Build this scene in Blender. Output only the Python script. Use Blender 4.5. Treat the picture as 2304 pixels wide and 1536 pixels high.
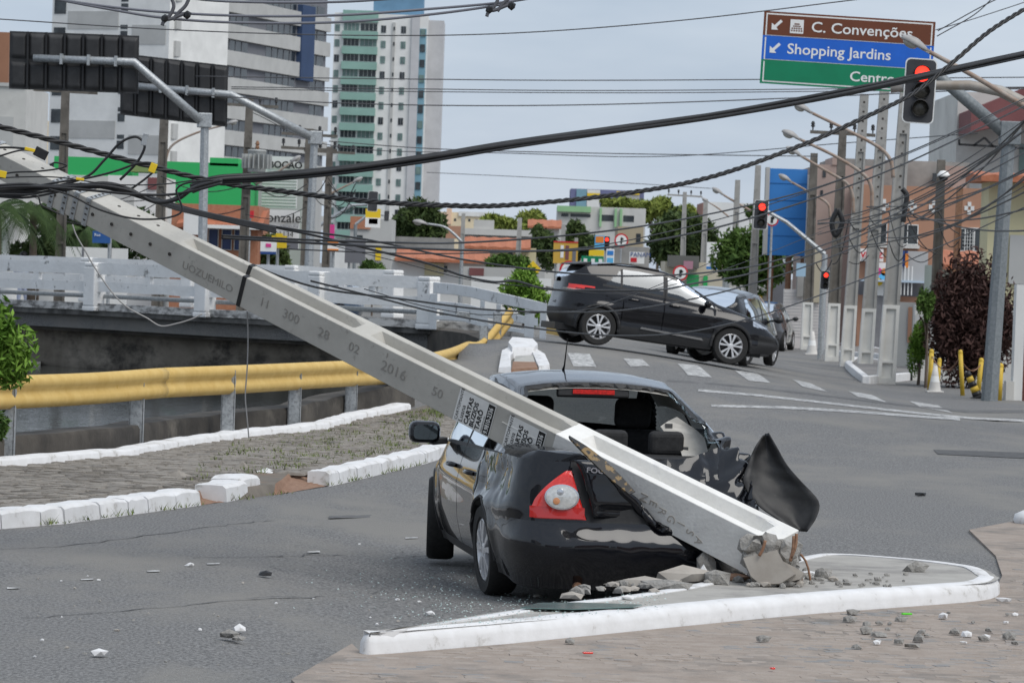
import bpy, bmesh, math, random
import numpy as np
from mathutils import Vector, Matrix, noise as mnoise
random.seed(7); np.random.seed(7)
for o in list(bpy.data.objects): bpy.data.objects.remove(o)
SC = bpy.context.scene
COL = SC.collection
PI = math.pi
R = math.radians
# ------------------------------------------------------------------ camera
CH = 2.30            # eye height above the road
FPX = 8960.0         # focal length in photograph pixels (140 mm on 36 mm)
PITCH, ROLL = math.atan(168 / FPX), R(2.0)
_F = Vector((0, math.cos(PITCH), -math.sin(PITCH)))
_U0 = Vector((0, math.sin(PITCH), math.cos(PITCH)))
_R0 = Vector((1, 0, 0))
CU = _U0 * math.cos(ROLL) - _R0 * math.sin(ROLL)
CR = _R0 * math.cos(ROLL) + _U0 * math.sin(ROLL)
cd = bpy.data.cameras.new('camera'); cam = bpy.data.objects.new('camera', cd); COL.objects.link(cam)
cd.sensor_width = 36; cd.lens = FPX / 2304 * 36; cd.clip_start = 0.5; cd.clip_end = 6000
m = Matrix.Identity(4)
for i in range(3):
    m[i][0] = CR[i]; m[i][1] = CU[i]; m[i][2] = -_F[i]
m[2][3] = CH
cam.matrix_world = m
cd.dof.use_dof = True; cd.dof.focus_distance = 29.0; cd.dof.aperture_fstop = 13.0
SC.camera = cam
SC.render.resolution_x = 1024; SC.render.resolution_y = 682
# ------------------------------------------------------------------ light
SUN_EL, SUN_AZ = R(54), R(132)      # azimuth clockwise from +Y (away from the camera)
w = bpy.data.worlds.new('World'); SC.world = w; w.use_nodes = True
nt = w.node_tree; nt.nodes.clear()
out = nt.nodes.new('ShaderNodeOutputWorld'); bg = nt.nodes.new('ShaderNodeBackground')
sky = nt.nodes.new('ShaderNodeTexSky'); sky.sky_type = 'NISHITA'; sky.sun_disc = False
sky.sun_elevation = SUN_EL; sky.sun_rotation = SUN_AZ; sky.air_density = 1.0; sky.dust_density = 2.0
tc = nt.nodes.new('ShaderNodeTexCoord')
mp = nt.nodes.new('ShaderNodeMapping'); mp.inputs['Scale'].default_value = (2.2, 2.2, 9.0)
ns = nt.nodes.new('ShaderNodeTexNoise'); ns.inputs['Scale'].default_value = 2.6; ns.inputs['Detail'].default_value = 5; ns.inputs['Roughness'].default_value = .55
rp = nt.nodes.new('ShaderNodeValToRGB')
rp.color_ramp.elements[0].position = .32; rp.color_ramp.elements[0].color = (3.6, 4.3, 5.3, 1)
rp.color_ramp.elements[1].position = .70; rp.color_ramp.elements[1].color = (5.3, 5.85, 6.6, 1)
mx = nt.nodes.new('ShaderNodeMix'); mx.data_type = 'RGBA'; mx.inputs[0].default_value = .86
L = nt.links.new
L(tc.outputs['Generated'], mp.inputs['Vector']); L(mp.outputs[0], ns.inputs['Vector']); L(ns.outputs['Fac'], rp.inputs[0])
L(sky.outputs[0], mx.inputs[6]); L(rp.outputs[0], mx.inputs[7]); L(mx.outputs[2], bg.inputs['Color'])
bg.inputs['Strength'].default_value = .1
L(bg.outputs[0], out.inputs[0])
sl = bpy.data.lights.new('sun', 'SUN'); sl.energy = 1.75; sl.angle = R(45); sl.color = (1, .965, .91)
so = bpy.data.objects.new('sun', sl); COL.objects.link(so)
sd = Vector((math.sin(SUN_AZ) * math.cos(SUN_EL), math.cos(SUN_AZ) * math.cos(SUN_EL), math.sin(SUN_EL)))
so.rotation_euler = sd.to_track_quat('Z', 'Y').to_euler(); so.location = sd * 60
SC.view_settings.view_transform = 'Standard'; SC.view_settings.look = 'None'
SC.view_settings.exposure = 0.42; SC.view_settings.gamma = 1
# ------------------------------------------------------------------ survey of the photograph
def ray(px, py):
    return _F + CR * ((px - 1152) / FPX) + CU * ((768 - py) / FPX)
def at(px, py, d):                      # the point seen at a pixel, d metres deep
    r = ray(px, py); return Vector((0, 0, CH)) + r * (d / r.y)
def hor(px): return 600 + (px - 1152) * .035
def sm(a, b, v):
    t = min(1, max(0, (v - a) / (b - a))); return t * t * (3 - 2 * t)
def H(x, y):                            # height of the roadway: flat near, humped at the bridge head
    g = .95 * (1 if x < -.5 else math.exp(-((x + .5) ** 2) / 47.7))
    g = max(0, g - .2) * .95 / .75 if x > -.5 else g
    xi = .25 + (y - 25.7) * .375 + max(0, y - 31) * 4        # the lane beside the island lies a little lower
    dip = .10 * sm(-1.8, -.9, x) * sm(20, 24, y) * (1 - sm(34, 42, y)) * (1 - sm(xi - .25, xi + .1, x)) * (1 - sm(1.9, 2.5, x))
    return g * sm(48, 75, y) * (1 - .95 * sm(98, 125, y)) - dip
def Z0(px, py, z=0.0):                  # the point of a level plane seen at a pixel
    r = ray(px, py); t = (z - CH) / r.z; return Vector((0, 0, CH)) + r * t
def G(px, py, dz=0.0):                  # the point of the ground seen at a pixel
    r = ray(px, py); o = Vector((0, 0, CH)); a = 14.0
    lo = None
    t = 14.0
    while t < 900:
        p = o + r * (t / r.y)
        if p.z < H(p.x, p.y) + dz: break
        t *= 1.02
    lo, hi = t / 1.02, t
    for _ in range(30):
        mid = (lo + hi) / 2; p = o + r * (mid / r.y)
        if p.z < H(p.x, p.y) + dz: hi = mid
        else: lo = mid
    return o + r * (hi / r.y)
# ------------------------------------------------------------------ materials
MATS = {}
def mat(name, c1, c2=None, rough=.7, scale=8.0, detail=4, metal=0, bump=0, bscale=None, spec=.5, coat=0, lo=.35, hi=.65,
        emit=None, es=0, alpha=None, trans=0, stretch=None, c3=None, s3=1.0, lo3=.55, hi3=.7, coord='Object', ior=1.45):
    if name in MATS: return MATS[name]
    m = bpy.data.materials.new(name); m.use_nodes = True; MATS[name] = m
    n = m.node_tree; b = n.nodes['Principled BSDF']; l = n.links.new
    b.inputs['Base Color'].default_value = (*c1, 1); b.inputs['Roughness'].default_value = rough
    b.inputs['Metallic'].default_value = metal; b.inputs['Specular IOR Level'].default_value = spec
    b.inputs['Coat Weight'].default_value = coat; b.inputs['Coat Roughness'].default_value = .03
    b.inputs['IOR'].default_value = ior
    if trans: b.inputs['Transmission Weight'].default_value = trans
    if emit: b.inputs['Emission Color'].default_value = (*emit, 1); b.inputs['Emission Strength'].default_value = es
    if c2 or bump or c3:
        t = n.nodes.new('ShaderNodeTexCoord'); mp = n.nodes.new('ShaderNodeMapping')
        if stretch: mp.inputs['Scale'].default_value = stretch
        l(t.outputs[coord], mp.inputs['Vector'])
        nz = n.nodes.new('ShaderNodeTexNoise'); nz.inputs['Scale'].default_value = scale; nz.inputs['Detail'].default_value = detail
        nz.inputs['Roughness'].default_value = .62
        l(mp.outputs[0], nz.inputs['Vector'])
        col = None
        if c2:
            r_ = n.nodes.new('ShaderNodeValToRGB'); e = r_.color_ramp.elements
            e[0].position = lo; e[0].color = (*c1, 1); e[1].position = hi; e[1].color = (*c2, 1)
            l(nz.outputs['Fac'], r_.inputs[0]); col = r_.outputs[0]
        if c3:
            n3 = n.nodes.new('ShaderNodeTexNoise'); n3.inputs['Scale'].default_value = s3; n3.inputs['Detail'].default_value = 6
            n3.inputs['Roughness'].default_value = .7
            l(mp.outputs[0], n3.inputs['Vector'])
            r3 = n.nodes.new('ShaderNodeValToRGB'); e = r3.color_ramp.elements
            e[0].position = lo3; e[0].color = (0, 0, 0, 1); e[1].position = hi3; e[1].color = (1, 1, 1, 1)
            l(n3.outputs['Fac'], r3.inputs[0])
            x = n.nodes.new('ShaderNodeMix'); x.data_type = 'RGBA'; x.inputs[7].default_value = (*c3, 1)
            if col: l(col, x.inputs[6])
            else: x.inputs[6].default_value = (*c1, 1)
            l(r3.outputs[0], x.inputs[0]); col = x.outputs[2]
        if col: l(col, b.inputs['Base Color'])
        if bump:
            nb = n.nodes.new('ShaderNodeTexNoise'); nb.inputs['Scale'].default_value = bscale or scale; nb.inputs['Detail'].default_value = 6
            l(mp.outputs[0], nb.inputs['Vector'])
            bp = n.nodes.new('ShaderNodeBump'); bp.inputs['Strength'].default_value = bump; bp.inputs['Distance'].default_value = .02
            l(nb.outputs['Fac'], bp.inputs['Height']); l(bp.outputs[0], b.inputs['Normal'])
    return m
M_ASPH = mat('asphalt', (.105, .104, .103), (.255, .252, .247), .88, 46, 8, bump=.7, bscale=120, lo=.36, hi=.64, c3=(.225, .216, .20), s3=.42, lo3=.46, hi3=.62, stretch=(1, .45, 1), spec=.3)
M_PAINT = mat('road_paint', (.56, .56, .55), (.19, .188, .185), .85, 9, 9, lo=.40, hi=.60)
M_WHITE = mat('whitewash', (.71, .71, .715), (.62, .615, .61), .85, 5, 7, bump=.2, bscale=14, c3=(.36, .34, .31), s3=5, lo3=.57, hi3=.70)
M_WHITEB = mat('old_whitewash', (.82, .82, .81), (.74, .735, .72), .85, 2.2, 6, bump=.4, bscale=9, c3=(.22, .215, .21), s3=2.4, lo3=.60, hi3=.67)
M_CONC = mat('concrete', (.36, .35, .325), (.43, .42, .39), .82, 5, 8, bump=.15, bscale=60, c3=(.27, .26, .24), s3=9, lo3=.6, hi3=.75)
M_CONCW = mat('limed_concrete', (.76, .75, .72), (.66, .65, .62), .85, 4, 8, bump=.2, bscale=30, c3=(.52, .52, .54), s3=5, lo3=.6, hi3=.78)
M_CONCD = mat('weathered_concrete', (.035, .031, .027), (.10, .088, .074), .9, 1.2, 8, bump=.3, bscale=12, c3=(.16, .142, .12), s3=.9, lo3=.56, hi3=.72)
M_ROUGHC = mat('broken_concrete', (.20, .19, .175), (.33, .32, .30), .95, 18, 8, bump=1.0, bscale=35)
M_ISL = mat('island_concrete', (.33, .315, .29), (.40, .385, .355), .9, 3, 7, bump=.2, bscale=70, c3=(.22, .21, .20), s3=1.4, lo3=.5, hi3=.7)
M_STONE = mat('cobble', (.20, .18, .155), (.29, .265, .235), .92, 7, 6, bump=.5, bscale=30, c3=(.14, .13, .118), s3=2.5, lo3=.5, hi3=.68)
M_DIRT = mat('dirt', (.275, .227, .190), (.34, .29, .25), .95, 4, 8, bump=.5, bscale=40, c3=(.17, .155, .14), s3=1.2, lo3=.5, hi3=.68)
M_RED_D = mat('red_earth', (.22, .125, .08), (.28, .175, .12), .95, 8, 6, bump=.6, bscale=30)
M_YEL = mat('yellow_paint', (.55, .36, .10), (.63, .44, .15), .72, 5, 6, bump=.08, bscale=10, c3=(.38, .23, .08), s3=6, lo3=.66, hi3=.8)
M_GALV = mat('galvanised_steel', (.36, .38, .39), (.48, .50, .51), .5, 14, 5, metal=.55, c3=(.28, .29, .30), s3=30, lo3=.5, hi3=.6)
M_GREYP = mat('grey_painted_steel', (.17, .19, .20), (.24, .26, .27), .6, 20, 5, metal=.2, c3=(.32, .34, .35), s3=40, lo3=.6, hi3=.68)
M_RUST = mat('rusty_steel', (.20, .10, .055), (.28, .16, .10), .8, 20, 5, c3=(.14, .08, .05), s3=8)
M_BLK = mat('black_plastic', (.012, .012, .013), (.02, .02, .021), .45, 30)
M_RUB = mat('rubber', (.014, .014, .014), (.024, .023, .022), .8, 30, bump=.1)
M_CABLE = mat('cable_sheath', (.012, .012, .013), (.022, .022, .023), .5, 4)
M_CABG = mat('grey_cable', (.16, .165, .19), None, .5)
M_CABS = mat('steel_wire', (.34, .33, .32), None, .6, metal=.2)
M_GLASSD = mat('dark_window_glass', (.018, .022, .026), (.05, .06, .065), .12, .6, 2, spec=.6)
M_CHROME = mat('bright_metal', (.66, .66, .67), None, .22, metal=1)
M_REDL = mat('signal_red_lit', (.7, .02, .01), None, .3, emit=(1.0, .035, .02), es=2.2)
def glass(name, tint, alpha=.35, rough=.03):
    if name in MATS: return MATS[name]
    m = bpy.data.materials.new(name); m.use_nodes = True; MATS[name] = m
    n = m.node_tree; n.nodes.clear(); l = n.links.new
    o = n.nodes.new('ShaderNodeOutputMaterial'); x = n.nodes.new('ShaderNodeMixShader')
    t = n.nodes.new('ShaderNodeBsdfTransparent'); t.inputs[0].default_value = (*tint, 1)
    g = n.nodes.new('ShaderNodeBsdfGlossy'); g.inputs['Roughness'].default_value = rough; g.inputs['Color'].default_value = (.9, .95, 1, 1)
    f = n.nodes.new('ShaderNodeFresnel'); f.inputs[0].default_value = 1.5
    a = n.nodes.new('ShaderNodeMath'); a.operation = 'ADD'; a.inputs[1].default_value = alpha
    l(f.outputs[0], a.inputs[0]); l(a.outputs[0], x.inputs[0]); l(t.outputs[0], x.inputs[1]); l(g.outputs[0], x.inputs[2]); l(x.outputs[0], o.inputs[0])
    return m
M_GLASS = glass('car_glass', (.32, .35, .36), .02)
M_GLASST = glass('tinted_car_glass', (.05, .055, .06), .03)
M_GLASSG = glass('broken_green_glass', (.55, .70, .66), .12, .12)
# ------------------------------------------------------------------ mesh helpers
def wmat(o):
    m = o.matrix_basis.copy()
    while o.parent: o = o.parent; m = o.matrix_basis @ m
    return m
def tag(o, label=None, cat=None, group=None, kind=None):
    if label: o['label'] = label
    if cat: o['category'] = cat
    if group: o['group'] = group
    if kind: o['kind'] = kind
    return o
def empty(name, loc, label=None, cat=None, group=None, kind=None, rot=None):
    o = bpy.data.objects.new(name, None); COL.objects.link(o); o.location = loc; o.empty_display_size = .2
    if rot is not None: o.rotation_euler = rot
    return tag(o, label, cat, group, kind)
def copy_tree(o, parent=None):
    c = o.copy(); COL.objects.link(c); c.parent = parent
    for ch in [k for k in bpy.data.objects if k.parent == o]: copy_tree(ch, c)
    return c
class MB:
    def __init__(s): s.v = []; s.f = []; s.mi = None
    def add(s, vs, fs):
        b = len(s.v); s.v += [tuple(v) for v in vs]; s.f += [tuple(i + b for i in f) for f in fs]; return s
    def box(s, c, size, rot=None):
        hx, hy, hz = size[0] / 2, size[1] / 2, size[2] / 2
        vs = [Vector((x, y, z)) for z in (-hz, hz) for x, y in ((-hx, -hy), (hx, -hy), (hx, hy), (-hx, hy))]
        if rot is not None:
            if not isinstance(rot, Matrix): rot = Matrix.Rotation(rot, 3, 'Z')
            vs = [rot @ v for v in vs]
        c = Vector(c)
        return s.add([v + c for v in vs], [(3, 2, 1, 0), (4, 5, 6, 7), (0, 1, 5, 4), (1, 2, 6, 5), (2, 3, 7, 6), (3, 0, 4, 7)])
    def hexa(s, p):                      # 4 lower + 4 upper points
        return s.add(p, [(3, 2, 1, 0), (4, 5, 6, 7), (0, 1, 5, 4), (1, 2, 6, 5), (2, 3, 7, 6), (3, 0, 4, 7)])
    def bar(s, a, b, w, h, up=(0, 0, 1), w2=None, h2=None):
        a = Vector(a); b = Vector(b); d = (b - a).normalized(); up = Vector(up)
        if abs(d.dot(up)) > .99: up = Vector((0, 1, 0))
        x = d.cross(up).normalized(); u = x.cross(d).normalized()
        w2 = w if w2 is None else w2; h2 = h if h2 is None else h2
        P = [a - x * w / 2 - u * h / 2, a + x * w / 2 - u * h / 2, a + x * w / 2 + u * h / 2, a - x * w / 2 + u * h / 2,
             b - x * w2 / 2 - u * h2 / 2, b + x * w2 / 2 - u * h2 / 2, b + x * w2 / 2 + u * h2 / 2, b - x * w2 / 2 + u * h2 / 2]
        return s.add(P, [(3, 2, 1, 0), (4, 5, 6, 7), (0, 1, 5, 4), (1, 2, 6, 5), (2, 3, 7, 6), (3, 0, 4, 7)])
    def tube(s, pts, r, n=8, caps=True, closed=False):
        pts = [Vector(p) for p in pts]; k = len(pts); rs = r if isinstance(r, (list, tuple)) else [r] * k
        up = Vector((0, 0, 1)); b = len(s.v); prev = None
        for i, p in enumerate(pts):
            d = ((pts[(i + 1) % k] - pts[i - 1]) if closed else (pts[min(i + 1, k - 1)] - pts[max(i - 1, 0)]))
            if d.length < 1e-9: d = Vector((0, 0, 1))
            d.normalize()
            if prev is None:
                x = d.cross(up if abs(d.z) < .95 else Vector((0, 1, 0))).normalized()
            else:
                x = (prev - d * prev.dot(d)).normalized()
            prev = x; y = d.cross(x)
            for j in range(n):
                t = 2 * PI * j / n; s.v.append(tuple(p + x * (math.cos(t) * rs[i]) + y * (math.sin(t) * rs[i])))
        for i in range(k if closed else k - 1):
            for j in range(n):
                a0 = b + i * n + j; a1 = b + i * n + (j + 1) % n; i2 = (i + 1) % k
                s.f.append((a0, a1, b + i2 * n + (j + 1) % n, b + i2 * n + j))
        if caps and not closed:
            s.f.append(tuple(b + j for j in range(n))[::-1]); s.f.append(tuple(b + (k - 1) * n + j for j in range(n)))
        return s
    def lathe(s, prof, n=24, c=(0, 0, 0), axis='z'):   # prof: (r, h)
        b = len(s.v); c = Vector(c)
        for r, h in prof:
            for j in range(n):
                t = 2 * PI * j / n; x, y = r * math.cos(t), r * math.sin(t)
                p = (x, y, h) if axis == 'z' else ((h, x, y) if axis == 'x' else (x, h, y))
                s.v.append(tuple(c + Vector(p)))
        for i in range(len(prof) - 1):
            for j in range(n):
                s.f.append((b + i * n + j, b + i * n + (j + 1) % n, b + (i + 1) * n + (j + 1) % n, b + (i + 1) * n + j))
        return s
    def prism(s, poly, off):              # poly: 3D loop, extruded by vector off
        off = Vector(off); n = len(poly); b = len(s.v)
        s.v += [tuple(p) for p in poly] + [tuple(Vector(p) + off) for p in poly]
        s.f.append(tuple(b + i for i in range(n))); s.f.append(tuple(b + n + i for i in range(n))[::-1])
        for i in range(n): s.f.append((b + i, b + n + i, b + n + (i + 1) % n, b + (i + 1) % n))
        return s
    def blob(s, c, r, jitter=.25, sub=1, sq=(1, 1, 1), seed=0, flat=0):
        bm = bmesh.new(); bmesh.ops.create_icosphere(bm, subdivisions=sub, radius=1); b = len(s.v); rg = random.Random(seed)
        for v in bm.verts:
            k = r * (1 + rg.uniform(-jitter, jitter)); p = Vector((v.co.x * sq[0], v.co.y * sq[1], v.co.z * sq[2])) * k
            if flat and p.z < -r * sq[2] * flat: p.z = -r * sq[2] * flat
            s.v.append(tuple(Vector(c) + p))
        s.f += [tuple(b + v.index for v in f.verts) for f in bm.faces]; bm.free(); return s
    def build(s, name, mt, parent=None, smooth=False, origin='base', bevel=0, auto=None):
        V = np.array(s.v, dtype=np.float64)
        if parent is not None:
            o3 = None; iv = np.array(wmat(parent).inverted()); V = V @ iv[:3, :3].T + iv[:3, 3]
            loc = (0, 0, 0)
        elif origin == 'base':
            mn, mxx = V.min(0), V.max(0); loc = ((mn[0] + mxx[0]) / 2, (mn[1] + mxx[1]) / 2, mn[2]); V = V - np.array(loc)
        else:
            loc = (0, 0, 0)
        me = bpy.data.meshes.new(name); me.from_pydata(V.tolist(), [], s.f)
        if isinstance(mt, (list, tuple)):
            for q in mt: me.materials.append(q)
            if s.mi: me.polygons.foreach_set('material_index', s.mi)
        else: me.materials.append(mt)
        if smooth: me.polygons.foreach_set('use_smooth', [True] * len(me.polygons))
        me.update()
        if auto is not None:
            me.polygons.foreach_set('use_smooth', [True] * len(me.polygons)); me.set_sharp_from_angle(angle=R(auto))
        o = bpy.data.objects.new(name, me); COL.objects.link(o); o.location = loc
        if parent is not None: o.parent = parent
        if bevel:
            bv = o.modifiers.new('bevel', 'BEVEL'); bv.width = bevel; bv.segments = 2; bv.limit_method = 'ANGLE'
        return o
def fixn(o):                             # consistent outward normals
    bm = bmesh.new(); bm.from_mesh(o.data); bmesh.ops.recalc_face_normals(bm, faces=bm.faces); bm.to_mesh(o.data); bm.free(); return o
def cr(pts, n=8):                        # Catmull-Rom through points
    P = [Vector(p) for p in pts]; P = [P[0] * 2 - P[1]] + P + [P[-1] * 2 - P[-2]]; o = []
    for i in range(1, len(P) - 2):
        for k in range(n):
            t = k / n; a, b, c, d = P[i - 1], P[i], P[i + 1], P[i + 2]
            o.append(.5 * ((2 * b) + (c - a) * t + (2 * a - 5 * b + 4 * c - d) * t * t + (3 * b - a - 3 * c + d) * t ** 3))
    o.append(P[-2]); return o
def text(s, size, mt, parent, mtx, depth=.004, bold=0, align='LEFT', name='lettering', sx=1.0):
    cu = bpy.data.curves.new(name, 'FONT'); cu.body = s; cu.size = size; cu.extrude = depth; cu.offset = bold; cu.align_x = align
    cu.resolution_u = 3
    t = bpy.data.objects.new(name, cu); COL.objects.link(t)
    bpy.context.view_layer.update()
    me = bpy.data.meshes.new_from_object(t.evaluated_get(bpy.context.evaluated_depsgraph_get()))
    bpy.data.objects.remove(t); me.materials.clear(); me.materials.append(mt)
    o = bpy.data.objects.new(name, me); COL.objects.link(o)
    mm = wmat(parent).inverted() @ mtx @ Matrix.Diagonal((sx, 1, 1, 1))
    o.parent = parent; o.matrix_basis = mm; return o
def frame(o, x, y):                      # 4x4 from an origin, x and y directions
    x = Vector(x).normalized(); y = Vector(y); y = (y - x * y.dot(x)).normalized(); z = x.cross(y)
    m = Matrix.Identity(4)
    for i in range(3): m[i][0] = x[i]; m[i][1] = y[i]; m[i][2] = z[i]; m[i][3] = o[i]
    return m

def vary(nm, lo=.68, hi=1.25):
    n = MATS[nm].node_tree; b = n.nodes['Principled BSDF']; src = b.inputs['Base Color'].links[0].from_socket
    oi = n.nodes.new('ShaderNodeObjectInfo'); mr = n.nodes.new('ShaderNodeMapRange'); mr.inputs[3].default_value = lo; mr.inputs[4].default_value = hi
    hs = n.nodes.new('ShaderNodeHueSaturation'); n.links.new(oi.outputs['Random'], mr.inputs[0]); n.links.new(mr.outputs[0], hs.inputs['Value']); n.links.new(src, hs.inputs['Color']); n.links.new(hs.outputs[0], b.inputs['Base Color'])
vary('cobble')
# ================================================================== the setting: ground, canal, bridge
BY = [10, 39.7, 58, 70, 78, 400]; BX = [-11.2, -5.5, -1.75, -.55, .1, .1]
def bankx(y): return float(np.interp(y, BY, BX))
NX = [-80, -12.3, -1.85, .3, 90]; NY = [158, 96, 86, 77.5, 77.5]      # near edge of the bridge deck
def neary(x): return float(np.interp(x, NX, NY))
def canal(x, y): return x < bankx(y) - .45 and y < neary(x) + 9 and x < .2
def sheet(name, xs, ys, zf, mt, keep=None):
    mb = MB(); nx = len(xs)
    for y in ys:
        for x in xs: mb.v.append((x, y, zf(x, y)))
    for j in range(len(ys) - 1):
        for i in range(nx - 1):
            if keep and not keep((xs[i] + xs[i + 1]) / 2, (ys[j] + ys[j + 1]) / 2): continue
            a = j * nx + i; mb.f.append((a, a + 1, a + nx + 1, a + nx))
    return mb.build(name, mt, smooth=True, origin=None)
def zroad(x, y):
    if canal(x, y): return -1.7
    return H(x, y) + .012 * mnoise.noise(Vector((x * .35, y * .22, 0)))
xs = sorted(set([-400, -200, -120, -80, -60, -45, -35, -28, -22] + list(np.arange(-18, 14, .45)) + [14, 15, 16, 18, 20, 23, 27, 32, 40, 55, 80, 120, 200, 400]))
ys = sorted(set([-10, 0, 5, 10, 14] + list(np.arange(17, 112, .5)) + [114, 117, 120, 125, 130, 140, 150, 170, 200, 250, 320, 420, 600, 900, 1500, 3000]))
tag(sheet('road', [float(x) for x in xs], [float(y) for y in ys], zroad, M_ASPH), kind='structure')
# water of the canal
M_WATER = mat('canal_water', (.016, .020, .018), None, .06, spec=.6)
n = M_WATER.node_tree; l = n.links.new; b = n.nodes['Principled BSDF']
t = n.nodes.new('ShaderNodeTexCoord'); mpn = n.nodes.new('ShaderNodeMapping'); mpn.inputs['Scale'].default_value = (.8, 2.2, 1)
nz = n.nodes.new('ShaderNodeTexNoise'); nz.inputs['Scale'].default_value = 4.0; nz.inputs['Detail'].default_value = 3
bp = n.nodes.new('ShaderNodeBump'); bp.inputs['Strength'].default_value = .13; bp.inputs['Distance'].default_value = .05
l(t.outputs['Object'], mpn.inputs[0]); l(mpn.outputs[0], nz.inputs[0]); l(nz.outputs[0], bp.inputs['Height']); l(bp.outputs[0], b.inputs['Normal'])
tag(MB().add([(-70, 15, -.45), (.0, 15, -.45), (.0, 168, -.45), (-70, 168, -.45)], [(0, 1, 2, 3)]).build('water', M_WATER, origin=None), kind='structure')
# ---- left bank: cobbled footway between broken kerb and whitewashed kerb wall
KB = [(-140, 1202), (0, 1188), (143, 1177), (286, 1158), (451, 1136), (508, 1129), (629, 1112), (738, 1093), (859, 1065), (955, 1043), (1040, 1015), (1120, 985), (1190, 955)]
WB = [(-140, 1062), (0, 1052), (304, 1026), (434, 1002), (564, 984), (738, 965), (803, 946), (924, 921), (985, 905), (1050, 880), (1120, 850)]
KW = [G(*p) for p in KB]; WW = [G(p[0], p[1], .10) for p in WB]
def pl(P, t):                            # point at fraction t along a polyline
    k = t * (len(P) - 1); i = min(int(k), len(P) - 2); return P[i].lerp(P[i + 1], k - i)
def byx(PX, PW, x):                      # world point on a surveyed line at photograph column x
    xs_ = [p[0] for p in PX]; i = max(0, min(len(xs_) - 2, int(np.searchsorted(xs_, x)) - 1))
    return PW[i].lerp(PW[i + 1], (x - xs_[i]) / (xs_[i + 1] - xs_[i]))
GAPS = ((452, 500), (630, 736))
fw = MB(); FRAC = [0, .02, .05, .09, .14, .2, .3, .42, .55, .7, .85, 1]; NA, NB = 130, len(FRAC) - 1; soil = MB()
M_JOINT = mat('joint_dirt', (.12, .105, .088), (.17, .15, .125), .95, 5, 7, bump=.4, bscale=30, c3=(.21, .15, .11), s3=.9, lo3=.52, hi3=.66)
for i in range(NA + 1):
    px = -140 + 1325 * i / NA; a = byx(KB, KW, px); c = pl(WW, i / NA)
    for j in range(NB + 1):
        p = a.lerp(c, FRAC[j]); z = H(p.x, p.y) + .10 + .015 * mnoise.noise(Vector((p.x * 2, p.y * 1.1, 3)))
        if j == 0: z = H(p.x, p.y) - .02
        for g0, g1 in ((440, 506), (622, 740)):
            if g0 < px < g1 and j <= 5: z = H(p.x, p.y) + (.0, .0, .015, .035, .06, .085)[j] + .012 * mnoise.noise(Vector((p.x * 9, p.y * 6, 1)))
        fw.v.append((p.x, p.y, z))
for i in range(NA):
    px = -140 + 1325 * (i + .5) / NA
    for j in range(NB):
        a = i * (NB + 1) + j; q = (a, a + NB + 1, a + NB + 2, a + 1); fw.f.append(q)
        if j < 5 and any(g0 - 12 < px < g1 + 8 for g0, g1 in ((440, 506), (622, 740))): soil.add([Vector(fw.v[k]) + Vector((0, 0, .004)) for k in q], [(0, 1, 2, 3)])
footway = tag(fw.build('footway', M_JOINT, smooth=True, origin=None), kind='structure')
soil.build('bare_earth', M_RED_D, footway)
def stone_mesh(seed, mt=None):
    rg = random.Random(seed); mb = MB()
    b = [(-.5 + rg.uniform(-.06, .06), -.5), (.5, -.5 + rg.uniform(-.12, .12)), (.5 + rg.uniform(-.06, .06), .5), (-.5, .5 + rg.uniform(-.12, .12))]
    t = [(x * .86, y * .84) for x, y in b]
    mb.hexa([(x, y, -1) for x, y in b] + [(x, y, rg.uniform(.5, 1)) for x, y in t])
    me = bpy.data.meshes.new('cobble'); me.from_pydata(mb.v, [], mb.f); me.materials.append(mt or M_STONE); return me
STM = [stone_mesh(i) for i in range(10)]
def lay(parent, spots, name='cobble', seed=1, hk=1.0, meshes=None, mt=None):       # spots: (x, y, z, length, width, angle) ; the 300 nearest are single pieces
    inv = lambda s: not -10 < 1152 + FPX * s[0] / s[1] < 2314      # pieces outside the frame come last
    rg = random.Random(seed); spots.sort(key=lambda s: (inv(s), s[1])); rest = MB()
    for k, (x, y, z, a, bb, an) in enumerate(spots):
        me = rg.choice(meshes or STM); h = rg.uniform(.012, .024) * hk
        if k < 300:
            o = bpy.data.objects.new(name, me); COL.objects.link(o); o.parent = parent
            o.location = Vector((x, y, z)) - parent.location; o.scale = (a, bb, h); o.rotation_euler = (rg.uniform(-.03, .03), rg.uniform(-.03, .03), an)
        else:
            mm = Matrix.Translation((x, y, z)) @ Matrix.Rotation(an, 4, 'Z') @ Matrix.Diagonal((a, bb, h, 1))
            rest.add([mm @ v.co for v in me.vertices], [tuple(p.vertices) for p in me.polygons])
    if rest.v: tag(rest.build(name + '_bed', mt or M_STONE, parent), kind='stuff')
sp = []; rg = random.Random(3)
FP = KW[:12] + WW[::-1]
def inpoly(x, y, P):
    r_ = False; j = len(P) - 1
    for i in range(len(P)):
        if (P[i].y > y) != (P[j].y > y) and x < (P[j].x - P[i].x) * (y - P[i].y) / (P[j].y - P[i].y) + P[i].x: r_ = not r_
        j = i
    return r_
along = 0.0; Lr = sum((KW[k + 1] - KW[k]).length for k in range(len(KW) - 1)); extra = 14.0     # courses square to the kerb, from before the frame to the bridge head
along = -8.0
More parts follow.
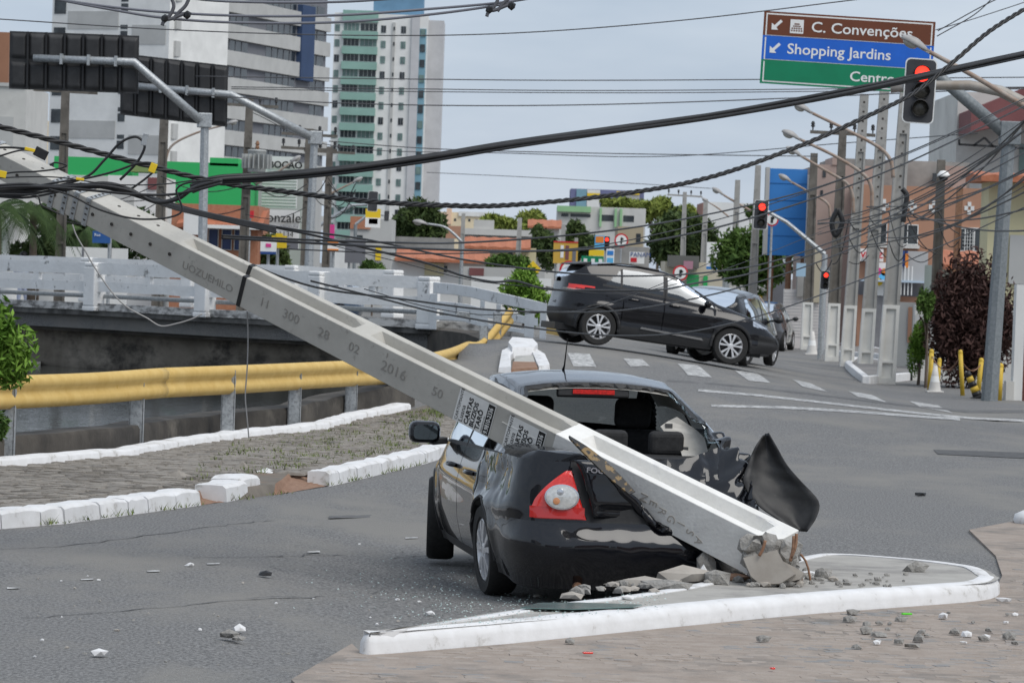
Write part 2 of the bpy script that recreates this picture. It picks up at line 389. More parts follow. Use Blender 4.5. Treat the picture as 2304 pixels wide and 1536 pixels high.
while along < Lr - 1:
    ln = rg.uniform(.13, .20); acc = 0; k0 = 0; t_ = along + ln / 2
    for k in range(len(KW) - 1):
        sg_ = (KW[k + 1] - KW[k]).length
        if acc + sg_ >= t_ or k == len(KW) - 2: break
        acc += sg_
    dv = (KW[k + 1] - KW[k]); dv.z = 0; u = (t_ - acc) / dv.length; a = KW[k] + dv * u; col = KB[k][0] + u * (KB[k + 1][0] - KB[k][0]); dv.normalize(); nv_ = Vector((-dv.y, dv.x, 0)); off = .25 + rg.uniform(0, .1)
    while off < 4.5:
        wdt = rg.uniform(.14, .26); p = a + nv_ * (off + wdt / 2)
        gap = any(g0 - 26 < col < g1 + 6 and off < .62 + .16 * math.sin(col * .3) for g0, g1 in GAPS)
        if (inpoly(p.x, p.y, FP) or p.y < 33) and not gap and rg.random() > .03:
            sp.append((p.x, p.y, H(p.x, p.y) + .104 + .015 * mnoise.noise(Vector((p.x * 2, p.y * 1.1, 3))), wdt * .94, ln * .92, math.atan2(dv.y, dv.x) - PI / 2 + rg.uniform(-.09, .09)))
        elif p.y > 33 and not inpoly(p.x, p.y, FP) and off > .8: break
        off += wdt
    along += ln
lay(footway, sp)
def kerbstone(p0, p1, w, h, parent, name='kerb_stone', tilt=0, mt=None, seed=0, inward=None):
    rg = random.Random(seed); d = (p1 - p0); d.z = 0; ln = d.length; d.normalize(); nrm = inward or Vector((-d.y, d.x, 0))
    mb = MB(); g = .012; N = 5
    for i in range(N + 1):
        p = p0 + d * (g + (ln - 2 * g) * i / N); z = H(p.x, p.y); e = .02 if 0 < i < N else .0; hh = h * (.92 if i in (0, N) else 1) + rg.uniform(-.010, .010)
        for q, zz in ((-.02, -.05), (0 + rg.uniform(-.008, .008), hh * .80), (.03 + rg.uniform(-.008, .008), hh * .97), (w * .5, hh), (w, hh * .95 + tilt), (w, -.05)):
            mb.v.append(tuple(p + nrm * q + Vector((0, 0, zz))) if True else None)
            mb.v[-1] = (mb.v[-1][0], mb.v[-1][1], z + zz)
    for i in range(N):
        for j in range(6):
            a = i * 6 + j; b_ = i * 6 + (j + 1) % 6; mb.f.append((a, b_, b_ + 6, a + 6))
    mb.f.append(tuple(range(5, -1, -1))); mb.f.append(tuple(N * 6 + j for j in range(6)))
    return mb.build(name, mt or M_WHITE, parent, auto=32)
brk = [-140, -60, 0, 88, 143, 222, 286, 330, 392, 450]
brk2 = [738, 762, 800, 858, 905, 955, 1000, 1060, 1120, 1185]
for B in (brk, brk2):
    for k in range(len(B) - 1): kerbstone(byx(KB, KW, B[k]), byx(KB, KW, B[k + 1]), .22, .155, footway, seed=k + B[0])
for k, (a, b_, lift) in enumerate(((500, 560, .02), (556, 612, .05), (606, 632, 0))):     # stones knocked out of line
    p0, p1 = byx(KB, KW, a), byx(KB, KW, b_); sh = Vector((-.10, .10, 0)) * k
    kerbstone(p0 + sh + Vector((.02, .06, 0)), p1 + sh + Vector((-.03, .10, 0)), .30, .15 + lift, footway, seed=50 + k)
pit = MB()
for k, (px, py, r_, sx) in enumerate(((600, 1072, .16, 1), (620, 1070, .10, 1), (735, 1075, .12, 1), (700, 1062, .1, 1))):
    pit = MB().blob(G(px, py, .05), r_, .2, 1, (1.1, .8, .6), 70 + k)
    pit.build('kerb_stone', M_WHITE, footway)
for k, (px, py) in enumerate(((345, 1086), (370, 1082), (400, 1085), (440, 1090), (412, 1095), (590, 1058), (650, 1050), (670, 1052), (545, 1062))):
    p = G(px, py, .06); MB().blob(p, .07 + .03 * (k % 3), .35, 1, (1.3, 1, .7), 90 + k).build('broken_cobble', M_STONE, footway)
# the whitewashed kerb wall and the dark canal wall behind it
def strip(P, w, h, n=60, wob=.02, seed=0, z0=-.1, dz=None):
    mb = MB(); rg = random.Random(seed)
    for i in range(n + 1):
        t = i / n; p = pl(P, t); q = pl(P, min(1, t + .01)) - pl(P, max(0, t - .01)); nr = Vector((-q.y, q.x, 0)).normalized(); z = H(p.x, p.y)
        hh = h(t) if callable(h) else h; hh += wob * mnoise.noise(Vector((i * .31, seed, 0)))
        for o, zz in ((-.015, z0), (.0, hh * .88), (.025, hh), (w, hh + .005), (w, z0)): mb.v.append((p.x + nr.x * o, p.y + nr.y * o, z + zz))
    for i in range(n):
        for j in range(4): a = i * 5 + j; mb.f.append((a, a + 1, a + 6, a + 5))
    mb.f.append((4, 3, 2, 1, 0)); mb.f.append(tuple(n * 5 + j for j in range(5)))
    return mb
WC = WW[:8]
tag(strip(WC, .2, .185, 110, .022, 1).build('kerb_wall', M_WHITE, auto=50), 'low wavy whitewashed wall between cobbled footway and canal', 'wall')
DW = [p + Vector((-.34, .45, 0)) for p in WW[:9]]
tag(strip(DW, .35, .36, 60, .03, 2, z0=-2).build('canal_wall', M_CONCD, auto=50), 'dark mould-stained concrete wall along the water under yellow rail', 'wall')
# ---- island: raised concrete with whitewashed kerb
FRP = [(812, 1474), (826, 1480), (880, 1477), (1000, 1467), (1152, 1454), (1330, 1436), (1495, 1419), (1666, 1402), (1838, 1386), (2010, 1373), (2170, 1361), (2228, 1353), (2248, 1342)]
FR = [Z0(*p) for p in FRP]
BKP = [(2243, 1294), (2228, 1283), (2200, 1273), (2120, 1262), (1990, 1250), (1866, 1243), (1800, 1249), (1690, 1278), (1560, 1310), (1400, 1337), (1240, 1356), (1050, 1385), (940, 1405), (872, 1419)]
BK = [Z0(p[0], p[1], .145) for p in BKP]; BK = [Vector((p.x, p.y, 0)) for p in BK]
loop = FR + BK
cen = sum(loop, Vector()) / len(loop)
def smooth_loop(P, n):
    Q = [P[-1]] + P + P[:2]; o = []
    for i in range(1, len(Q) - 2):
        for k in range(n):
            t = k / n; a, b_, c, d = Q[i - 1], Q[i], Q[i + 1], Q[i + 2]
            o.append(.5 * ((2 * b_) + (c - a) * t + (2 * a - 5 * b_ + 4 * c - d) * t * t + (3 * b_ - a - 3 * c + d) * t ** 3))
    return o
LP = smooth_loop(loop, 4); nL = len(LP)
def inset(P, d):
    o = []; n_ = len(P)
    for i in range(n_):
        t = (P[(i + 1) % n_] - P[i - 1]).normalized(); o.append(P[i] + Vector((-t.y, t.x, 0)) * d)
    return o
# loop runs counter-clockwise seen from above; the top is a strip from the front kerb to the back kerb
FL_, BL_ = cr(FR, 6), cr(BK[::-1], 4)
kb = MB()
def near_d(p, Q): return min((p - q).length for q in Q)
half = [min(near_d(p, BL_) if near_d(p, FL_) < near_d(p, BL_) else near_d(p, FL_), 2) * (.27 + .16 * sm(-.3, -.85, p.x)) + .02 if p.x < 1.4 else 1 for p in LP]
for d_, z in ((-.008, -.14), (.0, .085), (.018, .122), (.05, .146), (.14, .152), (.155, .146), (.155, .0)):
    n_ = len(LP)
    for i in range(n_):
        t_ = (LP[(i + 1) % n_] - LP[i - 1]).normalized(); p = LP[i] + Vector((-t_.y, t_.x, 0)) * min(d_, half[i])
        kb.v.append((p.x, p.y, z + (.006 * mnoise.noise(Vector((p.x * 3, p.y * 3, z * 9))) if z > 0 else 0)))
for r_ in range(6):
    for i in range(nL): a = r_ * nL + i; b_ = r_ * nL + (i + 1) % nL; kb.f.append((a, b_, b_ + nL, a + nL))
tp_ = MB(); NT = 50
for i in range(NT + 1):
    f_, b__ = pl(FL_, i / NT), pl(BL_, i / NT)
    for j in range(5):
        q = f_.lerp(b__, .04 + .92 * j / 4); tp_.v.append((q.x, q.y, .140 + .010 * sm(.10, .02, i / NT) + .004 * mnoise.noise(Vector((q.x * 3, q.y * 3, 1)))))
for i in range(NT):
    for j in range(4): q = i * 5 + j; tp_.f.append((q, q + 5, q + 6, q + 1))
island = tag(tp_.build('traffic_island', M_ISL, origin=None, smooth=True), kind='structure')
kb.build('kerb', M_WHITE, island, auto=60)
# ---- cobbled pavement in the foreground
CP = [G(-200, 1640), G(655, 1536), G(790, 1492)] + [p + Vector((0, -.02, 0)) for p in FR[:-1]] + [G(2255, 1300), G(2240, 1255), G(2180, 1196), G(2420, 1150), G(2700, 1560), G(2300, 1900), G(1000, 1900)]
CP = CP[1:]
pv = tag(MB().prism([Vector((p.x, p.y, .022)) for p in CP], (0, 0, -.2)).build('cobbled_pavement', M_DIRT, origin=None), kind='structure')
def inpoly(x, y, P):
    r_ = False; j = len(P) - 1
    for i in range(len(P)):
        if (P[i].y > y) != (P[j].y > y) and x < (P[j].x - P[i].x) * (y - P[i].y) / (P[j].y - P[i].y) + P[i].x: r_ = not r_
        j = i
    return r_
sp = []; y = 19.5
while y < 34:
    dy = rg.uniform(.09, .17); x = -1.6 + rg.uniform(0, .3)
    while x < 6:
        ln = rg.uniform(.09, .20)
        an = .10 * math.sin(y * .8 + x * .5)
        if inpoly(x, y, CP) and inpoly(x - .1, y + .1, CP) and inpoly(x + .1, y + .08, CP) and rg.random() < .66 and abs((x) / y) < .15:
            sp.append((x, y, .0175 + .006 * mnoise.noise(Vector((x, y, 5))), ln * .9, dy * .86, an + rg.uniform(-.35, .35)))
        x += ln
    y += dy
M_STONE2 = mat('worn_cobble', (.27, .227, .193), (.33, .285, .25), .95, 5, 6, bump=.5, bscale=30, c3=(.215, .21, .205), s3=1.3, lo3=.5, hi3=.6)
vary('worn_cobble', .86, 1.12)
ST2 = [stone_mesh(30 + i, M_STONE2) for i in range(10)]
lay(pv, sp, seed=5, hk=.45, meshes=ST2, mt=M_STONE2)
# right-hand pavement kerb fragment
k0 = G(2262, 1186); k1 = G(2420, 1160)
tag(MB().blob(G(2300, 1180) + Vector((.1, 0, .04)), .2, .12, 2, (1.0, 1.6, .55), 4).build('kerb_block', M_WHITE, smooth=True), 'whitewashed kerb block at the corner of the cobbled pavement', 'kerb')
# ---- road markings
mk = []
def marking(name, pts, dz=.007, mt=None):
    P = [G(*p) for p in pts]; N = 6; mb = MB()
    for j in range(N + 1):
        for i in range(N + 1):
            a = P[0].lerp(P[1], i / N); c = P[3].lerp(P[2], i / N); p = a.lerp(c, j / N); mb.v.append((p.x, p.y, zroad(p.x, p.y) + dz))
    for j in range(N):
        for i in range(N): q = j * (N + 1) + i; mb.f.append((q, q + 1, q + N + 2, q + N + 1))
    o = mb.build(name, mt or M_PAINT, origin=None); tag(o, kind='structure'); return o
for q in ([(1290, 824), (1342, 826), (1326, 797), (1276, 795)], [(1418, 825), (1462, 824), (1445, 809), (1402, 807)], [(1548, 845), (1602, 850), (1570, 822), (1524, 818)],
          [(1684, 857), (1734, 862), (1698, 838), (1652, 834)], [(1806, 870), (1862, 882), (1822, 862), (1782, 854)], [(1930, 893), (1995, 905), (1960, 888), (1908, 880)], [(2070, 915), (2145, 930), (2110, 912), (2045, 902)]):
    marking('crosswalk_stripe', q)
marking('stop_line', [(1570, 881), (2304, 950), (2304, 944), (1572, 876)])
marking('stop_line', [(1600, 916), (2160, 946), (2160, 941), (1600, 911)])
for x, y in ((30, 1324), (196, 1305), (345, 1287), (480, 1270), (706, 1242), (820, 1225), (926, 1212)):
    marking('paint_dash', [(x - 14, y + 2), (x + 14, y + 1), (x + 14, y - 2), (x - 14, y - 1)])
M_PATCH = mat('tar_patch', (.06, .06, .061), (.10, .10, .10), .85, 9, 6)
marking('tar_patch', [(2110, 1022), (2400, 1036), (2400, 1022), (2100, 1012)], mt=M_PATCH)
M_CRACK = mat('crack_filler', (.07, .07, .07), (.14, .14, .14), .9, 9)
def crack(pts, w_=.014, seed=0):
    rg_ = random.Random(seed); P = cr([G(*q) for q in pts], 7); mb = MB()
    for i, p in enumerate(P):
        t_ = (P[min(i + 1, len(P) - 1)] - P[max(i - 1, 0)]).normalized(); n_ = Vector((-t_.y, t_.x, 0)); p = p + n_ * rg_.uniform(-.04, .04); k = w_ * rg_.uniform(.4, 1.3)
        for q in (p - n_ * k, p + n_ * k): mb.v.append((q.x, q.y, zroad(q.x, q.y) + .005))
    for i in range(len(P) - 1): mb.f.append((2 * i, 2 * i + 1, 2 * i + 3, 2 * i + 2))
    tag(mb.build('road_crack', M_CRACK, origin=None), kind='structure')
for k, P in enumerate(([(0, 1236), (150, 1228), (330, 1205), (520, 1180), (610, 1172)], [(430, 1255), (600, 1252), (760, 1248), (880, 1256), (960, 1250)], [(60, 1390), (300, 1372), (520, 1350), (700, 1345), (860, 1330)])): crack(P, .009, seed=k)
# skid marks crossing the junction
M_SKID = mat('tyre_mark', (.075, .075, .076), (.16, .158, .155), .88, 5, 7, stretch=(1, 3, 1))
marking('tyre_mark', [(1500, 858), (2304, 928), (2304, 922), (1502, 854)], .004, M_SKID)
marking('tyre_mark', [(740, 1168), (900, 1160), (900, 1155), (740, 1162)], .004, M_SKID)
# ---- bridge
EP = [(-330, 668, 100.5), (-40, 688, 96.6), (210, 700, 93.2), (460, 714, 90.2), (715, 727, 87.6), (962, 741, 86)]
EW = [at(*p) for p in EP]
bdir = (EW[-1] - EW[0]); bdir.z = 0; bdir.normalize(); bn = Vector((-bdir.y, bdir.x, 0))
bn = Vector((-.12, .99, 0))
bridge = tag(empty('road_bridge', EW[3]), 'low concrete road bridge with dark stained girder over the canal', 'bridge')
zE = sum(p.z for p in EW) / len(EW)
def along(k): return EW[0].lerp(EW[-1], k)
def bbox_(mb, P, q0, q1, z0, z1):         # a beam running under polyline P, between offsets q0..q1 behind its edge
    n_ = len(P)
    for p in P:
        for q, z in ((q0, z0), (q0, z1), (q1, z1), (q1, z0)): mb.v.append((p.x + bn.x * q, p.y + bn.y * q, p.z + z))
    for i in range(n_ - 1):
        for j in range(4): a = i * 4 + j; b_ = i * 4 + (j + 1) % 4; mb.f.append((a, b_, b_ + 4, a + 4))
    mb.f.append((0, 1, 2, 3)); mb.f.append(tuple((n_ - 1) * 4 + j for j in (3, 2, 1, 0))); return mb
M_EDGE = mat('lime_streaked_concrete', (.55, .54, .52), (.16, .155, .15), .9, 3, 8, bump=.4, bscale=15, lo=.44, hi=.6, stretch=(1, 1, 2.5))
LONG = EW + [EW[-1] + Vector((1.2, -.9, 0))]
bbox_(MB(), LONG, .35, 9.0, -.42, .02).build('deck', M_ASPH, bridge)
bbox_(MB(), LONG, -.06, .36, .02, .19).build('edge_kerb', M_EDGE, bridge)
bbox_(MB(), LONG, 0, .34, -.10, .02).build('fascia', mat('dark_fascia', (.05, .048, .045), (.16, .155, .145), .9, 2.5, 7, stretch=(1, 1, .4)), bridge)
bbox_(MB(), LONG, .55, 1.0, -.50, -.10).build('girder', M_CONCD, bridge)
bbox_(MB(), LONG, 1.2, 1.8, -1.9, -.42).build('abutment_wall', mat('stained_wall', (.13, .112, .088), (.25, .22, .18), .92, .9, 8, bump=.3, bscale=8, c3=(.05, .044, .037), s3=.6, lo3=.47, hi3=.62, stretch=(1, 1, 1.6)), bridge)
bbox_(MB(), [EW[0], EW[1], EW[1].lerp(EW[2], .55)], -.5, 1.2, -1.9, -1.28).build('footing', mat('footing_concrete', (.25, .235, .21), (.33, .31, .28), .9, 3), bridge)
# wing of the bridge head beside the bank
WG = [at(962, 741, 86), at(1045, 752, 82.5), at(1110, 776, 79.5), at(1190, 800, 77.5)]
wg = MB()
for p in WG:
    for o_, z in ((0, -2), (0, .02), (.45, .05), (.45, -2)): wg.v.append((p.x + o_, p.y + .2, p.z + z))
for i in range(3):
    for j in range(4): a = i * 4 + j; b_ = i * 4 + (j + 1) % 4; wg.f.append((a, b_, b_ + 4, a + 4))
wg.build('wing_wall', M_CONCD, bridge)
# balustrades: each rail and post a part
def balustrade(name, label, P, zs, mt, postw=.40, seed=0, sub=2, bal=True):
    e = tag(empty(name, P[len(P) // 2]), label, 'railing'); rg = random.Random(seed)
    for i, p in enumerate(P):
        mb = MB(); zt = zs[0] + .1
        for dz0, dz1, wv in ((0, .12, postw * 1.15), (.12, zt - .06, postw), (zt - .06, zt + .04, postw * .92)):
            mb.box((p.x, p.y, p.z + (dz0 + dz1) / 2), (wv, .34, dz1 - dz0), math.atan2(bdir.y, bdir.x))
        mb.build('post', mt, e, bevel=.03)
    for i in range(len(P) - 1):
        a, b_ = P[i], P[i + 1]; d = (b_ - a)
        for z, th, hh in ((zs[0], .18, .27), (zs[1], .17, .23)):
            mb = MB(); N = 8
            for k in range(N + 1):
                q = a + d * (k / N); j = rg.uniform(-.012, .012)
                for yy, zz in ((-th / 2, -hh / 2 + rg.uniform(-.02, .012)), (-th / 2, hh / 2 + j), (th / 2, hh / 2 + j), (th / 2, -hh / 2)): mb.v.append((q.x + bn.x * yy, q.y + bn.y * yy, q.z + z + zz))
            for k in range(N):
                for c in range(4): u = k * 4 + c; v_ = k * 4 + (c + 1) % 4; mb.f.append((u, v_, v_ + 4, u + 4))
            mb.f.append((0, 1, 2, 3)); mb.f.append(tuple(N * 4 + c for c in (3, 2, 1, 0)))
            mb.build('rail', mt, e)
        if bal:
            for k in range(1, sub):
                q = a + d * (k / sub)
                MB().box((q.x, q.y, q.z + (zs[0] + zs[1]) / 2), (.2, .10, zs[0] - zs[1] - .14), math.atan2(bdir.y, bdir.x)).build('baluster', mt, e)
    return e
balustrade('bridge_railing', 'peeling whitewashed concrete railing on the near edge of bridge', EW[:], (1.0, .58), M_WHITEB, seed=1)
FWP = [p + bn * 8.6 + Vector((0, 0, .1)) for p in EW]
balustrade('bridge_railing', 'whitewashed concrete railing on the far edge of bridge, behind light blue car', FWP, (1.0, .58), M_WHITEB, seed=2)
mb = MB().tube([p + bn * .3 + Vector((0, 0, .36)) for p in LONG], .055, 10)
tag(mb.build('guard_pipe', M_GALV, smooth=True), 'galvanised pipe rail running low along the bridge kerb', 'pipe')
# wing railing stepping down at the bridge head
wr = tag(empty('bridge_railing', at(1100, 740, 81)), 'whitewashed slotted wing railing sloping down at the bridge head', 'railing')
TOPW = [(962, 633, 86), (1040, 640, 82.8), (1110, 655, 80.2), (1170, 668, 78.4), (1231, 683, 77.2)]
BOTW = [(962, 741, 86), (1040, 742, 82.8), (1110, 765, 80.2), (1170, 768, 78.4), (1231, 777, 77.2)]
def wingbar(t0, t1, a, b_, th=.14):       # a slab between fractions of height t0..t1 from column a to b
    mb = MB(); N = 6
    xs_ = [p[0] for p in TOPW]
    for k in range(N + 1):
        x = a + (b_ - a) * k / N; T = at(x, np.interp(x, xs_, [p[1] for p in TOPW]), np.interp(x, xs_, [p[2] for p in TOPW]))
        Bz = at(x, np.interp(x, xs_, [p[1] for p in BOTW]), np.interp(x, xs_, [p[2] for p in BOTW])).z
        for yy, f in ((0, t0), (0, t1), (th, t1), (th, t0)): mb.v.append((T.x, T.y + yy, T.z + (Bz - T.z) * f))
    for k in range(N):
        for c in range(4): u = k * 4 + c; v_ = k * 4 + (c + 1) % 4; mb.f.append((u, v_, v_ + 4, u + 4))
    mb.f.append((0, 1, 2, 3)); mb.f.append(tuple(N * 4 + c for c in (3, 2, 1, 0))); return mb
for t0, t1, a, b_, nm in ((0, .24, 975, 1231, 'rail'), (.40, .58, 975, 1212, 'rail'), (.70, .80, 975, 1190, 'rail'), (.245, 1.0, 942, 985, 'post'), (.245, .395, 1082, 1092, 'baluster'),
                          (.245, .395, 1118, 1128, 'baluster'), (.245, 1.05, 1182, 1204, 'post'), (.245, .93, 1216, 1231, 'post'), (.585, .695, 1060, 1100, 'panel'), (.585, .695, 1000, 1030, 'panel')):
    wingbar(t0, t1, a, b_, .16 if nm == 'rail' else .2 if nm == 'post' else .12).build(nm, M_WHITEB, wr, bevel=.015)
# whitewashed rubble step at the foot of the wing
st = tag(empty('rubble_step', G(1170, 830)), 'whitewashed broken step of bricks at the foot of bridge wing', 'step')
def heap(pts, zt, nm, mt, j=.03, seed=0):
    rg_ = random.Random(seed); P = [G(*q) for q in pts]; c = sum(P, Vector()) / len(P); n_ = len(P); mb = MB()
    mb.v = [tuple(p - Vector((0, 0, .1))) for p in P] + [(p.x + (c.x - p.x) * .08, p.y + (c.y - p.y) * .08, H(p.x, p.y) + zt + rg_.uniform(-j, j)) for p in P] + [(c.x, c.y, H(c.x, c.y) + zt + .02)]
    mb.f = [(i, (i + 1) % n_, n_ + (i + 1) % n_, n_ + i) for i in range(n_)] + [(n_ + i, n_ + (i + 1) % n_, 2 * n_) for i in range(n_)]; mb.build(nm, mt, st)
heap([(1120, 838), (1150, 842), (1148, 815), (1160, 800), (1150, 790), (1128, 800)], .10, 'whitewashed_edge', M_WHITE, seed=1)
heap([(1150, 806), (1205, 806), (1212, 790), (1200, 778), (1150, 780), (1140, 792)], .16, 'whitewashed_block', M_WHITE, seed=2)
heap([(1212, 836), (1238, 832), (1226, 806), (1205, 796), (1196, 804)], .09, 'whitewashed_edge', M_WHITE, seed=3)
heap([(1154, 822), (1206, 822), (1200, 808), (1158, 808)], .08, 'concrete_step', M_CONC, seed=4)
heap([(1148, 838), (1212, 836), (1206, 823), (1152, 823)], .05, 'brick_step', M_RED_D, seed=5)
# ---- yellow guard rail
GR = [at(-150, 890, 39.6), at(0, 883, 41), at(200, 874, 43.5), at(365, 861, 46), at(560, 852, 49), at(803, 839, 54), at(890, 836, 57), at(1000, 810, 66), at(1050, 790, 71.5), at(1085, 783, 73.5), at(1146, 712, 75.5)]
grail = tag(empty('guard_rail', (GR[4].x, GR[4].y, 0)), 'yellow corrugated steel guard rail on grey posts, bent up at bridge end', 'guard rail')
PROF = [(.0, .175), (-.03, .17), (-.075, .135), (-.085, .10), (-.078, .055), (-.045, .018), (-.045, -.018), (-.078, -.055), (-.085, -.10), (-.075, -.135), (-.03, -.17), (0, -.175)]
def beam(P, name='beam'):
    mb = MB(); Q = cr(P, 10); k = len(PROF)
    for i, p in enumerate(Q):
        d = Q[min(i + 1, len(Q) - 1)] - Q[max(0, i - 1)]; nr = Vector((d.y, -d.x, 0)).normalized(); up = nr.cross(Vector(d).normalized()); up = up if up.z > 0 else -up
        for o_, z in PROF: mb.v.append(tuple(p + nr * (-o_) + up * z))
    for i in range(len(Q) - 1):
        for j in range(k - 1): a = i * k + j; mb.f.append((a, a + 1, a + k + 1, a + k))
    o = mb.build(name, M_YEL, grail, smooth=True); s_ = o.modifiers.new('thick', 'SOLIDIFY'); s_.thickness = .004; return o
beam(GR[:4]); beam([GR[3], GR[4], GR[5], GR[6]]); beam(GR[6:9]); beam(GR[8:])
for px, py, d in ((14, 990, 41.2), (305, 982, 45.2), (511, 966, 48.2), (661, 950, 51), (789, 924, 53.8), (894, 912, 57.3), (1087, 790, 73.6), (1116, 812, 74.6)):
    i_ = px; top = at(px, 0, d); z0 = at(px, py, d).z
    zt = {1087: at(px, 733, d).z, 1116: at(px, 703, d).z}.get(px, np.interp(d, [p.y for p in GR[:8]], [p.z for p in GR[:8]]) + .12)
    p = at(px, py, d); mb = MB()
    for q, s_ in ((-.075, .012), (.075, .012)): mb.box((p.x + q, p.y + .05, (z0 - .3 + zt) / 2), (.012, .12, zt - z0 + .3))
    mb.box((p.x, p.y - .004, (z0 - .3 + zt) / 2), (.15, .012, zt - z0 + .3)); mb.build('post', M_GALV, grail)
for d_ in np.arange(40.5, 57, 1.9):       # bolt heads
    p = Vector((np.interp(d_, [q.y for q in GR[:8]], [q.x for q in GR[:8]]), d_, np.interp(d_, [q.y for q in GR[:8]], [q.z for q in GR[:8]])))
    MB().box((p.x + .02, p.y - .02, p.z), (.05, .04, .035), -.8).build('bolt', M_YEL, grail)
# ================================================================== the broken lamp-line pole
PB = at(1742, 1222, 27.9)                # ridge (upper front edge) at the broken foot
PT5 = at(550, 623, 29.9)                 # the same ridge by the tape
AX = (PT5 - PB).normalized(); PLEN = 9.2
vv = Vector((-.042, .078, -.2)); vv = (vv - AX * vv.dot(AX)).normalized()      # down the lettered face
uu = AX.cross(vv).normalized()
if uu.x < 0: uu = -uu                     # across the trough, away from the viewer
def w1(s): return .318 - .0165 * s        # lettered face
def w2(s): return .375 - .0225 * s         # trough face
def pp(s, a, b, rel=True):                # point of the pole: s along, a across trough (0..1), b down the face (0..1)
    return PB + AX * s + uu * (a * (w2(s) if rel else 1)) + vv * (b * (w1(s) if rel else 1))
POLE = tag(empty('utility_pole', PB), 'snapped concrete utility pole with trough and moulded numbers lying across black sedan', 'pole')
def s_at(px):                             # distance along the shaft of the face point seen in a photograph column
    lo, hi = 0.0, PLEN
    for _ in range(40):
        mid = (lo + hi) / 2; p = pp(mid, 0, .5); r_ = p - Vector((0, 0, CH)); x = 1152 + FPX * r_.dot(CR) / r_.dot(_F)
        if x > px: lo = mid
        else: hi = mid
    return lo
SAB, SBC = s_at(1258), s_at(794)
def pole_solid():
    mb = MB(); PAN = [(.14, SAB - .09), (SAB + .07, SBC - .07), (SBC + .07, s_at(392))]   # recessed drawers along the trough
    st = sorted(set([0, PLEN] + [x for p in PAN for x in p] + [x + e for p, q in PAN for x, e in ((p, .10), (q, -.10))]))
    def depth(s):
        for p, q in PAN:
            if p <= s <= q: return min(1, (s - p) / .08, (q - s) / .08) if True else 0
        return 0
    st = sorted(set(st + [round(x, 3) for x in np.arange(0, PLEN, .25)]))
    for s in st:
        dp = .42 * min(1, max(0, depth(s)))
        e, f = .21, .30
        ring = [(0, 0), (e, 0), (f if dp else f, dp), (1 - f, dp), (1 - e, 0), (1, 0), (1, 1), (0, 1)]
        for a, b in ring: mb.v.append(tuple(pp(s, a, b)))
    k = 8
    for i in range(len(st) - 1):
        for j in range(k): a = i * k + j; b = i * k + (j + 1) % k; mb.f.append((a, b, b + k, a + k))
    mb.f.append(tuple(range(k))[::-1]); mb.f.append(tuple((len(st) - 1) * k + j for j in range(k)))
    # material: limed foot
    mb.mi = []
    for i in range(len(st) - 1):
        for j in range(k): mb.mi.append(1 if st[i] < SAB else 0)
    mb.mi += [1, 0]
    return mb
M_POLE = mat('pole_concrete', (.40, .385, .35), (.48, .465, .425), .85, 3.0, 8, bump=.12, bscale=90, c3=(.30, .288, .26), s3=14, lo3=.60, hi3=.72)
po = fixn(pole_solid().build('shaft', [M_POLE, M_CONCW], POLE, bevel=.012))
# ragged foot with reinforcement bars
for k, (s, a, b, r_, sq) in enumerate(((-.03, .12, .55, .13, (1, 1, 1)), (-.05, .3, .78, .12, (1, .9, 1)), (-.02, .7, .75, .11, (1, 1, 1)), (-.02, .5, .45, .1, (1, 1, 1)), (.0, .05, .85, .1, (1, 1, 1)), (-.08, .45, .62, .09, (1, 1, 1)), (.0, .9, .55, .09, (1, 1, 1)))):
    MB().blob(pp(s, a, b), r_, .4, 2, sq, 200 + k).build('broken_end', M_ROUGHC, POLE)
for k, (a, b) in enumerate(((.1, .5), (.25, .9), (.6, .6), (.92, .8), (.95, .45), (.4, .75))):
    p = pp(.05, a, b); MB().tube(cr([p, p - AX * .14 + Vector((.02, 0, -.05)), p - AX * .2 + Vector((.03 * (k % 3), 0, -.17 - .03 * k % 2))], 4), .008, 6).build('reinforcement_bar', M_RUST, POLE, smooth=True)
# moulded lettering on the face (x runs toward the foot, y up the face)
FX, FY = -AX, -vv
def ptext(s, txt, size, b=.62, d=.003, sx=1.0, rot=0):
    p = pp(s, 0, b); mtx = frame(p - uu * .0005, FX, FY)
    if rot: mtx = mtx @ Matrix.Rotation(rot, 4, 'Z')
    return text(txt, size, M_LET, POLE, mtx, d, 0, sx=sx)
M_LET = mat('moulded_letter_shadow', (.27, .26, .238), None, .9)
for px, tx, sz, b in ((412, 'UOZUEMILO', .085, .72), (584, '11', .10, .62), (636, '300', .105, .62), (716, '28', .105, .62), (784, '02', .10, .58), (858, '2016', .115, .66), (972, '50', .10, .62)):
    ptext(s_at(px), tx, sz, b)
ptext(s_at(864), 'I', .06, .26)
for k, ch in enumerate('NERGISA'):
    M_LET2 = M_CONC; p = pp(s_at(1440 + k * 22), 0, .35 + .06 * k); text(ch, .09, mat('letter_relief', (.40, .37, .33), None, .9), POLE, frame(p - uu * .0005, -FY, FX), .003)
# bolt holes in the plain top
M_HOLE = mat('bolt_hole', (.05, .045, .04), None, .95)
for k in range(14):
    s = s_at(382) + .0 + k * .19
    if s < PLEN - .1:
        p = pp(s, 0, .48); mb = MB().lathe([(0, 0), (.014, 0), (.014, .006), (0, .006)], 10); q = frame(p, AX, vv).to_3x3()
        mb.v = [tuple(p + q @ Vector(v) - uu * .002) for v in mb.v]; mb.build('bolt_hole', M_HOLE, POLE)
        if k > 0:
            p = pp(s + .05, .5, 0); q = frame(p, AX, uu).to_3x3(); mb = MB().lathe([(0, 0), (.014, 0), (.014, .004), (0, .004)], 10)
            mb.v = [tuple(p + q @ Vector(v) - vv * .002) for v in mb.v]; mb.build('bolt_hole', M_HOLE, POLE)
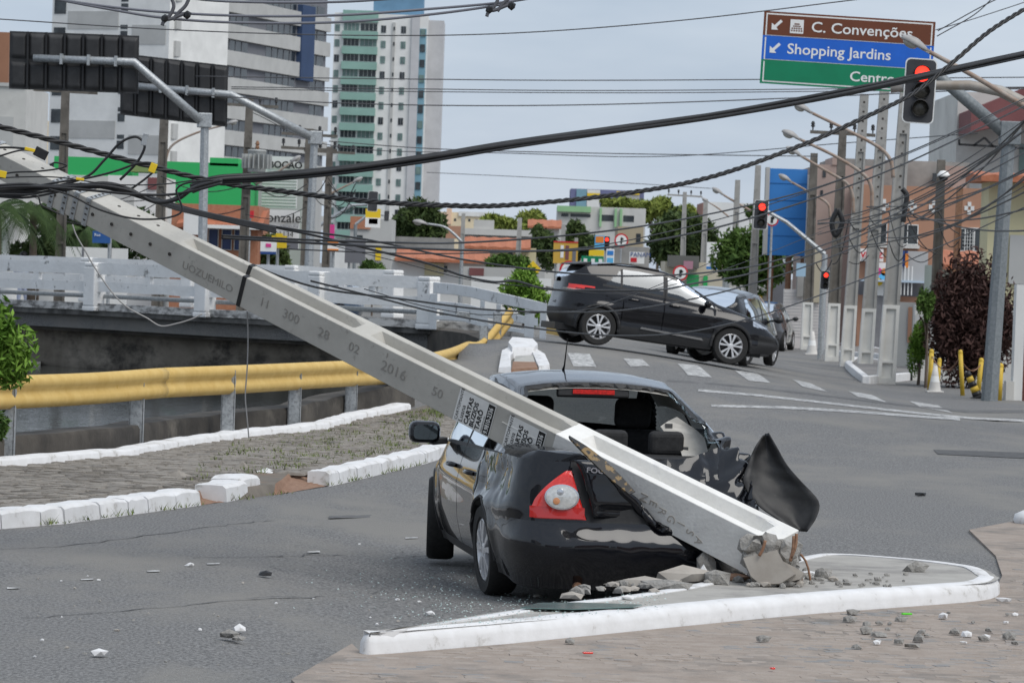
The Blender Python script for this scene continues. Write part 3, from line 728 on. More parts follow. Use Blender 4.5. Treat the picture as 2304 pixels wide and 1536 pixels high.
# clamp straps near the top
for px in (30, 118, 146, 168, 195):
    s = s_at(px)
    if px == 30: s += .3
    mb = MB(); e = .006; hw = .022
    a0, a1 = -e / w2(s), 1 + e / w2(s)
    ring_o = [(a0 - .01, a0 - .01), (a1 + .01, a0 - .01), (a1 + .01, a1 + .01), (a0 - .01, a1 + .01)]
    for ss in (s - hw, s + hw):
        for a, b in ring_o: mb.v.append(tuple(pp(ss, a, b)))
    for j in range(4): mb.f.append((j, (j + 1) % 4, 4 + (j + 1) % 4, 4 + j))
    o = mb.build('clamp_strap', M_GALV, POLE); o.modifiers.new('t', 'SOLIDIFY').thickness = .004
    for j in range(4):
        p = pp(s, .12 + .2 * j, 0) - vv * .009; MB().box(p, (.02, .012, .004), frame(p, AX, uu).to_3x3()).build('slot', M_HOLE, POLE)
        p = pp(s, 0, .15 + .22 * j) - uu * .009; MB().box(p, (.02, .012, .004), frame(p, AX, vv).to_3x3()).build('slot', M_HOLE, POLE)
# black tape band
s = s_at(543); mb = MB()
for ss in (s - .018, s + .018):
    for a, b in ((-.012, -.012), (.21, -.012), (.30, .41), (.70, .41), (.79, -.012), (1.012, -.012), (1.012, 1.012), (-.012, 1.012)): mb.v.append(tuple(pp(ss + (.10 if a > .5 else 0) * (1 if b < .5 else 0), a, b)))
for j in range(8): mb.f.append((j, (j + 1) % 8, 8 + (j + 1) % 8, 8 + j))
o = mb.build('tape_band', M_BLK, POLE); o.modifiers.new('t', 'SOLIDIFY').thickness = .003
# pasted bills
M_PAPER = mat('pasted_paper', (.74, .74, .72), (.64, .64, .62), .85, 9, 5)
M_INK = mat('print_ink', (.02, .02, .02), None, .8)
def bill(s0, width, height, o, xdir, ydir, nrm, label):
    q = frame(o, xdir, ydir); mb = MB(); z = .0025
    for x, y in ((0, 0), (width, 0), (width, -height), (0, -height)): mb.v.append(tuple(q @ Vector((x, y, z))))
    mb.f = [(0, 1, 2, 3)]; e = mb.build('pasted_bill', M_PAPER, POLE); e['label'] = label
    # printed lines run across the bill, turned a quarter
    rows = [('CARTOMANTE', .034), ('Luana', .05), ('CARTAS', .05), ('BÚZIOS', .05), ('TARÔ', .052)]
    x = .012
    for tx, sz in rows:
        t_ = text(tx, sz, M_INK, e, q @ Matrix.Translation((x + sz * .72, -height + .012, z + .001)) @ Matrix.Rotation(PI / 2, 4, 'Z'), .0004, .0016 if tx.isupper() and tx != 'CARTOMANTE' else 0,
                  sx=min(1.15, (height - .02) / (len(tx) * sz * .62)))
        x += sz * .98
    t_ = text('TRABALHOS EM GERAL', .013, M_INK, e, q @ Matrix.Translation((x + .012, -height + .012, z + .001)) @ Matrix.Rotation(PI / 2, 4, 'Z'), .0004, sx=.95)
    x += .018; mb = MB()
    for a, b in ((x, -.008), (width - .006, -.008), (width - .006, -height + .006), (x, -height + .006)): mb.v.append(tuple(q @ Vector((a, b, z + .001))))
    mb.f = [(0, 1, 2, 3)]; mb.build('number_panel', M_INK, e)
    text('9.9810-2336', .05, M_PAPER, e, q @ Matrix.Translation((x + .044, -height + .014, z + .002)) @ Matrix.Rotation(PI / 2, 4, 'Z'), .0004, .0008, sx=min(1.1, (height - .03) / .27))
for px, b in ((1028, .06), (1140, .10)):
    s = s_at(px); o_ = pp(s, 0, b) - uu * .001
    xd = (-AX) * 1.0; yd = Vector((0, 0, 1)) ; bill(s, .325, w1(s) * .93, o_, xd, -vv, -uu, 'torn white bill with bold black lettering pasted on the pole')
s = s_at(1128); o_ = pp(s, .32, .41) - vv * .004
bill(s, .30, w2(s) * .34, o_, -AX, uu, -vv, 'white bill with bold black lettering pasted inside the trough')
def pole_under(x, y):                    # plan distance from the pole and the height of its underside
    d = Vector((AX.x, AX.y, 0)); k = d.length; d /= k
    r_ = Vector((x, y, 0)) - Vector((PB.x, PB.y, 0)); s_ = r_.dot(d) / k
    mid = pp(max(0, s_), .5, 1.0); low = min(pp(max(0, s_), 0, 1).z, pp(max(0, s_), 1, 1).z)
    c = pp(s_, .5, .5); off = abs(r_.x * -d.y + r_.y * d.x - ((c.x - PB.x) * -d.y + (c.y - PB.y) * d.x))
    return off, low, s_

# ================================================================== cars
def paint(name, c, rough=.28, coat=1.0, spec=.15, metal=0, flake=None):
    return mat(name, c, flake, rough, 40, 3, metal=metal, coat=coat, spec=spec)
M_CARBLK = paint('black_car_paint', (.005, .0055, .008), .22, coat=.8)
M_CARBLK2 = paint('black_suv_paint', (.004, .004, .006), .2, coat=.8)
M_TRIM = mat('unpainted_black_trim', (.018, .018, .019), (.026, .026, .027), .6, 40)
M_CABIN = mat('charcoal_upholstery', (.016, .016, .017), (.026, .026, .027), .85, 30, bump=.2)
M_CABG2 = mat('grey_upholstery', (.07, .07, .07), (.09, .09, .09), .9, 30, bump=.2)
M_LINER = mat('beige_headliner', (.42, .40, .36), (.47, .45, .41), .9, 20)
M_RIM = mat('alloy', (.66, .66, .67), (.72, .72, .73), .32, 10, metal=.55)
M_TAILR = mat('red_lens', (.66, .012, .008), (.78, .035, .018), .12, 60, 2, coat=1, spec=.6)
M_TAILD = mat('dark_red_lens', (.50, .012, .008), None, .15, coat=1)
M_TAILW = mat('clear_lens', (.55, .55, .53), (.70, .70, .68), .15, 50, 2, coat=1, metal=.3)
M_AMB = mat('amber_lens', (.60, .25, .10), None, .2, coat=1)
def smooth_tab(tab, x, sg=.05):
    xs_, ys_ = zip(*tab); g = np.arange(xs_[0] - .5, xs_[-1] + .5, .01); f = np.interp(g, xs_, ys_)
    k = np.arange(-int(3 * sg / .01), int(3 * sg / .01) + 1) * .01; w_ = np.exp(-k * k / (2 * sg * sg)); w_ /= w_.sum()
    pad = len(k) // 2; f = np.convolve(np.pad(f, pad, mode='edge'), w_, mode='valid'); return np.interp(x, g, f)
def wheel(parent, c, r, wd, side, style=5, steer=0, camber=0, rimr=None, two=False, lowres=False):
    """tyre and rim; the outer face looks along side*x of the car"""
    rimr = rimr or r * .68; n = 24 if lowres else 40
    e = empty('wheel', c); e.parent = parent; e.rotation_euler = (0, camber, steer)
    def put(mb, nm, mt, sm=False, par=e):
        me = bpy.data.meshes.new(nm); me.from_pydata([(v[0] * side, v[1], v[2]) for v in mb.v], [], mb.f if side > 0 else [f[::-1] for f in mb.f]); me.materials.append(mt)
        if sm: me.polygons.foreach_set('use_smooth', [True] * len(me.polygons)); me.set_sharp_from_angle(angle=R(40))
        o = bpy.data.objects.new(nm, me); COL.objects.link(o); o.parent = par; return o
    h = wd / 2
    mb = MB().lathe([(rimr, -h + .02), (r * .93, -h), (r * .985, -h + .02), (r, -h + .05), (r, h - .05), (r * .985, h - .02), (r * .93, h), (rimr + .01, h - .005), (rimr, h - .02)], n, axis='x'); put(mb, 'tyre', M_RUB, True)
    rim = MB().lathe([(rimr, h - .02), (rimr * .95, h - .012), (rimr * .90, h - .03), (rimr * .88, -h + .03), (.02, -h + .05)], n, axis='x'); rr = put(rim, 'rim', M_RIM if not two else M_RIM, True)
    disc = MB().lathe([(rimr * .88, -.01), (0.0, -.01)], n, axis='x'); put(disc, 'brake_disc', M_BLK)
    sp_ = MB(); hx = h - .035
    for k in range(style):
        a = 2 * PI * k / style + .3
        for off in (-.20, .20) if style == 5 else (0,):
            ai, ao = a + off * .7, a + off * 1.25
            wi, wo = (.022, .042) if style == 5 else (.045, .04)
            ci, si, co, s_o = math.cos(ai), math.sin(ai), math.cos(ao), math.sin(ao)
            p0 = Vector((hx + .012, ci * .05, si * .05)); p1 = Vector((hx + .01, co * rimr * .93, s_o * rimr * .93))
            sp_.bar(p0, p1, wi, .03, (1, 0, 0), wo, .03)
    sp_.lathe([(.058, hx - .02), (.058, hx + .018), (.03, hx + .026), (0, hx + .026)], 16, axis='x'); put(sp_, 'spokes', M_RIM)
    return e
def car(name, label, spec, loc, rz, tilt=(0, 0), res=1.0, deform=None, group=None, cat='car', scale=1.0):
    S = spec; root = tag(empty(name, loc), label, cat, group); root.rotation_euler = (tilt[0], tilt[1], rz); root.scale = (scale,) * 3
    W = S['W']; yr, yf = S['ends']; yc = (yr + yf) / 2; ah = (yf - yr) / 2; nf, nr_ = S.get('nf', 3.0), S.get('nr', 4.0)
    st = .013 * res
    # ---- lower body rings
    ysd = list(np.arange(yr + .06 * 2, yf - .06 * 2, st * 1.2)); seams = S.get('seams', [])
    for q in seams: ysd += [q - .009, q - .004, q + .004, q + .009]
    ysd = sorted(ysd)
    th = []
    for y in ysd:
        c_ = (y - yc) / ah; n_ = nf if c_ > 0 else nr_; cc = abs(c_) ** (n_ / 2); th.append(math.acos(math.copysign(min(1, cc), c_)))
    for x in np.arange(0, .98, st * 1.0 / W * 1.2):
        t = math.asin(min(1, x ** (nf / 2))); th.append(t); t = math.asin(min(1, x ** (nr_ / 2))); th.append(PI - t)
    th = np.array(sorted(set(round(t, 5) for t in th))); th[0] = 0; th[-1] = PI
    nv = int(46 / res); vs_ = np.linspace(0, 1, nv)
    wv = smooth_tab(S['wprof'], vs_, .05); fo = smooth_tab(S['front'], vs_, .05); ro = smooth_tab(S['rear'], vs_, .05)
    sn, cn = np.sin(th), np.cos(th); n_ = np.where(cn > 0, nf, nr_)
    sn[0] = sn[-1] = 0; xb = np.abs(sn) ** (2 / n_); yb = np.sign(cn) * np.abs(cn) ** (2 / n_)
    V = np.zeros((len(th), nv, 3))
    for j in range(nv):
        aF = ah + fo[j]; aR = ah + ro[j]
        V[:, j, 0] = W * wv[j] * xb; V[:, j, 1] = yc + np.where(yb > 0, yb * aF, yb * aR)
    ysh = V[:, -1, 1]
    zs = smooth_tab(S['zs'], V[:, :, 1].ravel(), .08).reshape(V.shape[:2]); zb = smooth_tab(S['zb'], V[:, :, 1].ravel(), .05).reshape(V.shape[:2])
    V[:, :, 2] = zb + (zs - zb) * vs_[None, :]
    # character crease and door grooves
    side = np.abs(V[:, :, 0]) > W * .72
    for q in S.get('crease', []):
        d = (V[:, :, 2] - (q[0] + q[1] * (V[:, :, 1] - yc))) / .05; V[:, :, 0] += np.where(side, q[2] * np.exp(-d * d), 0)
    for q in seams:
        V[:, :, 0] -= np.where(side & (np.abs(V[:, :, 1] - q) < .006) & (vs_[None, :] > .08), .016, 0)
    # wheel arch flare
    for ya in S['axles']:
        d = np.hypot(V[:, :, 1] - ya, V[:, :, 2] - S['wr']) - S['ra']; V[:, :, 0] += np.where(side, .022 * np.exp(-(d / .07) ** 2), 0)
    # ---- upper body sections
    yu = np.array(sorted(set(list(np.round(np.arange(ysh.min() + .004, ysh.max() - .004, st), 4)) + [ysh.min() + .0005, ysh.max() - .0005])))
    o_ = np.argsort(ysh); xs_ = np.interp(yu, ysh[o_], V[o_, -1, 0]); zs_ = smooth_tab(S['zs'], yu, .08)
    zr = smooth_tab(S['zr'], yu, S.get('sr', .05)); wr = np.minimum(smooth_tab(S['wrf'], yu, .08), xs_ * .93); cw = smooth_tab(S['crown'], yu, .08)
    zr = np.maximum(zr, zs_ + .004)
    nb, nc = int(22 / res), int(26 / res)
    U = np.zeros((len(yu), nb + nc, 3)); U[:, :, 1] = yu[:, None]
    tb = np.linspace(0, 1, nb); tcn = np.linspace(0, 1, nc + 1)[1:]
    for j, t in enumerate(tb):
        bulge = .028 * np.sin(PI * t) * np.clip((zr - zs_) / .4, 0, 1)
        U[:, j, 0] = xs_ + (wr - xs_) * t + bulge; U[:, j, 2] = zs_ + (zr - zs_) * t ** .96
    for j, t in enumerate(tcn):
        U[:, nb + j, 0] = wr * (1 - t); U[:, nb + j, 2] = zr + cw * (1 - (1 - t) ** 2.4)
    # round the cant rail
    parts = {}
    def addf(nm, side_, mt, quad):
        parts.setdefault((nm, side_), (mt, []))[1].append(quad)
    A = V.shape; B_ = U.shape
    allv = np.concatenate([V.reshape(-1, 3), U.reshape(-1, 3)]); allm = allv.copy(); allm[:, 0] *= -1
    off2 = len(allv); VV = np.concatenate([allv, allm]); baseU = A[0] * A[1]
    cls_l, cls_u = S['lower'], S['upper']
    for sgn, off in ((1, 0), (-1, off2)):
        for i in range(A[0] - 1):
            for j in range(A[1] - 1):
                a = i * A[1] + j; q = (a, a + 1, a + A[1] + 1, a + A[1]); c_ = (allv[q[0]] + allv[q[2]]) / 2
                if abs(c_[0]) > W * .60 and any(math.hypot(c_[1] - ya, c_[2] - S['wr']) < S['ra'] for ya in S['axles']): continue
                r_ = cls_l(c_[0] * sgn, c_[1], c_[2])
                if r_ is None: continue
                q = tuple(k + off for k in q); addf(r_[0], r_[2] if len(r_) > 2 else sgn, r_[1], q[::-1] if sgn > 0 else q)
        for i in range(B_[0] - 1):
            for j in range(B_[1] - 1):
                a = baseU + i * B_[1] + j; q = (a, a + 1, a + B_[1] + 1, a + B_[1]); c_ = (allv[q[0]] + allv[q[2]]) / 2
                r_ = cls_u(c_[0] * sgn, c_[1], c_[2], j < nb, zs_[i], zr[i], wr[i])
                if r_ is None: continue
                q = tuple(k + off for k in q); addf(r_[0], r_[2] if len(r_) > 2 else sgn, r_[1], q if sgn > 0 else q[::-1])
    mw = np.array(wmat(root))
    if deform is not None: VV = deform(VV, root)
    objs = {}
    for (nm, sd_), (mt, fs) in parts.items():
        fa = np.array(fs); u_, inv = np.unique(fa, return_inverse=True); me = bpy.data.meshes.new(nm)
        pv_ = VV[u_]; me.from_pydata(pv_.tolist(), [], inv.reshape(fa.shape).tolist()); me.materials.append(mt)
        me.polygons.foreach_set('use_smooth', [True] * len(me.polygons))
        bmm = bmesh.new(); bmm.from_mesh(me); bmesh.ops.remove_doubles(bmm, verts=bmm.verts, dist=.0006); bmm.to_mesh(me); bmm.free(); me.set_sharp_from_angle(angle=R(50))
        o = bpy.data.objects.new(nm, me); COL.objects.link(o); o.parent = root; objs[(nm, sd_)] = o
    # arch lips, wells, light-blocking underbody box
    for ya in S['axles']:
        for sgn in (1, -1):
            pts = []
            for t in np.linspace(-.12, PI + .12, 26):
                y, z = ya + math.cos(t) * S['ra'], S['wr'] + math.sin(t) * S['ra']
                i = int(np.argmin(np.abs(V[:, nv // 2, 1] - y) + (V[:, nv // 2, 0] < W * .5) * 9)); jz = int(np.argmin(np.abs(V[i, :, 2] - z))); pts.append((sgn * (V[i, jz, 0] - .004), y, z))
            pa = np.array(pts)
            if deform is not None: pa = deform(pa, root)
            mb = MB().tube([Vector(p) for p in pa], S.get('lip', .012), 6); me = bpy.data.meshes.new('arch_lip'); me.from_pydata(mb.v, [], mb.f); me.materials.append(S.get('lipmat', M_TRIM)); o = bpy.data.objects.new('arch_lip', me); COL.objects.link(o); o.parent = root
            mb = MB()
            for k, t in enumerate(np.linspace(-.2, PI + .2, 14)):
                for x in (W * .55, W * .90): mb.v.append((sgn * x, ya + math.cos(t) * (S['ra'] + .012), S['wr'] + math.sin(t) * (S['ra'] + .012)))
            for k in range(13): mb.f.append((2 * k, 2 * k + 1, 2 * k + 3, 2 * k + 2))
            me = bpy.data.meshes.new('wheel_well'); me.from_pydata(mb.v, [], mb.f); me.materials.append(M_BLK); o = bpy.data.objects.new('wheel_well', me); COL.objects.link(o); o.parent = root
    def local(mb, nm, mt, par=root, smooth=False, bevel=0, dfm=False):
        vs2 = np.array(mb.v)
        if dfm and deform is not None: vs2 = deform(vs2, root)
        me = bpy.data.meshes.new(nm); me.from_pydata([tuple(v) for v in vs2], [], mb.f); me.materials.append(mt)
        if smooth: me.polygons.foreach_set('use_smooth', [True] * len(me.polygons)); me.set_sharp_from_angle(angle=R(45))
        o = bpy.data.objects.new(nm, me); COL.objects.link(o); o.parent = par
        if bevel: b_ = o.modifiers.new('b', 'BEVEL'); b_.width = bevel; b_.segments = 3
        return o
    fz = S['zb'][len(S['zb']) // 2][1]
    local(MB().box((0, (S['axles'][0] + S['axles'][1]) / 2, fz + .05), (W * 1.1, yf - yr - .35, .12)), 'underbody_light_block', M_BLK)  # dark box added under the body to block light
    root_fns = dict(local=local, objs=objs, V=V, U=U)
    return root, root_fns
# ---- the wrecked sedan
M_SCUFF = mat('scuffed_black_paint', (.005, .0055, .008), (.007, .007, .010), .24, 30, 3, coat=1, spec=.15, c3=(.09, .09, .09), s3=3.2, lo3=.70, hi3=.78, stretch=(.5, 1, 2.2))
def sed_lower(x, y, z):
    s = -1 if x < 0 else 1; ax = abs(x)
    if y < -.62 and ax < .80 or y < -.80:               # tail
        if z < .585: return ('rear_bumper', M_SCUFF, 0)
        if .60 < z < .95:
            pass
        if ax < .33 + .10 * max(0, (z - .6) / .34) and z > .60: return ('tail_panel', M_TRIM, 0)  # dark trim behind the lid makes its gap look shaded
        if ax < .345 + .10 * max(0, (z - .6) / .34): return ('seal', M_TRIM, 0)
        return ('quarter_panel', M_CARBLK)
    if y < -.42 and z < .585 - max(0, y + .62) * .6: return ('rear_bumper', M_SCUFF, 0)
    if y > 2.98 or (y > 2.75 and z < .5): return ('front_bumper', M_CARBLK, 0)
    if z < .255: return ('sill', M_TRIM)
    if y < .30: return ('quarter_panel', M_CARBLK)
    if y < 1.12: return ('rear_door', M_CARBLK)
    if y < 2.17: return ('front_door', M_CARBLK)
    return ('fender', M_CARBLK)
def sed_upper(x, y, z, side, zs, zr, wr):
    ax = abs(x)
    if side:
        if -.42 < y < 2.72 and zr > zs + .10:
            f = (z - zs) / max(.05, zr - zs)
            if f < .07 : return ('window_sill', M_TRIM)
            front = 2.52 - (z - zs) * 1.55; back = .02 + (z - zs) * .55
            if f < .88 and back < y < front:
                if abs(y - 1.12) < .045: return ('pillar', M_TRIM, 2 if x > 0 else 3)
                if abs(y - .40) < .018: return ('pillar', M_TRIM, 4 if x > 0 else 5)
                if y < .40: return None if x < 0 else ('quarter_window', M_GLASS)
                return ('front_window' if y > 1.12 else 'rear_window', M_GLASS)
            if f < .93 and back - .03 < y < front + .03: return ('window_frame', M_TRIM)
        if y < -.30: return ('quarter_panel', M_CARBLK)
        if y > 2.6: return ('fender', M_CARBLK)
        return ('roof_side', M_CARBLK)
    if y < -.34:
        return ('trunk_deck', M_CARBLK, 0) if ax < wr * .98 else ('quarter_panel', M_CARBLK)
    if y < .70: return None if ax < wr - .035 else ('roof_side', M_CARBLK)        # rear glass is gone
    if y < 1.80: return ('roof', M_CARBLK, 0) if ax < wr * .985 else ('roof_side', M_CARBLK)
    if y < 2.66: return ('windscreen', M_GLASS, 0) if ax < wr - .05 else ('roof_side', M_CARBLK)
    return ('bonnet', M_CARBLK, 0) if ax < wr * 1.0 else ('fender', M_CARBLK)
SED = dict(W=.92, ends=(-.98, 3.52), nf=3.0, nr=6.0, axles=(0, 2.64), wr=.315, ra=.365, seams=(.29, 1.12, 2.17),
           wprof=[(0, .90), (.12, .95), (.35, .995), (.6, 1.0), (.8, .985), (.93, .955), (1, .925)],
           front=[(0, -.10), (.2, -.02), (.4, 0), (.7, -.06), (1, -.22)],
           rear=[(0, -.13), (.15, -.03), (.28, .03), (.40, .035), (.47, -.035), (.7, -.055), (.92, -.075), (1, -.10)],
           zs=[(-1, .985), (-.5, 1.0), (0, .99), (1, .955), (2, .925), (2.7, .90), (3.2, .80), (3.52, .68)],
           zb=[(-1, .13), (-.62, .13), (-.4, .19), (.3, .19), (2.4, .19), (3.0, .20), (3.52, .22)],
           zr=[(-1, .99), (-.88, 1.045), (-.5, 1.075), (-.34, 1.09), (.30, 1.30), (.72, 1.415), (1.15, 1.452), (1.6, 1.455), (1.85, 1.435), (2.15, 1.30), (2.70, 1.0), (3.1, .91), (3.52, .70)],
           wrf=[(-1, .62), (-.5, .70), (-.3, .70), (.3, .62), (.72, .56), (1.2, .575), (1.8, .585), (2.2, .63), (2.7, .72), (3.1, .70), (3.52, .55)],
           crown=[(-1, .012), (-.4, .02), (.3, .035), (.8, .05), (1.7, .05), (2.3, .05), (2.8, .04), (3.52, .02)],
           crease=[(.70, .02, .010)], lower=sed_lower, upper=sed_upper)
SLOC = Vector((.77, 29.32, -.105)); SRZ = R(9.3)
def sed_deform(Vl, root):
    mw = np.array(wmat(root)); iv = np.array(wmat(root).inverted()); P = Vl @ mw[:3, :3].T + mw[:3, 3]; O = P.copy()
    for i in range(len(P)):
        x, y, z = P[i]; lx, ly, lz = Vl[i]
        off, low, s_ = pole_under(x, y)
        if ly > .95: continue
        n1 = mnoise.noise(Vector((lx * 4, ly * 4, lz * 4))); n2 = mnoise.noise(Vector((lx * 11, ly * 11, lz * 11 + 7)))
        fade = sm(.95, .55, ly)
        lim = low - .012 + max(0, off - .16) * 1.1 + .07 * n1
        if z > lim and s_ > -.35:
            dz = (z - lim); k = fade * (1 if s_ > -.1 else sm(-.35, -.1, s_))
            O[i, 2] = z - dz * (.97 * k) - (0 if lz > 0 else 0); O[i, 0] += n2 * .035 * min(1, dz / .2) * k; O[i, 1] += n1 * .05 * min(1, dz / .2) * k
        # crumpled right rear corner and dented left quarter
        r_ = sm(.25, .85, lx) * sm(.35, -.25, ly)
        O[i, 0] += r_ * (.03 + .09 * n2); O[i, 1] += r_ * (.12 + .10 * n1); O[i, 2] += r_ * .07 * n2
        q = sm(-.75, -.9, lx) * sm(.35, .1, ly) * sm(-.8, -.5, ly) * sm(.60, .75, lz)
        n3 = mnoise.noise(Vector((lx * 2, ly * 2.4, lz * 5 + 3))); O[i, 0] += q * (.03 + .06 * n3 + .012 * n2)
        # shallow buckles over the tail
        if ly < -.5: O[i, 1] += .016 * n1 + .005 * n2
    return O @ iv[:3, :3].T + iv[:3, 3]
sedan, SF = car('sedan', 'crushed black sedan with a concrete pole lying across its boot', SED, SLOC, SRZ, tilt=(R(.9), 0), deform=sed_deform, scale=1.06)
loc_ = SF['local']
for c, sd_, stv, cam_ in (((-.80, 0, .315), -1, .05, R(-4)), ((.72, .05, .30), 1, .12, R(6)), ((-.80, 2.64, .312), -1, R(-9), 0), ((.79, 2.64, .312), 1, R(-9), 0)):
    wheel(sedan, c, .315, .205, sd_, 5, stv, cam_, rimr=.218)
# cabin
def seat(x, y, nm, wdt=.5, mt=M_CABIN, head=True, zb=.45):
    mb = MB(); N = 8
    loc_(MB().box((x, y, zb), (wdt, .5, .16)), nm, mt, bevel=.05)
    q = Matrix.Rotation(R(-12), 3, 'X')
    b_ = loc_(MB().box(Vector((x, y - .30, zb + .36)), (wdt * .96, .13, .60), Matrix.Rotation(R(14), 3, 'X')), 'backrest', mt, bevel=.055)
    if head:
        h_ = loc_(MB().box(Vector((x, y - .37, zb + .77)), (.27, .11, .22), Matrix.Rotation(R(8), 3, 'X')), 'headrest', mt, bevel=.05)
for x in (-.36, .36): seat(x, 1.55, 'seat')
loc_(MB().box((0, .52, .47), (1.25, .5, .18)), 'rear_bench', M_CABIN, bevel=.05)
loc_(MB().box((0, .18, .72), (1.28, .14, .52), Matrix.Rotation(R(18), 3, 'X')), 'rear_backrest', M_CABG2, bevel=.05)
for x in (-.38, .0, .40): loc_(MB().box((x, .14, 1.07), (.25, .10, .17)), 'headrest', M_CABIN, bevel=.04)
loc_(MB().box((.0, 2.45, .86), (1.35, .45, .22)), 'dashboard', M_CABIN, bevel=.06)
loc_(MB().tube([(-.36 + .18 * math.cos(t), 2.12 + .06 * math.sin(t), .92 + .17 * math.sin(t)) for t in np.linspace(0, 2 * PI, 25)[:-1]], .014, 8, closed=True), 'steering_wheel', M_BLK, smooth=True)
loc_(MB().box((0, -.12, .98), (1.2, .42, .03)), 'parcel_shelf', M_CABIN, dfm=True)
# headlining seen through the empty rear window
U = SF['U']; ml = MB(); ya = U[:, 0, 1]; idx = [i for i in range(len(ya)) if .66 < ya[i] < 1.9][::6]; nbq = U.shape[1]
cols = list(range(14, nbq, 4)) + [nbq - 1]
for i in idx:
    for j in cols: ml.v.append((U[i, j, 0] * .96, U[i, j, 1], U[i, j, 2] - .03))
    for j in cols[::-1][1:]: ml.v.append((-U[i, j, 0] * .96, U[i, j, 1], U[i, j, 2] - .03))
kk = 2 * len(cols) - 1
for a in range(len(idx) - 1):
    for b_ in range(kk - 1): q = a * kk + b_; ml.f.append((q, q + 1, q + kk + 1, q + kk))
loc_(ml, 'headlining', M_LINER, smooth=True)
# high brake lamp
bl = loc_(MB().box((-.03, .70, 1.385), (.52, .06, .075), Matrix.Rotation(R(-8), 3, 'X')), 'high_brake_lamp', M_TRIM, bevel=.015)
loc_(MB().box((-.03, .664, 1.39), (.30, .012, .032)), 'lens', mat('brake_lens', (.5, .012, .01), (.22, .005, .005), .2, 60, 2, coat=1, emit=(.8, .02, .01), es=.12), par=bl)
# jagged strip of glass and sealant left in the window frame
def frame_pts():
    o = []
    for i in range(0, len(ya), 5):
        if -.30 < ya[i] < .72:
            o.append(i)
    return o
jag = MB(); rgj = random.Random(4); prev = None
for sgn in (1, -1):
    last = None
    for i in frame_pts():
        j = 22 - 1; x = (smooth_tab(SED['wrf'], ya[i], .08) - .035); z = smooth_tab(SED['zr'], ya[i], .05) + .008
        p = (sgn * x, ya[i], z); q = (sgn * (x - rgj.uniform(.006, .04)), ya[i], z + .004)
        if last: jag.add([last[0], last[1], q, p], [(0, 1, 2, 3)])
        last = (p, q)
last = None
for x in np.arange(-.54, .545, .03):
    p = (x, .70, 1.405 + .052 * (1 - (abs(x) / .56) ** 2.4)); q = (x, .695 - rgj.uniform(.004, .03), p[2] - rgj.uniform(.012, .035))
    if last: jag.add([last[0], last[1], q, p], [(0, 1, 2, 3)])
    last = (p, q)
loc_(jag, 'window_seal', M_TRIM, dfm=True)
shard = MB()
for k in range(70):
    t = rgj.random(); y = -.30 + t; z = float(smooth_tab(SED['zr'], y, .05)); x = float(smooth_tab(SED['wrf'], y, .08)) - .045 - rgj.uniform(0, .02); a = rgj.uniform(0, 6)
    shard.add([(x + .012 * math.cos(a), y, z + .012 * math.sin(a)), (x - .014, y + .01, z + .01), (x + .004, y - .012, z - .014)], [(0, 1, 2)])
tag(loc_(shard, 'glass_crumbs', M_GLASSG, dfm=True), kind='stuff')
# torn pillar trim hanging in the opening
tr = MB(); tp = [(.46, .30, 1.22), (.50, .28, 1.16), (.56, .24, 1.08), (.60, .16, .99), (.61, .06, .90), (.60, .0, .82)]
for k, p in enumerate(tp):
    wd = (.03, .13, .12, .10, .09, .08)[k]
    for q in (-1, 1): tr.v.append((p[0] + q * wd, p[1] - .06, p[2] + (.02 * (k % 2) if q < 0 else .03 * ((k + 1) % 2))))
for k in range(5): tr.f.append((2 * k, 2 * k + 1, 2 * k + 3, 2 * k + 2))
to = loc_(tr, 'torn_trim', mat('beige_trim_panel', (.46, .44, .40), (.52, .50, .46), .7, 12)); to.modifiers.new('t', 'SOLIDIFY').thickness = .012; to['label'] = 'torn beige pillar trim hanging in the rear window'
for k in range(5):
    p = Vector(tp[k]).lerp(Vector(tp[k + 1]), .5); loc_(MB().box((p.x - .05, p.y - .08, p.z), (.05, .02, .03)), 'clip', M_CABG2, par=to)
# mirrors, handles, antenna
for s in (-1, 1):
    mh = loc_(MB().box((s * 1.03, 2.10, .99), (.235, .13, .165)), 'wing_mirror', M_CARBLK, smooth=False, bevel=.055)
    loc_(MB().bar((s * .86, 2.14, .93), (s * .98, 2.10, .92), .08, .05), 'mirror_arm', M_TRIM, par=mh, bevel=.01)
    gl = MB(); gl.add([(s * 1.03 + .09 * math.copysign(abs(math.cos(t)) ** .5, math.cos(t)), 2.03, .992 + .056 * math.copysign(abs(math.sin(t)) ** .5, math.sin(t))) for t in np.linspace(0, 2 * PI, 20)[:-1]], [tuple(range(19))])
    loc_(gl, 'mirror_glass', mat('mirror_glass', (.30, .34, .36), None, .04, metal=1), par=mh)
    for y in (.46, 1.30):
        hd = loc_(MB().tube(cr([(s * .905, y, .80), (s * .945, y + .04, .805), (s * .945, y + .16, .805), (s * .905, y + .20, .80)], 5), .015, 8), 'door_handle', M_CARBLK, smooth=True, dfm=True)
ant = loc_(MB().tube([(-.10, 1.55, 1.50), (-.10, 1.50, 1.54), (-.12, 1.30, 1.74)], [.012, .006, .003], 8), 'antenna', M_BLK, smooth=True)
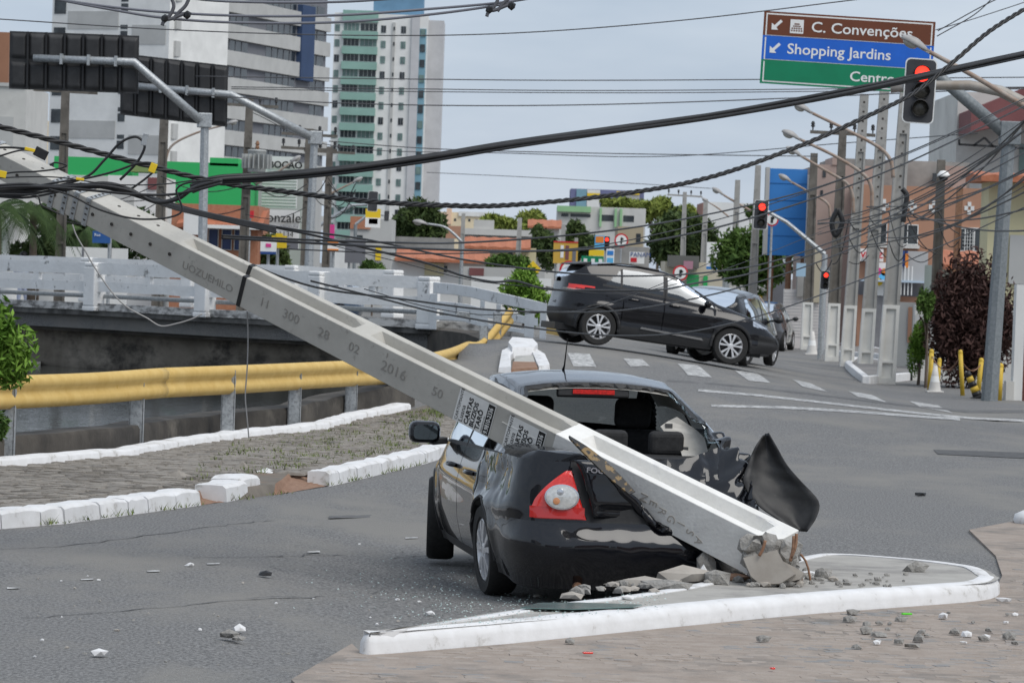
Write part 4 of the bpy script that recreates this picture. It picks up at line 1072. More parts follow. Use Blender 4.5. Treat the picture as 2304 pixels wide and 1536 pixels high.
# tail lamps: lenses moulded over the rear corners
VR = SF['V'].reshape(-1, 3); VR = VR[VR[:, 1] < -.3]
def rear_y(x, z):
    d = (VR[:, 0] - abs(x)) ** 2 + (VR[:, 2] - z) ** 2; k = np.argsort(d)[:4]; w_ = 1 / (d[k] + 1e-6); return float((VR[k, 1] * w_).sum() / w_.sum())
for s in (-1, 1):
    mb = MB(); NU, NV = 22, 20
    for j in range(NV + 1):
        f = j / NV; z = .605 + .325 * f; lo = .345 + .105 * f; hi = .735 - .06 * f - .19 * f ** 2.2 - .03 * (1 - f) ** 6
        for i in range(NU + 1):
            x = lo + (hi - lo) * i / NU; e = min(i, NU - i, j, NV - j); mb.v.append((s * x, rear_y(x, z) - (.0, .010, .014)[min(2, e)], z))
    for j in range(NV):
        for i in range(NU): q = j * (NU + 1) + i; mb.f.append((q, q + 1, q + NU + 2, q + NU + 1) if s > 0 else (q, q + NU + 1, q + NU + 2, q + 1))
    o = loc_(mb, 'tail_light', M_TAILR, smooth=True, dfm=True)
    if s > 0: continue
    cx, cz = -.515, .755; c = Vector((cx, rear_y(cx, cz) - .018, cz)); dx = (rear_y(cx + .08, cz) - rear_y(cx - .08, cz)) / .16
    fr = frame(c, (1, dx, 0), (0, .12, 1))
    for rx, rz, zz, nm2, mt in ((.120, .088, .0, 'lamp_bezel', M_CHROME), (.108, .078, .006, 'reversing_lens', M_TAILW)):
        mb = MB(); n_ = 32
        for q, h in ((1, -.02), (.97, .006), (.5, .012), (0, .014)):
            for k in range(n_): t = 2 * PI * k / n_; mb.v.append(tuple(fr @ Vector((rx * q * math.cos(t), rz * q * math.sin(t), zz + h))))
        for q in range(3):
            for k in range(n_): mb.f.append((q * n_ + k, q * n_ + (k + 1) % n_, (q + 1) * n_ + (k + 1) % n_, (q + 1) * n_ + k))
        loc_(mb, nm2, mt, par=o, smooth=True)
    for ox, oz, r0, nm2, mt in ((-.035, -.028, .026, 'indicator_bulb', M_AMB), (-.012, .032, .026, 'bulb', M_CHROME)):
        mb = MB().lathe([(r0, 0), (r0 * .85, .006), (0, .008)], 16); mb.v = [tuple(fr @ Vector((v[0] + ox, v[1] + oz, v[2] + .014))) for v in mb.v]; loc_(mb, nm2, mt, par=o, smooth=True)
    mb = MB()                                  # darker reflector band across the foot of the lens
    for j in range(5):
        z = .612 + .075 * j / 4
        for i in range(13): x = .36 + .36 * i / 12; mb.v.append((-x, rear_y(x, z) - .0175, z))
    for j in range(4):
        for i in range(12): q = j * 13 + i; mb.f.append((q, q + 13, q + 14, q + 1))
    loc_(mb, 'reflector', M_TAILD, par=o, smooth=True, dfm=True)
# the boot lid, sprung out of its frame
mb = MB(); NU, NV = 40, 26
for j in range(NV + 1):
    f = j / NV; z = .605 + .385 * f; lo = .312 + .115 * f + .03 * f ** 8
    for i in range(NU + 1):
        x = -lo + (lo + .42) * i / NU; e = min(i, NU - i, j, NV - j); k = sm(.05, -.42, x)
        mb.v.append((x + .012, rear_y(x, z) - .018 - .05 * k + (.018, .004, 0)[min(2, e)] + .035 * sm(.72, .66, z) * sm(-.36, -.22, x), z + .018 * k))
for j in range(NV):
    for i in range(NU): q = j * (NU + 1) + i; mb.f.append((q, q + 1, q + NU + 2, q + NU + 1))
lid = loc_(mb, 'trunk_lid', M_CARBLK, smooth=True, dfm=True); lid.modifiers.new('t', 'SOLIDIFY').thickness = .02
SF['objs'][('trunk_lid', 0)] = lid
# boot lid badge
co = np.array([v.co[:] for v in SF['objs'][('trunk_lid', 0)].data.vertices]); i = int(np.argmin(np.hypot(co[:, 0] + .36, co[:, 2] - .95)))
wv_ = wmat(sedan) @ Vector(co[i]); xd = (wmat(sedan).to_3x3() @ Vector((1, .02, -.06)))
text('FOCUS', .052, M_CHROME, SF['objs'][('trunk_lid', 0)], frame(wv_ + Vector((0, -.03, -.02)), xd, (0, .1, 1)), .003, .001, sx=1.25, name='badge')
# torn edge of the boot lid sticking up beside the pole, with its bare inner face
bl2 = MB(); UE = cr([at(1281, 979, 27.86), at(1330, 1010, 27.84), at(1380, 1052, 27.82), at(1430, 1106, 27.82)], 5); LE = cr([at(1283, 985, 27.82), at(1316, 1020, 27.78), at(1362, 1066, 27.76), at(1416, 1111, 27.78)], 5)
for p, q in zip(UE, LE): bl2.v += [tuple(p), tuple(q)]
for k in range(len(UE) - 1): bl2.f.append((2 * k, 2 * k + 1, 2 * k + 3, 2 * k + 2))
o = bl2.build('torn_lid_edge', mat('bare_inner_panel', (.02, .019, .018), (.20, .13, .05), .5, 14, 3, lo=.52, hi=.56), sedan); o.modifiers.new('t', 'SOLIDIFY').thickness = .012
# exhaust
loc_(MB().tube([(-.38, -.55, .17), (-.38, -.93, .15)], .032, 12), 'exhaust_pipe', M_RUST, smooth=True)
# detached bumper skin standing up beyond the right flank
FL = [((1716, 979), (1730, 973)), ((1697, 1008), (1748, 1004)), ((1681, 1048), (1772, 1046)), ((1672, 1085), (1804, 1083)), ((1700, 1132), (1842, 1126)), ((1748, 1168), (1838, 1162)), ((1788, 1194), (1816, 1196))]
FL = [(Vector((*a, 0)), Vector((*b_, 0))) for a, b_ in FL]; la, lb_ = cr([q[0] for q in FL], 4), cr([q[1] for q in FL], 4); FL = list(zip(la, lb_))
mb = MB(); cols_ = 9
for k, (a, b_) in enumerate(FL):
    for c in range(cols_):
        t = c / (cols_ - 1); px = a[0] + (b_[0] - a[0]) * t; py = a[1] + (b_[1] - a[1]) * t; mb.v.append(tuple(at(px, py, 29.1 + .10 * math.sin(PI * t) - .0125 * k + .03 * mnoise.noise(Vector((k * .4, c * .5, 0))))))
for k in range(len(FL) - 1):
    for c in range(cols_ - 1): q = k * cols_ + c; mb.f.append((q, q + 1, q + cols_ + 1, q + cols_))
o = mb.build('bumper_skin', mat('raw_bumper_plastic', (.016, .016, .017), (.03, .03, .03), .55, 9, 6, c3=(.16, .16, .16), s3=30, lo3=.68, hi3=.74), smooth=True)
o.modifiers.new('t', 'SOLIDIFY').thickness = .008; 
tag(o, 'torn black plastic bumper skin standing upright behind the pole foot', 'bumper')
# ================================================================== other vehicles
def suv_lower(x, y, z):
    if y < -.12 and abs(x) > .50 and .975 + (y + .6) * .18 < z < 1.085 - max(0, y + .45) * .06: return ('tail_light', M_TAILR)
    if y > 3.02 and .76 < z < .90 and abs(x) > .42: return ('headlight', M_HEAD)
    if z < .42 or (z < .62 and (y < -.45 or y > 3.15)): return ('cladding', M_TRIM, 0)
    if y < -.45: return ('tailgate', M_CARBLK2, 0)
    if y > 2.98: return ('front_bumper', M_CARBLK2, 0)
    if y < .42: return ('quarter_panel', M_CARBLK2)
    if y < 1.22: return ('rear_door', M_CARBLK2)
    if y < 2.22: return ('front_door', M_CARBLK2)
    return ('fender', M_CARBLK2)
def suv_upper(x, y, z, side, zs, zr, wr):
    ax = abs(x)
    if side:
        if -.55 < y < 2.45 and zr > zs + .12:
            f = (z - zs) / (zr - zs); front = 2.22 - (z - zs) * 1.65; back = .02 + (z - zs) * .9
            if f < .05: return ('window_sill', M_TRIM)
            if f < .86 and back < y < front:
                if abs(y - 1.22) < .05: return ('pillar', M_TRIM, 2 if x > 0 else 3)
                if abs(y - .36) < .03: return ('pillar', M_TRIM, 4 if x > 0 else 5)
                return ('front_window' if y > 1.22 else 'rear_window' if y > .36 else 'quarter_window', M_GLASSS)
        if y < -.45 and zr > zs + .1: return ('rear_pillar', M_CARBLK2)
        return ('roof_side', M_CARBLK2)
    if y < -.46: return ('rear_windscreen', M_GLASST, 0) if ax < wr - .05 else ('rear_pillar', M_CARBLK2)
    if y < 1.42: return ('roof', M_CARBLK2, 0)
    if y < 2.28: return ('windscreen', M_GLASST, 0) if ax < wr - .05 else ('roof_side', M_CARBLK2)
    return ('bonnet', M_CARBLK2, 0)
M_GLASSS = glass('suv_side_glass', (.05, .055, .06), .045)
M_HEAD = mat('headlamp_glass', (.34, .38, .44), (.62, .66, .72), .12, 9, 3, coat=1, metal=.5)
SUV = dict(W=.885, ends=(-.70, 3.72), nf=4.4, nr=4.2, axles=(0, 2.61), wr=.345, ra=.40, seams=(.42, 1.22, 2.22), lip=.035,
           wprof=[(0, .93), (.12, .97), (.35, .985), (.6, 1.0), (.85, .985), (1, .93)], front=[(0, -.12), (.3, 0), (.55, 0), (.8, -.07), (1, -.26)],
           rear=[(0, -.10), (.2, 0), (.4, .0), (.6, -.04), (1, -.06)], zs=[(-.82, 1.10), (0, 1.11), (.6, 1.08), (1, 1.055), (2, 1.01), (2.5, .97), (3.0, .88), (3.6, .70)],
           zb=[(-.82, .34), (-.4, .28), (.5, .22), (2.2, .22), (2.9, .24), (3.48, .30)],
           zr=[(-.82, 1.10), (-.68, 1.13), (-.36, 1.42), (-.26, 1.47), (.2, 1.54), (.7, 1.56), (1.2, 1.54), (1.45, 1.48), (2.28, 1.08), (2.75, .98), (3.2, .87), (3.60, .72)],
           wrf=[(-.82, .66), (-.4, .58), (.2, .60), (1.3, .61), (1.8, .66), (2.3, .74), (3.0, .72), (3.48, .55)],
           crown=[(-.82, .02), (0, .035), (1.3, .04), (2.3, .045), (3.48, .03)], crease=[(.80, .03, .016), (.52, .0, -.022)], lower=suv_lower, upper=suv_upper, sr=.035)
th_ = R(15); rzv = th_ - PI / 2; P = at(1338, 776, 74.0); rx = Vector((math.cos(rzv), math.sin(rzv), 0))
suv, VF = car('suv', 'black compact SUV driving down off the bridge head', SUV, P - rx * .80 + Vector((0, 0, .0)), rzv, tilt=(R(-6.3), 0), res=1.7)
lc = VF['local']
for c, sd_ in (((-.79, 0, .345), -1), ((.79, 0, .345), 1), ((-.79, 2.61, .345), -1), ((.79, 2.61, .345), 1)): wheel(suv, c, .345, .215, sd_, 5, rimr=.235)
for s in (-1, 1):
    lc(MB().hexa([(s * .885, .80, .42), (s * .885, 2.05, .37), (s * .86, 2.05, .37), (s * .86, .80, .42), (s * .897, .82, .455), (s * .897, 2.02, .41), (s * .86, 2.02, .41), (s * .86, .82, .455)]), 'chrome_strip', M_CHROME)
    mh = lc(MB().blob((s * .98, 2.02, 1.06), 1, 0, 2, (.11, .07, .075), 1), 'wing_mirror', M_CARBLK2, smooth=True)
    lc(MB().bar((s * .80, 2.05, 1.03), (s * .95, 2.02, 1.04), .06, .04), 'mirror_arm', M_TRIM, par=mh)
    for y in (.52, 1.32): lc(MB().tube(cr([(s * .875, y, .93), (s * .91, y + .04, .935), (s * .91, y + .16, .935), (s * .875, y + .2, .93)], 4), .014, 6), 'door_handle', M_CARBLK2)
    lc(MB().tube(cr([(s * .60, -.1, 1.50), (s * .61, .4, 1.575), (s * .60, 1.1, 1.555)], 5), .016, 6), 'roof_rail', M_BLK)
    lc(MB().add([(s * .60, -.71, .955), (s * .865, -.55, .965), (s * .885, -.35, .99), (s * .62, -.715, .985)], [(0, 1, 2, 3)]), 'lamp_strip', M_TAILW)
lc(MB().hexa([(-.52, -.50, 1.44), (.52, -.50, 1.44), (.52, -.2, 1.46), (-.52, -.2, 1.46), (-.52, -.50, 1.46), (.52, -.50, 1.46), (.52, -.2, 1.53), (-.52, -.2, 1.53)]), 'roof_spoiler', M_BLK, bevel=.01)
lc(MB().box((0, .8, .62), (1.3, 2.2, .5)), 'cabin_floor', M_BLK)
for x in (-.36, .36):
    lc(MB().box((x, 1.2, 1.0), (.45, .12, .6)), 'seat', M_CABIN, bevel=.05); lc(MB().box((x, .35, 1.0), (.5, .12, .55)), 'seat', M_CABIN, bevel=.05)
def gen_spec(pm, glassm, hatch=True, tl=M_TAILR):
    def lo(x, y, z):
        if y < -.6 and z > .70 and abs(x) > .48: return ('tail_light', tl)
        if y > 3.0 and .62 < z < .78 and abs(x) > .42: return ('headlight', M_HEAD)
        if z < .26: return ('sill', M_TRIM, 0)
        if y < -.55: return ('rear_bumper', pm, 0)
        if y > 2.95: return ('front_bumper', pm, 0)
        return ('body_side', pm)
    def up(x, y, z, side, zs, zr, wr):
        ax = abs(x)
        if side:
            if -.6 < y < 2.5 and zr > zs + .12:
                f = (z - zs) / (zr - zs)
                if .05 < f < .87 and -.20 + (z - zs) * .4 < y < 2.35 - (z - zs) * 1.6:
                    return ('pillar', M_TRIM) if abs(y - 1.1) < .045 else ('side_window', glassm)
            return ('roof_side', pm)
        if y < -.50: return ('rear_bumper', pm, 0) if zr < zs + .06 else (('rear_windscreen', glassm, 0) if ax < wr - .05 else ('roof_side', pm))
        if y < -.30 + .2 and hatch: return ('rear_windscreen', glassm, 0) if ax < wr - .05 and zr < 1.40 else ('roof', pm, 0)
        if y < 1.55: return ('roof', pm, 0)
        if y < 2.42: return ('windscreen', glassm, 0) if ax < wr - .05 else ('roof_side', pm)
        return ('bonnet', pm, 0)
    return dict(W=.85, ends=(-.72, 3.28), nf=3.2, nr=4.2, axles=(0, 2.5), wr=.30, ra=.35, seams=(.35, 1.1, 2.05),
                wprof=[(0, .93), (.15, .97), (.5, 1.0), (.85, .98), (1, .92)], front=[(0, -.1), (.3, 0), (.6, 0), (1, -.24)], rear=[(0, -.1), (.25, 0), (.6, -.02), (1, -.05)],
                zs=[(-.72, .98), (1, .94), (2.4, .90), (3.0, .82), (3.28, .72)], zb=[(-.72, .24), (.5, .19), (2.5, .19), (3.28, .24)],
                zr=[(-.72, 1.0), (-.68, 1.08), (-.35, 1.36), (.1, 1.44), (.8, 1.47), (1.4, 1.44), (1.6, 1.38), (2.42, .98), (2.9, .90), (3.28, .75)],
                wrf=[(-.72, .62), (-.3, .54), (.8, .56), (1.5, .57), (2.4, .70), (3.28, .5)], crown=[(-.72, .02), (.5, .045), (1.5, .045), (2.4, .04), (3.28, .03)], crease=[(.66, .02, .012)], lower=lo, upper=up)
def plain_car(name, label, pm, glassm, px, py, d, heading, tilt=0, roll=0, group=None, z=None, cabin=True):
    p = at(px, py, d); p.z = H(p.x, p.y); rz = heading - PI / 2
    c, F = car(name, label, gen_spec(pm, glassm), p, rz, tilt=(tilt, roll), res=3.2, group=group)
    for q, sd_ in (((-.75, 0, .30), -1), ((.75, 0, .30), 1), ((-.75, 2.5, .30), -1), ((.75, 2.5, .30), 1)): wheel(c, q, .30, .19, sd_, 5, rimr=.20, lowres=True)
    for s in (-1, 1):
        mh = F['local'](MB().blob((s * .93, 1.98, .98), 1, 0, 2, (.10, .06, .07), 1), 'wing_mirror', M_BLK, smooth=True)
        F['local'](MB().bar((s * .76, 2.0, .94), (s * .90, 1.98, .96), .05, .04), 'mirror_arm', M_TRIM, par=mh)
    F['local'](MB().box((0, .9, .72), (1.2, 2.0, .4)), 'cabin_floor', M_CABIN)
    return c, F
M_PW = paint('white_car_paint', (.70, .70, .70), .3); M_PB = paint('light_blue_car_paint', (.42, .54, .66), .3, metal=.2); M_PD = paint('dark_grey_car_paint', (.05, .05, .055), .3)
plain_car('hatchback', 'black hatchback close beyond the SUV front wing', M_CARBLK, M_GLASST, 1592, 800, 81.5, R(74), R(-1), R(6))
plain_car('hatchback', 'white hatchback mostly hidden beyond the black hatchback', M_PW, M_GLASST, 1602, 806, 86, R(74), R(-1), R(6))
plain_car('parked_car', 'dark grey car with red tail lamps in the side street beyond', M_PD, M_GLASST, 1706, 735, 122, R(80))
plain_car('hatchback', 'light blue hatchback on the street behind the bridge', M_PB, M_GLASS, 420, 690, 160, R(-100))
plain_car('parked_car', 'dark blue car beyond the far bridge railing', paint('dark_blue_car_paint', (.06, .09, .14), .3), M_GLASST, 775, 668, 150, R(170))

# beyond the SUV: low parapet, yellow kerb and rail stub of the far side of the bridge head
b_ = at(1432, 778, 92); e = tag(MB().box((b_.x, b_.y, b_.z - .3), (1.35, .3, 1.0), R(-8)).build('low_wall', M_CONC), 'low pale concrete wall seen beneath the SUV', 'wall')
p0, p1 = at(1232, 738, 82), at(1302, 752, 80); g_ = tag(empty('guard_rail', (p0.x, p0.y, H(p0.x, p0.y))), 'short yellow rail stub behind the SUV rear bumper', 'guard rail')
MB().bar(p0, p1, .05, .22).build('beam', M_YEL, g_); MB().box((p0.lerp(p1, .5)) + Vector((0, .1, -.25)), (.14, .1, .7)).build('post', M_GALV, g_)
p = at(1366, 768, 86); tag(MB().box((p.x, p.y, p.z - .1), (.12, 1.2, .3)).build('kerb_block', M_WHITE), 'short white kerb end below the SUV rear wheel', 'kerb')
# ================================================================== street furniture
def fit(o_): return o_
def octo(P, r0, r1, n=8): return MB().tube(P, [r0 + (r1 - r0) * k / (len(P) - 1) for k in range(len(P))], n)
# ---- two sign gantries seen from behind, left
M_SBACK = mat('black_sign_back', (.016, .016, .017), (.035, .035, .036), .55, 1.2, 5, c3=(.06, .06, .062), s3=.9, lo3=.5, hi3=.75)
def sign_back(name, label, rect, d, cols, tilt, arm, post, cap):
    (x0, y0, x1, y1) = rect; A = at(x0, y0, d); B_ = at(x1, y0 + tilt, d); C = at(x0 - 2, y1, d)
    base = at(post[2], post[3], d); e = tag(empty(name, (base.x, base.y, H(base.x, base.y))), label, 'road sign')
    ux = (B_ - A); uy = (C - A); nr = Vector((0, -1, 0)); pm = MB()
    pm.prism([A, B_, B_ + uy, A + uy], Vector((0, .05, 0))); pm.build('panel', M_SBACK, e)
    g = .035
    for i in range(cols):
        for j in range(2):
            a, b_ = i / cols, (i + 1) / cols; c, dd = j / 2, (j + 1) / 2
            q = [A + ux * a + uy * c, A + ux * b_ + uy * c, A + ux * b_ + uy * dd, A + ux * a + uy * dd]; cen = sum(q, Vector()) / 4
            q = [p + (cen - p).normalized() * .05 for p in q]; mb = MB()
            inner = [p + (cen - p).normalized() * .10 + nr * .05 for p in q]
            mb.add(q + inner, [(0, 1, 5, 4), (1, 2, 6, 5), (2, 3, 7, 6), (3, 0, 4, 7), (4, 5, 6, 7)]); mb.v = [tuple(Vector(v) + nr * .004) for v in mb.v]; mb.build('stiffened_tray', M_SBACK, e, bevel=.03)
    for i in range(1, cols):
        p = A + ux * (i / cols); MB().bar(p + nr * .05, p + uy + nr * .05, .05, .06, (0, 1, 0)).build('rib', M_BLK, e)
    P = [at(*q, d - .18) for q in arm]; o = octo(P, .095, .115, 10).build('arm', M_GALV, e, smooth=True)
    pt = at(post[0], post[1], d); pb = Vector((base.x, base.y, H(base.x, base.y)))
    octo([pb, pt], .125, .10).build('post', M_GALV, e); cp = at(cap[0], cap[1], d)
    MB().box(cp, (.34, .30, .36), .2).build('cap', M_GALV, e, bevel=.02)
    for f in (.28, .55, .82):
        q = P[0].lerp(P[1], f); MB().box(q + Vector((0, -.02, 0)), (.07, .24, .26)).build('clamp', M_GALV, e)
sign_back('sign_gantry', 'black back of a large road sign on a grey cranked post', (22, 70, 313, 200), 99, 7, 11, [(75, 131), (302, 140), (452, 272)], (461, 262, 455, 640), (460, 271))
sign_back('sign_gantry', 'black back of a lower road sign overlapped by another sign', (272, 120, 513, 258), 108, 7, 28, [(300, 193), (520, 213), (700, 308)], (708, 302, 692, 640), (709, 310))
# ---- direction sign on the right
SD = 78.0
sb = at(2226, 902, SD); sb.z = H(sb.x, sb.y)
gs = tag(empty('direction_sign', sb), 'overhead brown, blue and green direction sign on a grey cranked mast', 'road sign')
tp = at(2272, 280, SD); octo([sb, sb.lerp(tp, .5), tp], .165, .13).build('mast', M_GREYP, gs)
MB().box(at(2272, 300, SD), (.40, .36, .46)).build('cap', M_GREYP, gs, bevel=.02)
octo([at(2262, 300, SD - .05), at(2112, 172, SD - .05), at(1990, 150, SD - .02)], .13, .10, 10).build('arm', M_GREYP, gs, smooth=True)
A, B_, C = at(1720, 25, SD - .2), at(2105, 50, SD - .2), at(1706, 187, SD - .2); ux = B_ - A; uy = C - A; SW = ux.length; SH = uy.length
SM = frame(A, ux, -uy)                    # local x right, y up, origin top left
def srect(x0, y0, x1, y1, z, th=.004): return MB().prism([SM @ Vector(q) for q in ((x0, -y0, z), (x1, -y0, z), (x1, -y1, z), (x0, -y1, z))][::-1], (SM.to_3x3() @ Vector((0, 0, th))))
def flatc(n_, c): return mat(n_, c, tuple(v * .88 for v in c), .45, 2.5, 5)
S_BR, S_BL, S_GR, S_WH = flatc('sign_brown', (.155, .045, .018)), flatc('sign_blue', (.012, .13, .60)), flatc('sign_green', (.0, .22, .10)), mat('sign_white', (.78, .78, .76), None, .45)
srect(0, 0, SW, SH, -.03, .03).build('plate', S_WH, gs)
h3 = SH / 3
for k, mt in enumerate((S_BR, S_BL, S_GR)):
    srect(-.002, h3 * k + (0 if k == 0 else 0), SW + .002, h3 * (k + 1), .002, .002).build('border', mt, gs)
    srect(.045, h3 * k + .035, SW - .045, h3 * (k + 1) - (.035 if k == 2 else .0), .005, .002).build('border_line', S_WH, gs)
    srect(.072, h3 * k + (.062 if k == 0 else .026), SW - .072, h3 * (k + 1) - (.062 if k == 2 else .012), .009, .002).build('field', mt, gs)
def stext(s, x, y, sz, sx=1.0): return text(s, sz, S_WH, gs, SM @ Matrix.Translation((x, -y, .014)), .002, .003, sx=sx)
k_ = SW / 385
def arrow(cx, cy):
    L_ = .11; P = [(-L_, -L_), (-L_, .02), (-.055, -.022), (.06, .095), (.10, .055), (-.018, -.06), (.02, -L_)]; P = [(x + cx, y - cy) for x, y in P]
    MB().prism([SM @ Vector((x, y, .012)) for x, y in P], SM.to_3x3() @ Vector((0, 0, .004))).build('arrow', S_WH, gs)
arrow(31 * k_, 28 * k_); arrow(30 * k_, 80 * k_)
srect(60 * k_, 15 * k_, 90 * k_, 46 * k_, .012, .003).build('pictogram_board', S_WH, gs)
for j in range(4):
    for i in range(3 + j // 1 if j < 3 else 5):
        w_ = (3, 4, 5, 5)[j]
        if i >= w_: continue
        cx = (75 + (i - (w_ - 1) / 2) * (4.0 + .5 * j)) * k_; cy = (25 + j * 5) * k_; srect(cx - .014, cy - .014, cx + .014, cy + .014, .017, .002).build('pictogram', S_BR, gs)
stext('C. Convenções', 107 * k_, 40 * k_, .285, 1.12); stext('Shopping Jardins', 56 * k_, 92 * k_, .285, 1.08); stext('Centro', 200 * k_, 144 * k_, .27, 1.12)
# ---- traffic lights
M_LOFF = mat('dark_signal_lens', (.03, .028, .022), (.06, .055, .045), .3, 20)
M_SBOARD = mat('signal_backboard', (.035, .036, .04), (.06, .06, .065), .6, 3)
def signal(name, label, px, py, d, hpx, lit=True, back=False, tiltdeg=2, group=None):
    c = at(px, py, d); h = hpx * d / FPX; w_ = h * .49
    e = tag(empty(name, c), label, 'traffic light', group); q = Matrix.Rotation(R(tiltdeg), 3, 'Y')
    def rr(x0, z0, x1, z1, y, th, r_):
        P = []
        for cx, cz, a0 in ((x1 - r_, z1 - r_, 0), (x0 + r_, z1 - r_, 90), (x0 + r_, z0 + r_, 180), (x1 - r_, z0 + r_, 270)):
            for k in range(5): t = R(a0 + k * 22.5); P.append(c + q @ Vector((cx + r_ * math.cos(t), y, cz + r_ * math.sin(t))))
        return MB().prism(P, (0, th, 0))
    rr(-w_ / 2, -h / 2, w_ / 2, h / 2, -.01, .02, w_ * .16).build('backboard_rim', S_WH, e)
    rr(-w_ / 2 + h * .018, -h / 2 + h * .018, w_ / 2 - h * .018, h / 2 - h * .018, -.016, .02, w_ * .14).build('backboard', M_SBOARD, e)
    if back: return e
    for k in range(3):
        z = h * (.27 - .27 * k) * .98; p = c + q @ Vector((.02, -.02, z)); r_ = h * .135
        mb = MB()
        for rr_, yy in ((r_, 0), (r_, -.12), (r_ * .9, -.12), (r_ * .9, -.01)):
            for j in range(20): t = 2 * PI * j / 20; mb.v.append(tuple(p + q @ Vector((rr_ * math.cos(t), yy if math.sin(t) > -.3 else yy * .35, rr_ * math.sin(t)))))
        for rg_ in range(3):
            for j in range(20): mb.f.append((rg_ * 20 + j, rg_ * 20 + (j + 1) % 20, rg_ * 20 + 20 + (j + 1) % 20, rg_ * 20 + 20 + j))
        v_ = mb.build('visor', M_BLK, e, smooth=True)
        mb = MB()
        for rr_, yy in ((r_ * .88, -.015), (r_ * .5, -.04), (0, -.05)):
            for j in range(20): t = 2 * PI * j / 20; mb.v.append(tuple(p + q @ Vector((rr_ * math.cos(t), yy, rr_ * math.sin(t)))))
        for rg_ in range(2):
            for j in range(20): mb.f.append((rg_ * 20 + j, rg_ * 20 + (j + 1) % 20, rg_ * 20 + 20 + (j + 1) % 20, rg_ * 20 + 20 + j))
        mb.build('lens', M_REDL if (k == 0 and lit) else M_LOFF, e, smooth=True)
    return e
sg = signal('traffic_light', 'large red-lit traffic light hanging in front of the direction sign', 2069, 205, 62, 146)
octo([at(2004, 201, 62.1), at(2100, 192, 62.1), at(2180, 192, 62.1), at(2250, 205, 62.1), at(2330, 245, 62.1), at(2400, 300, 62.1)], .06, .11, 10).build('arm', mat('aged_signal_arm', (.38, .37, .35), (.28, .24, .20), .6, 3, 5, metal=.2), sg, smooth=True)
pb = at(2420, 1000, 62.1); octo([Vector((pb.x, pb.y, 0)), at(2420, 330, 62.1), at(2400, 300, 62.1)], .13, .11).build('post', M_GALV, sg, smooth=True)
s2 = signal('traffic_light', 'red-lit traffic light in front of the tall blue billboard', 1712, 483, 118, 66)
octo([at(1716, 470, 118.2), at(1770, 500, 118.2), at(1856, 572, 118.2)], .05, .07, 8).build('arm', M_GALV, s2); p = at(1856, 572, 118.2); octo([Vector((p.x, p.y, 0)), p], .09, .08).build('post', M_GALV, s2)
s3 = signal('traffic_light', 'small red-lit traffic light low on a post by the tiled wall', 1856, 630, 112, 42); p = at(1851, 600, 112.4); octo([Vector((p.x, p.y, 0)), p], .06, .06).build('post', M_GALV, s3)
s4 = signal('traffic_light', 'small red-lit traffic light among the far shop signs', 1364, 548, 190, 34); p = at(1364, 548, 190.2); octo([Vector((p.x, p.y, 0)), p], .07, .07).build('post', M_GALV, s4)
s5 = signal('traffic_light', 'black back of a traffic light in front of the green-balcony tower', 839, 453, 170, 46, back=True); octo([at(839, 460, 170.3), at(790, 462, 170.3), at(700, 520, 170.3)], .06, .08).build('arm', M_GALV, s5); p = at(700, 520, 170.3); octo([Vector((p.x, p.y, 0)), p], .09, .09).build('post', M_GREYP, s5)
s6 = signal('traffic_light', 'small black back of a traffic light left of the dark round tree', 870, 486, 185, 24, back=True); octo([at(870, 486, 185.3), at(835, 478, 185.3), at(800, 505, 185.3)], .05, .07).build('arm', M_GALV, s6); p = at(800, 505, 185.3); octo([Vector((p.x, p.y, 0)), p], .08, .08).build('post', M_GREYP, s6)
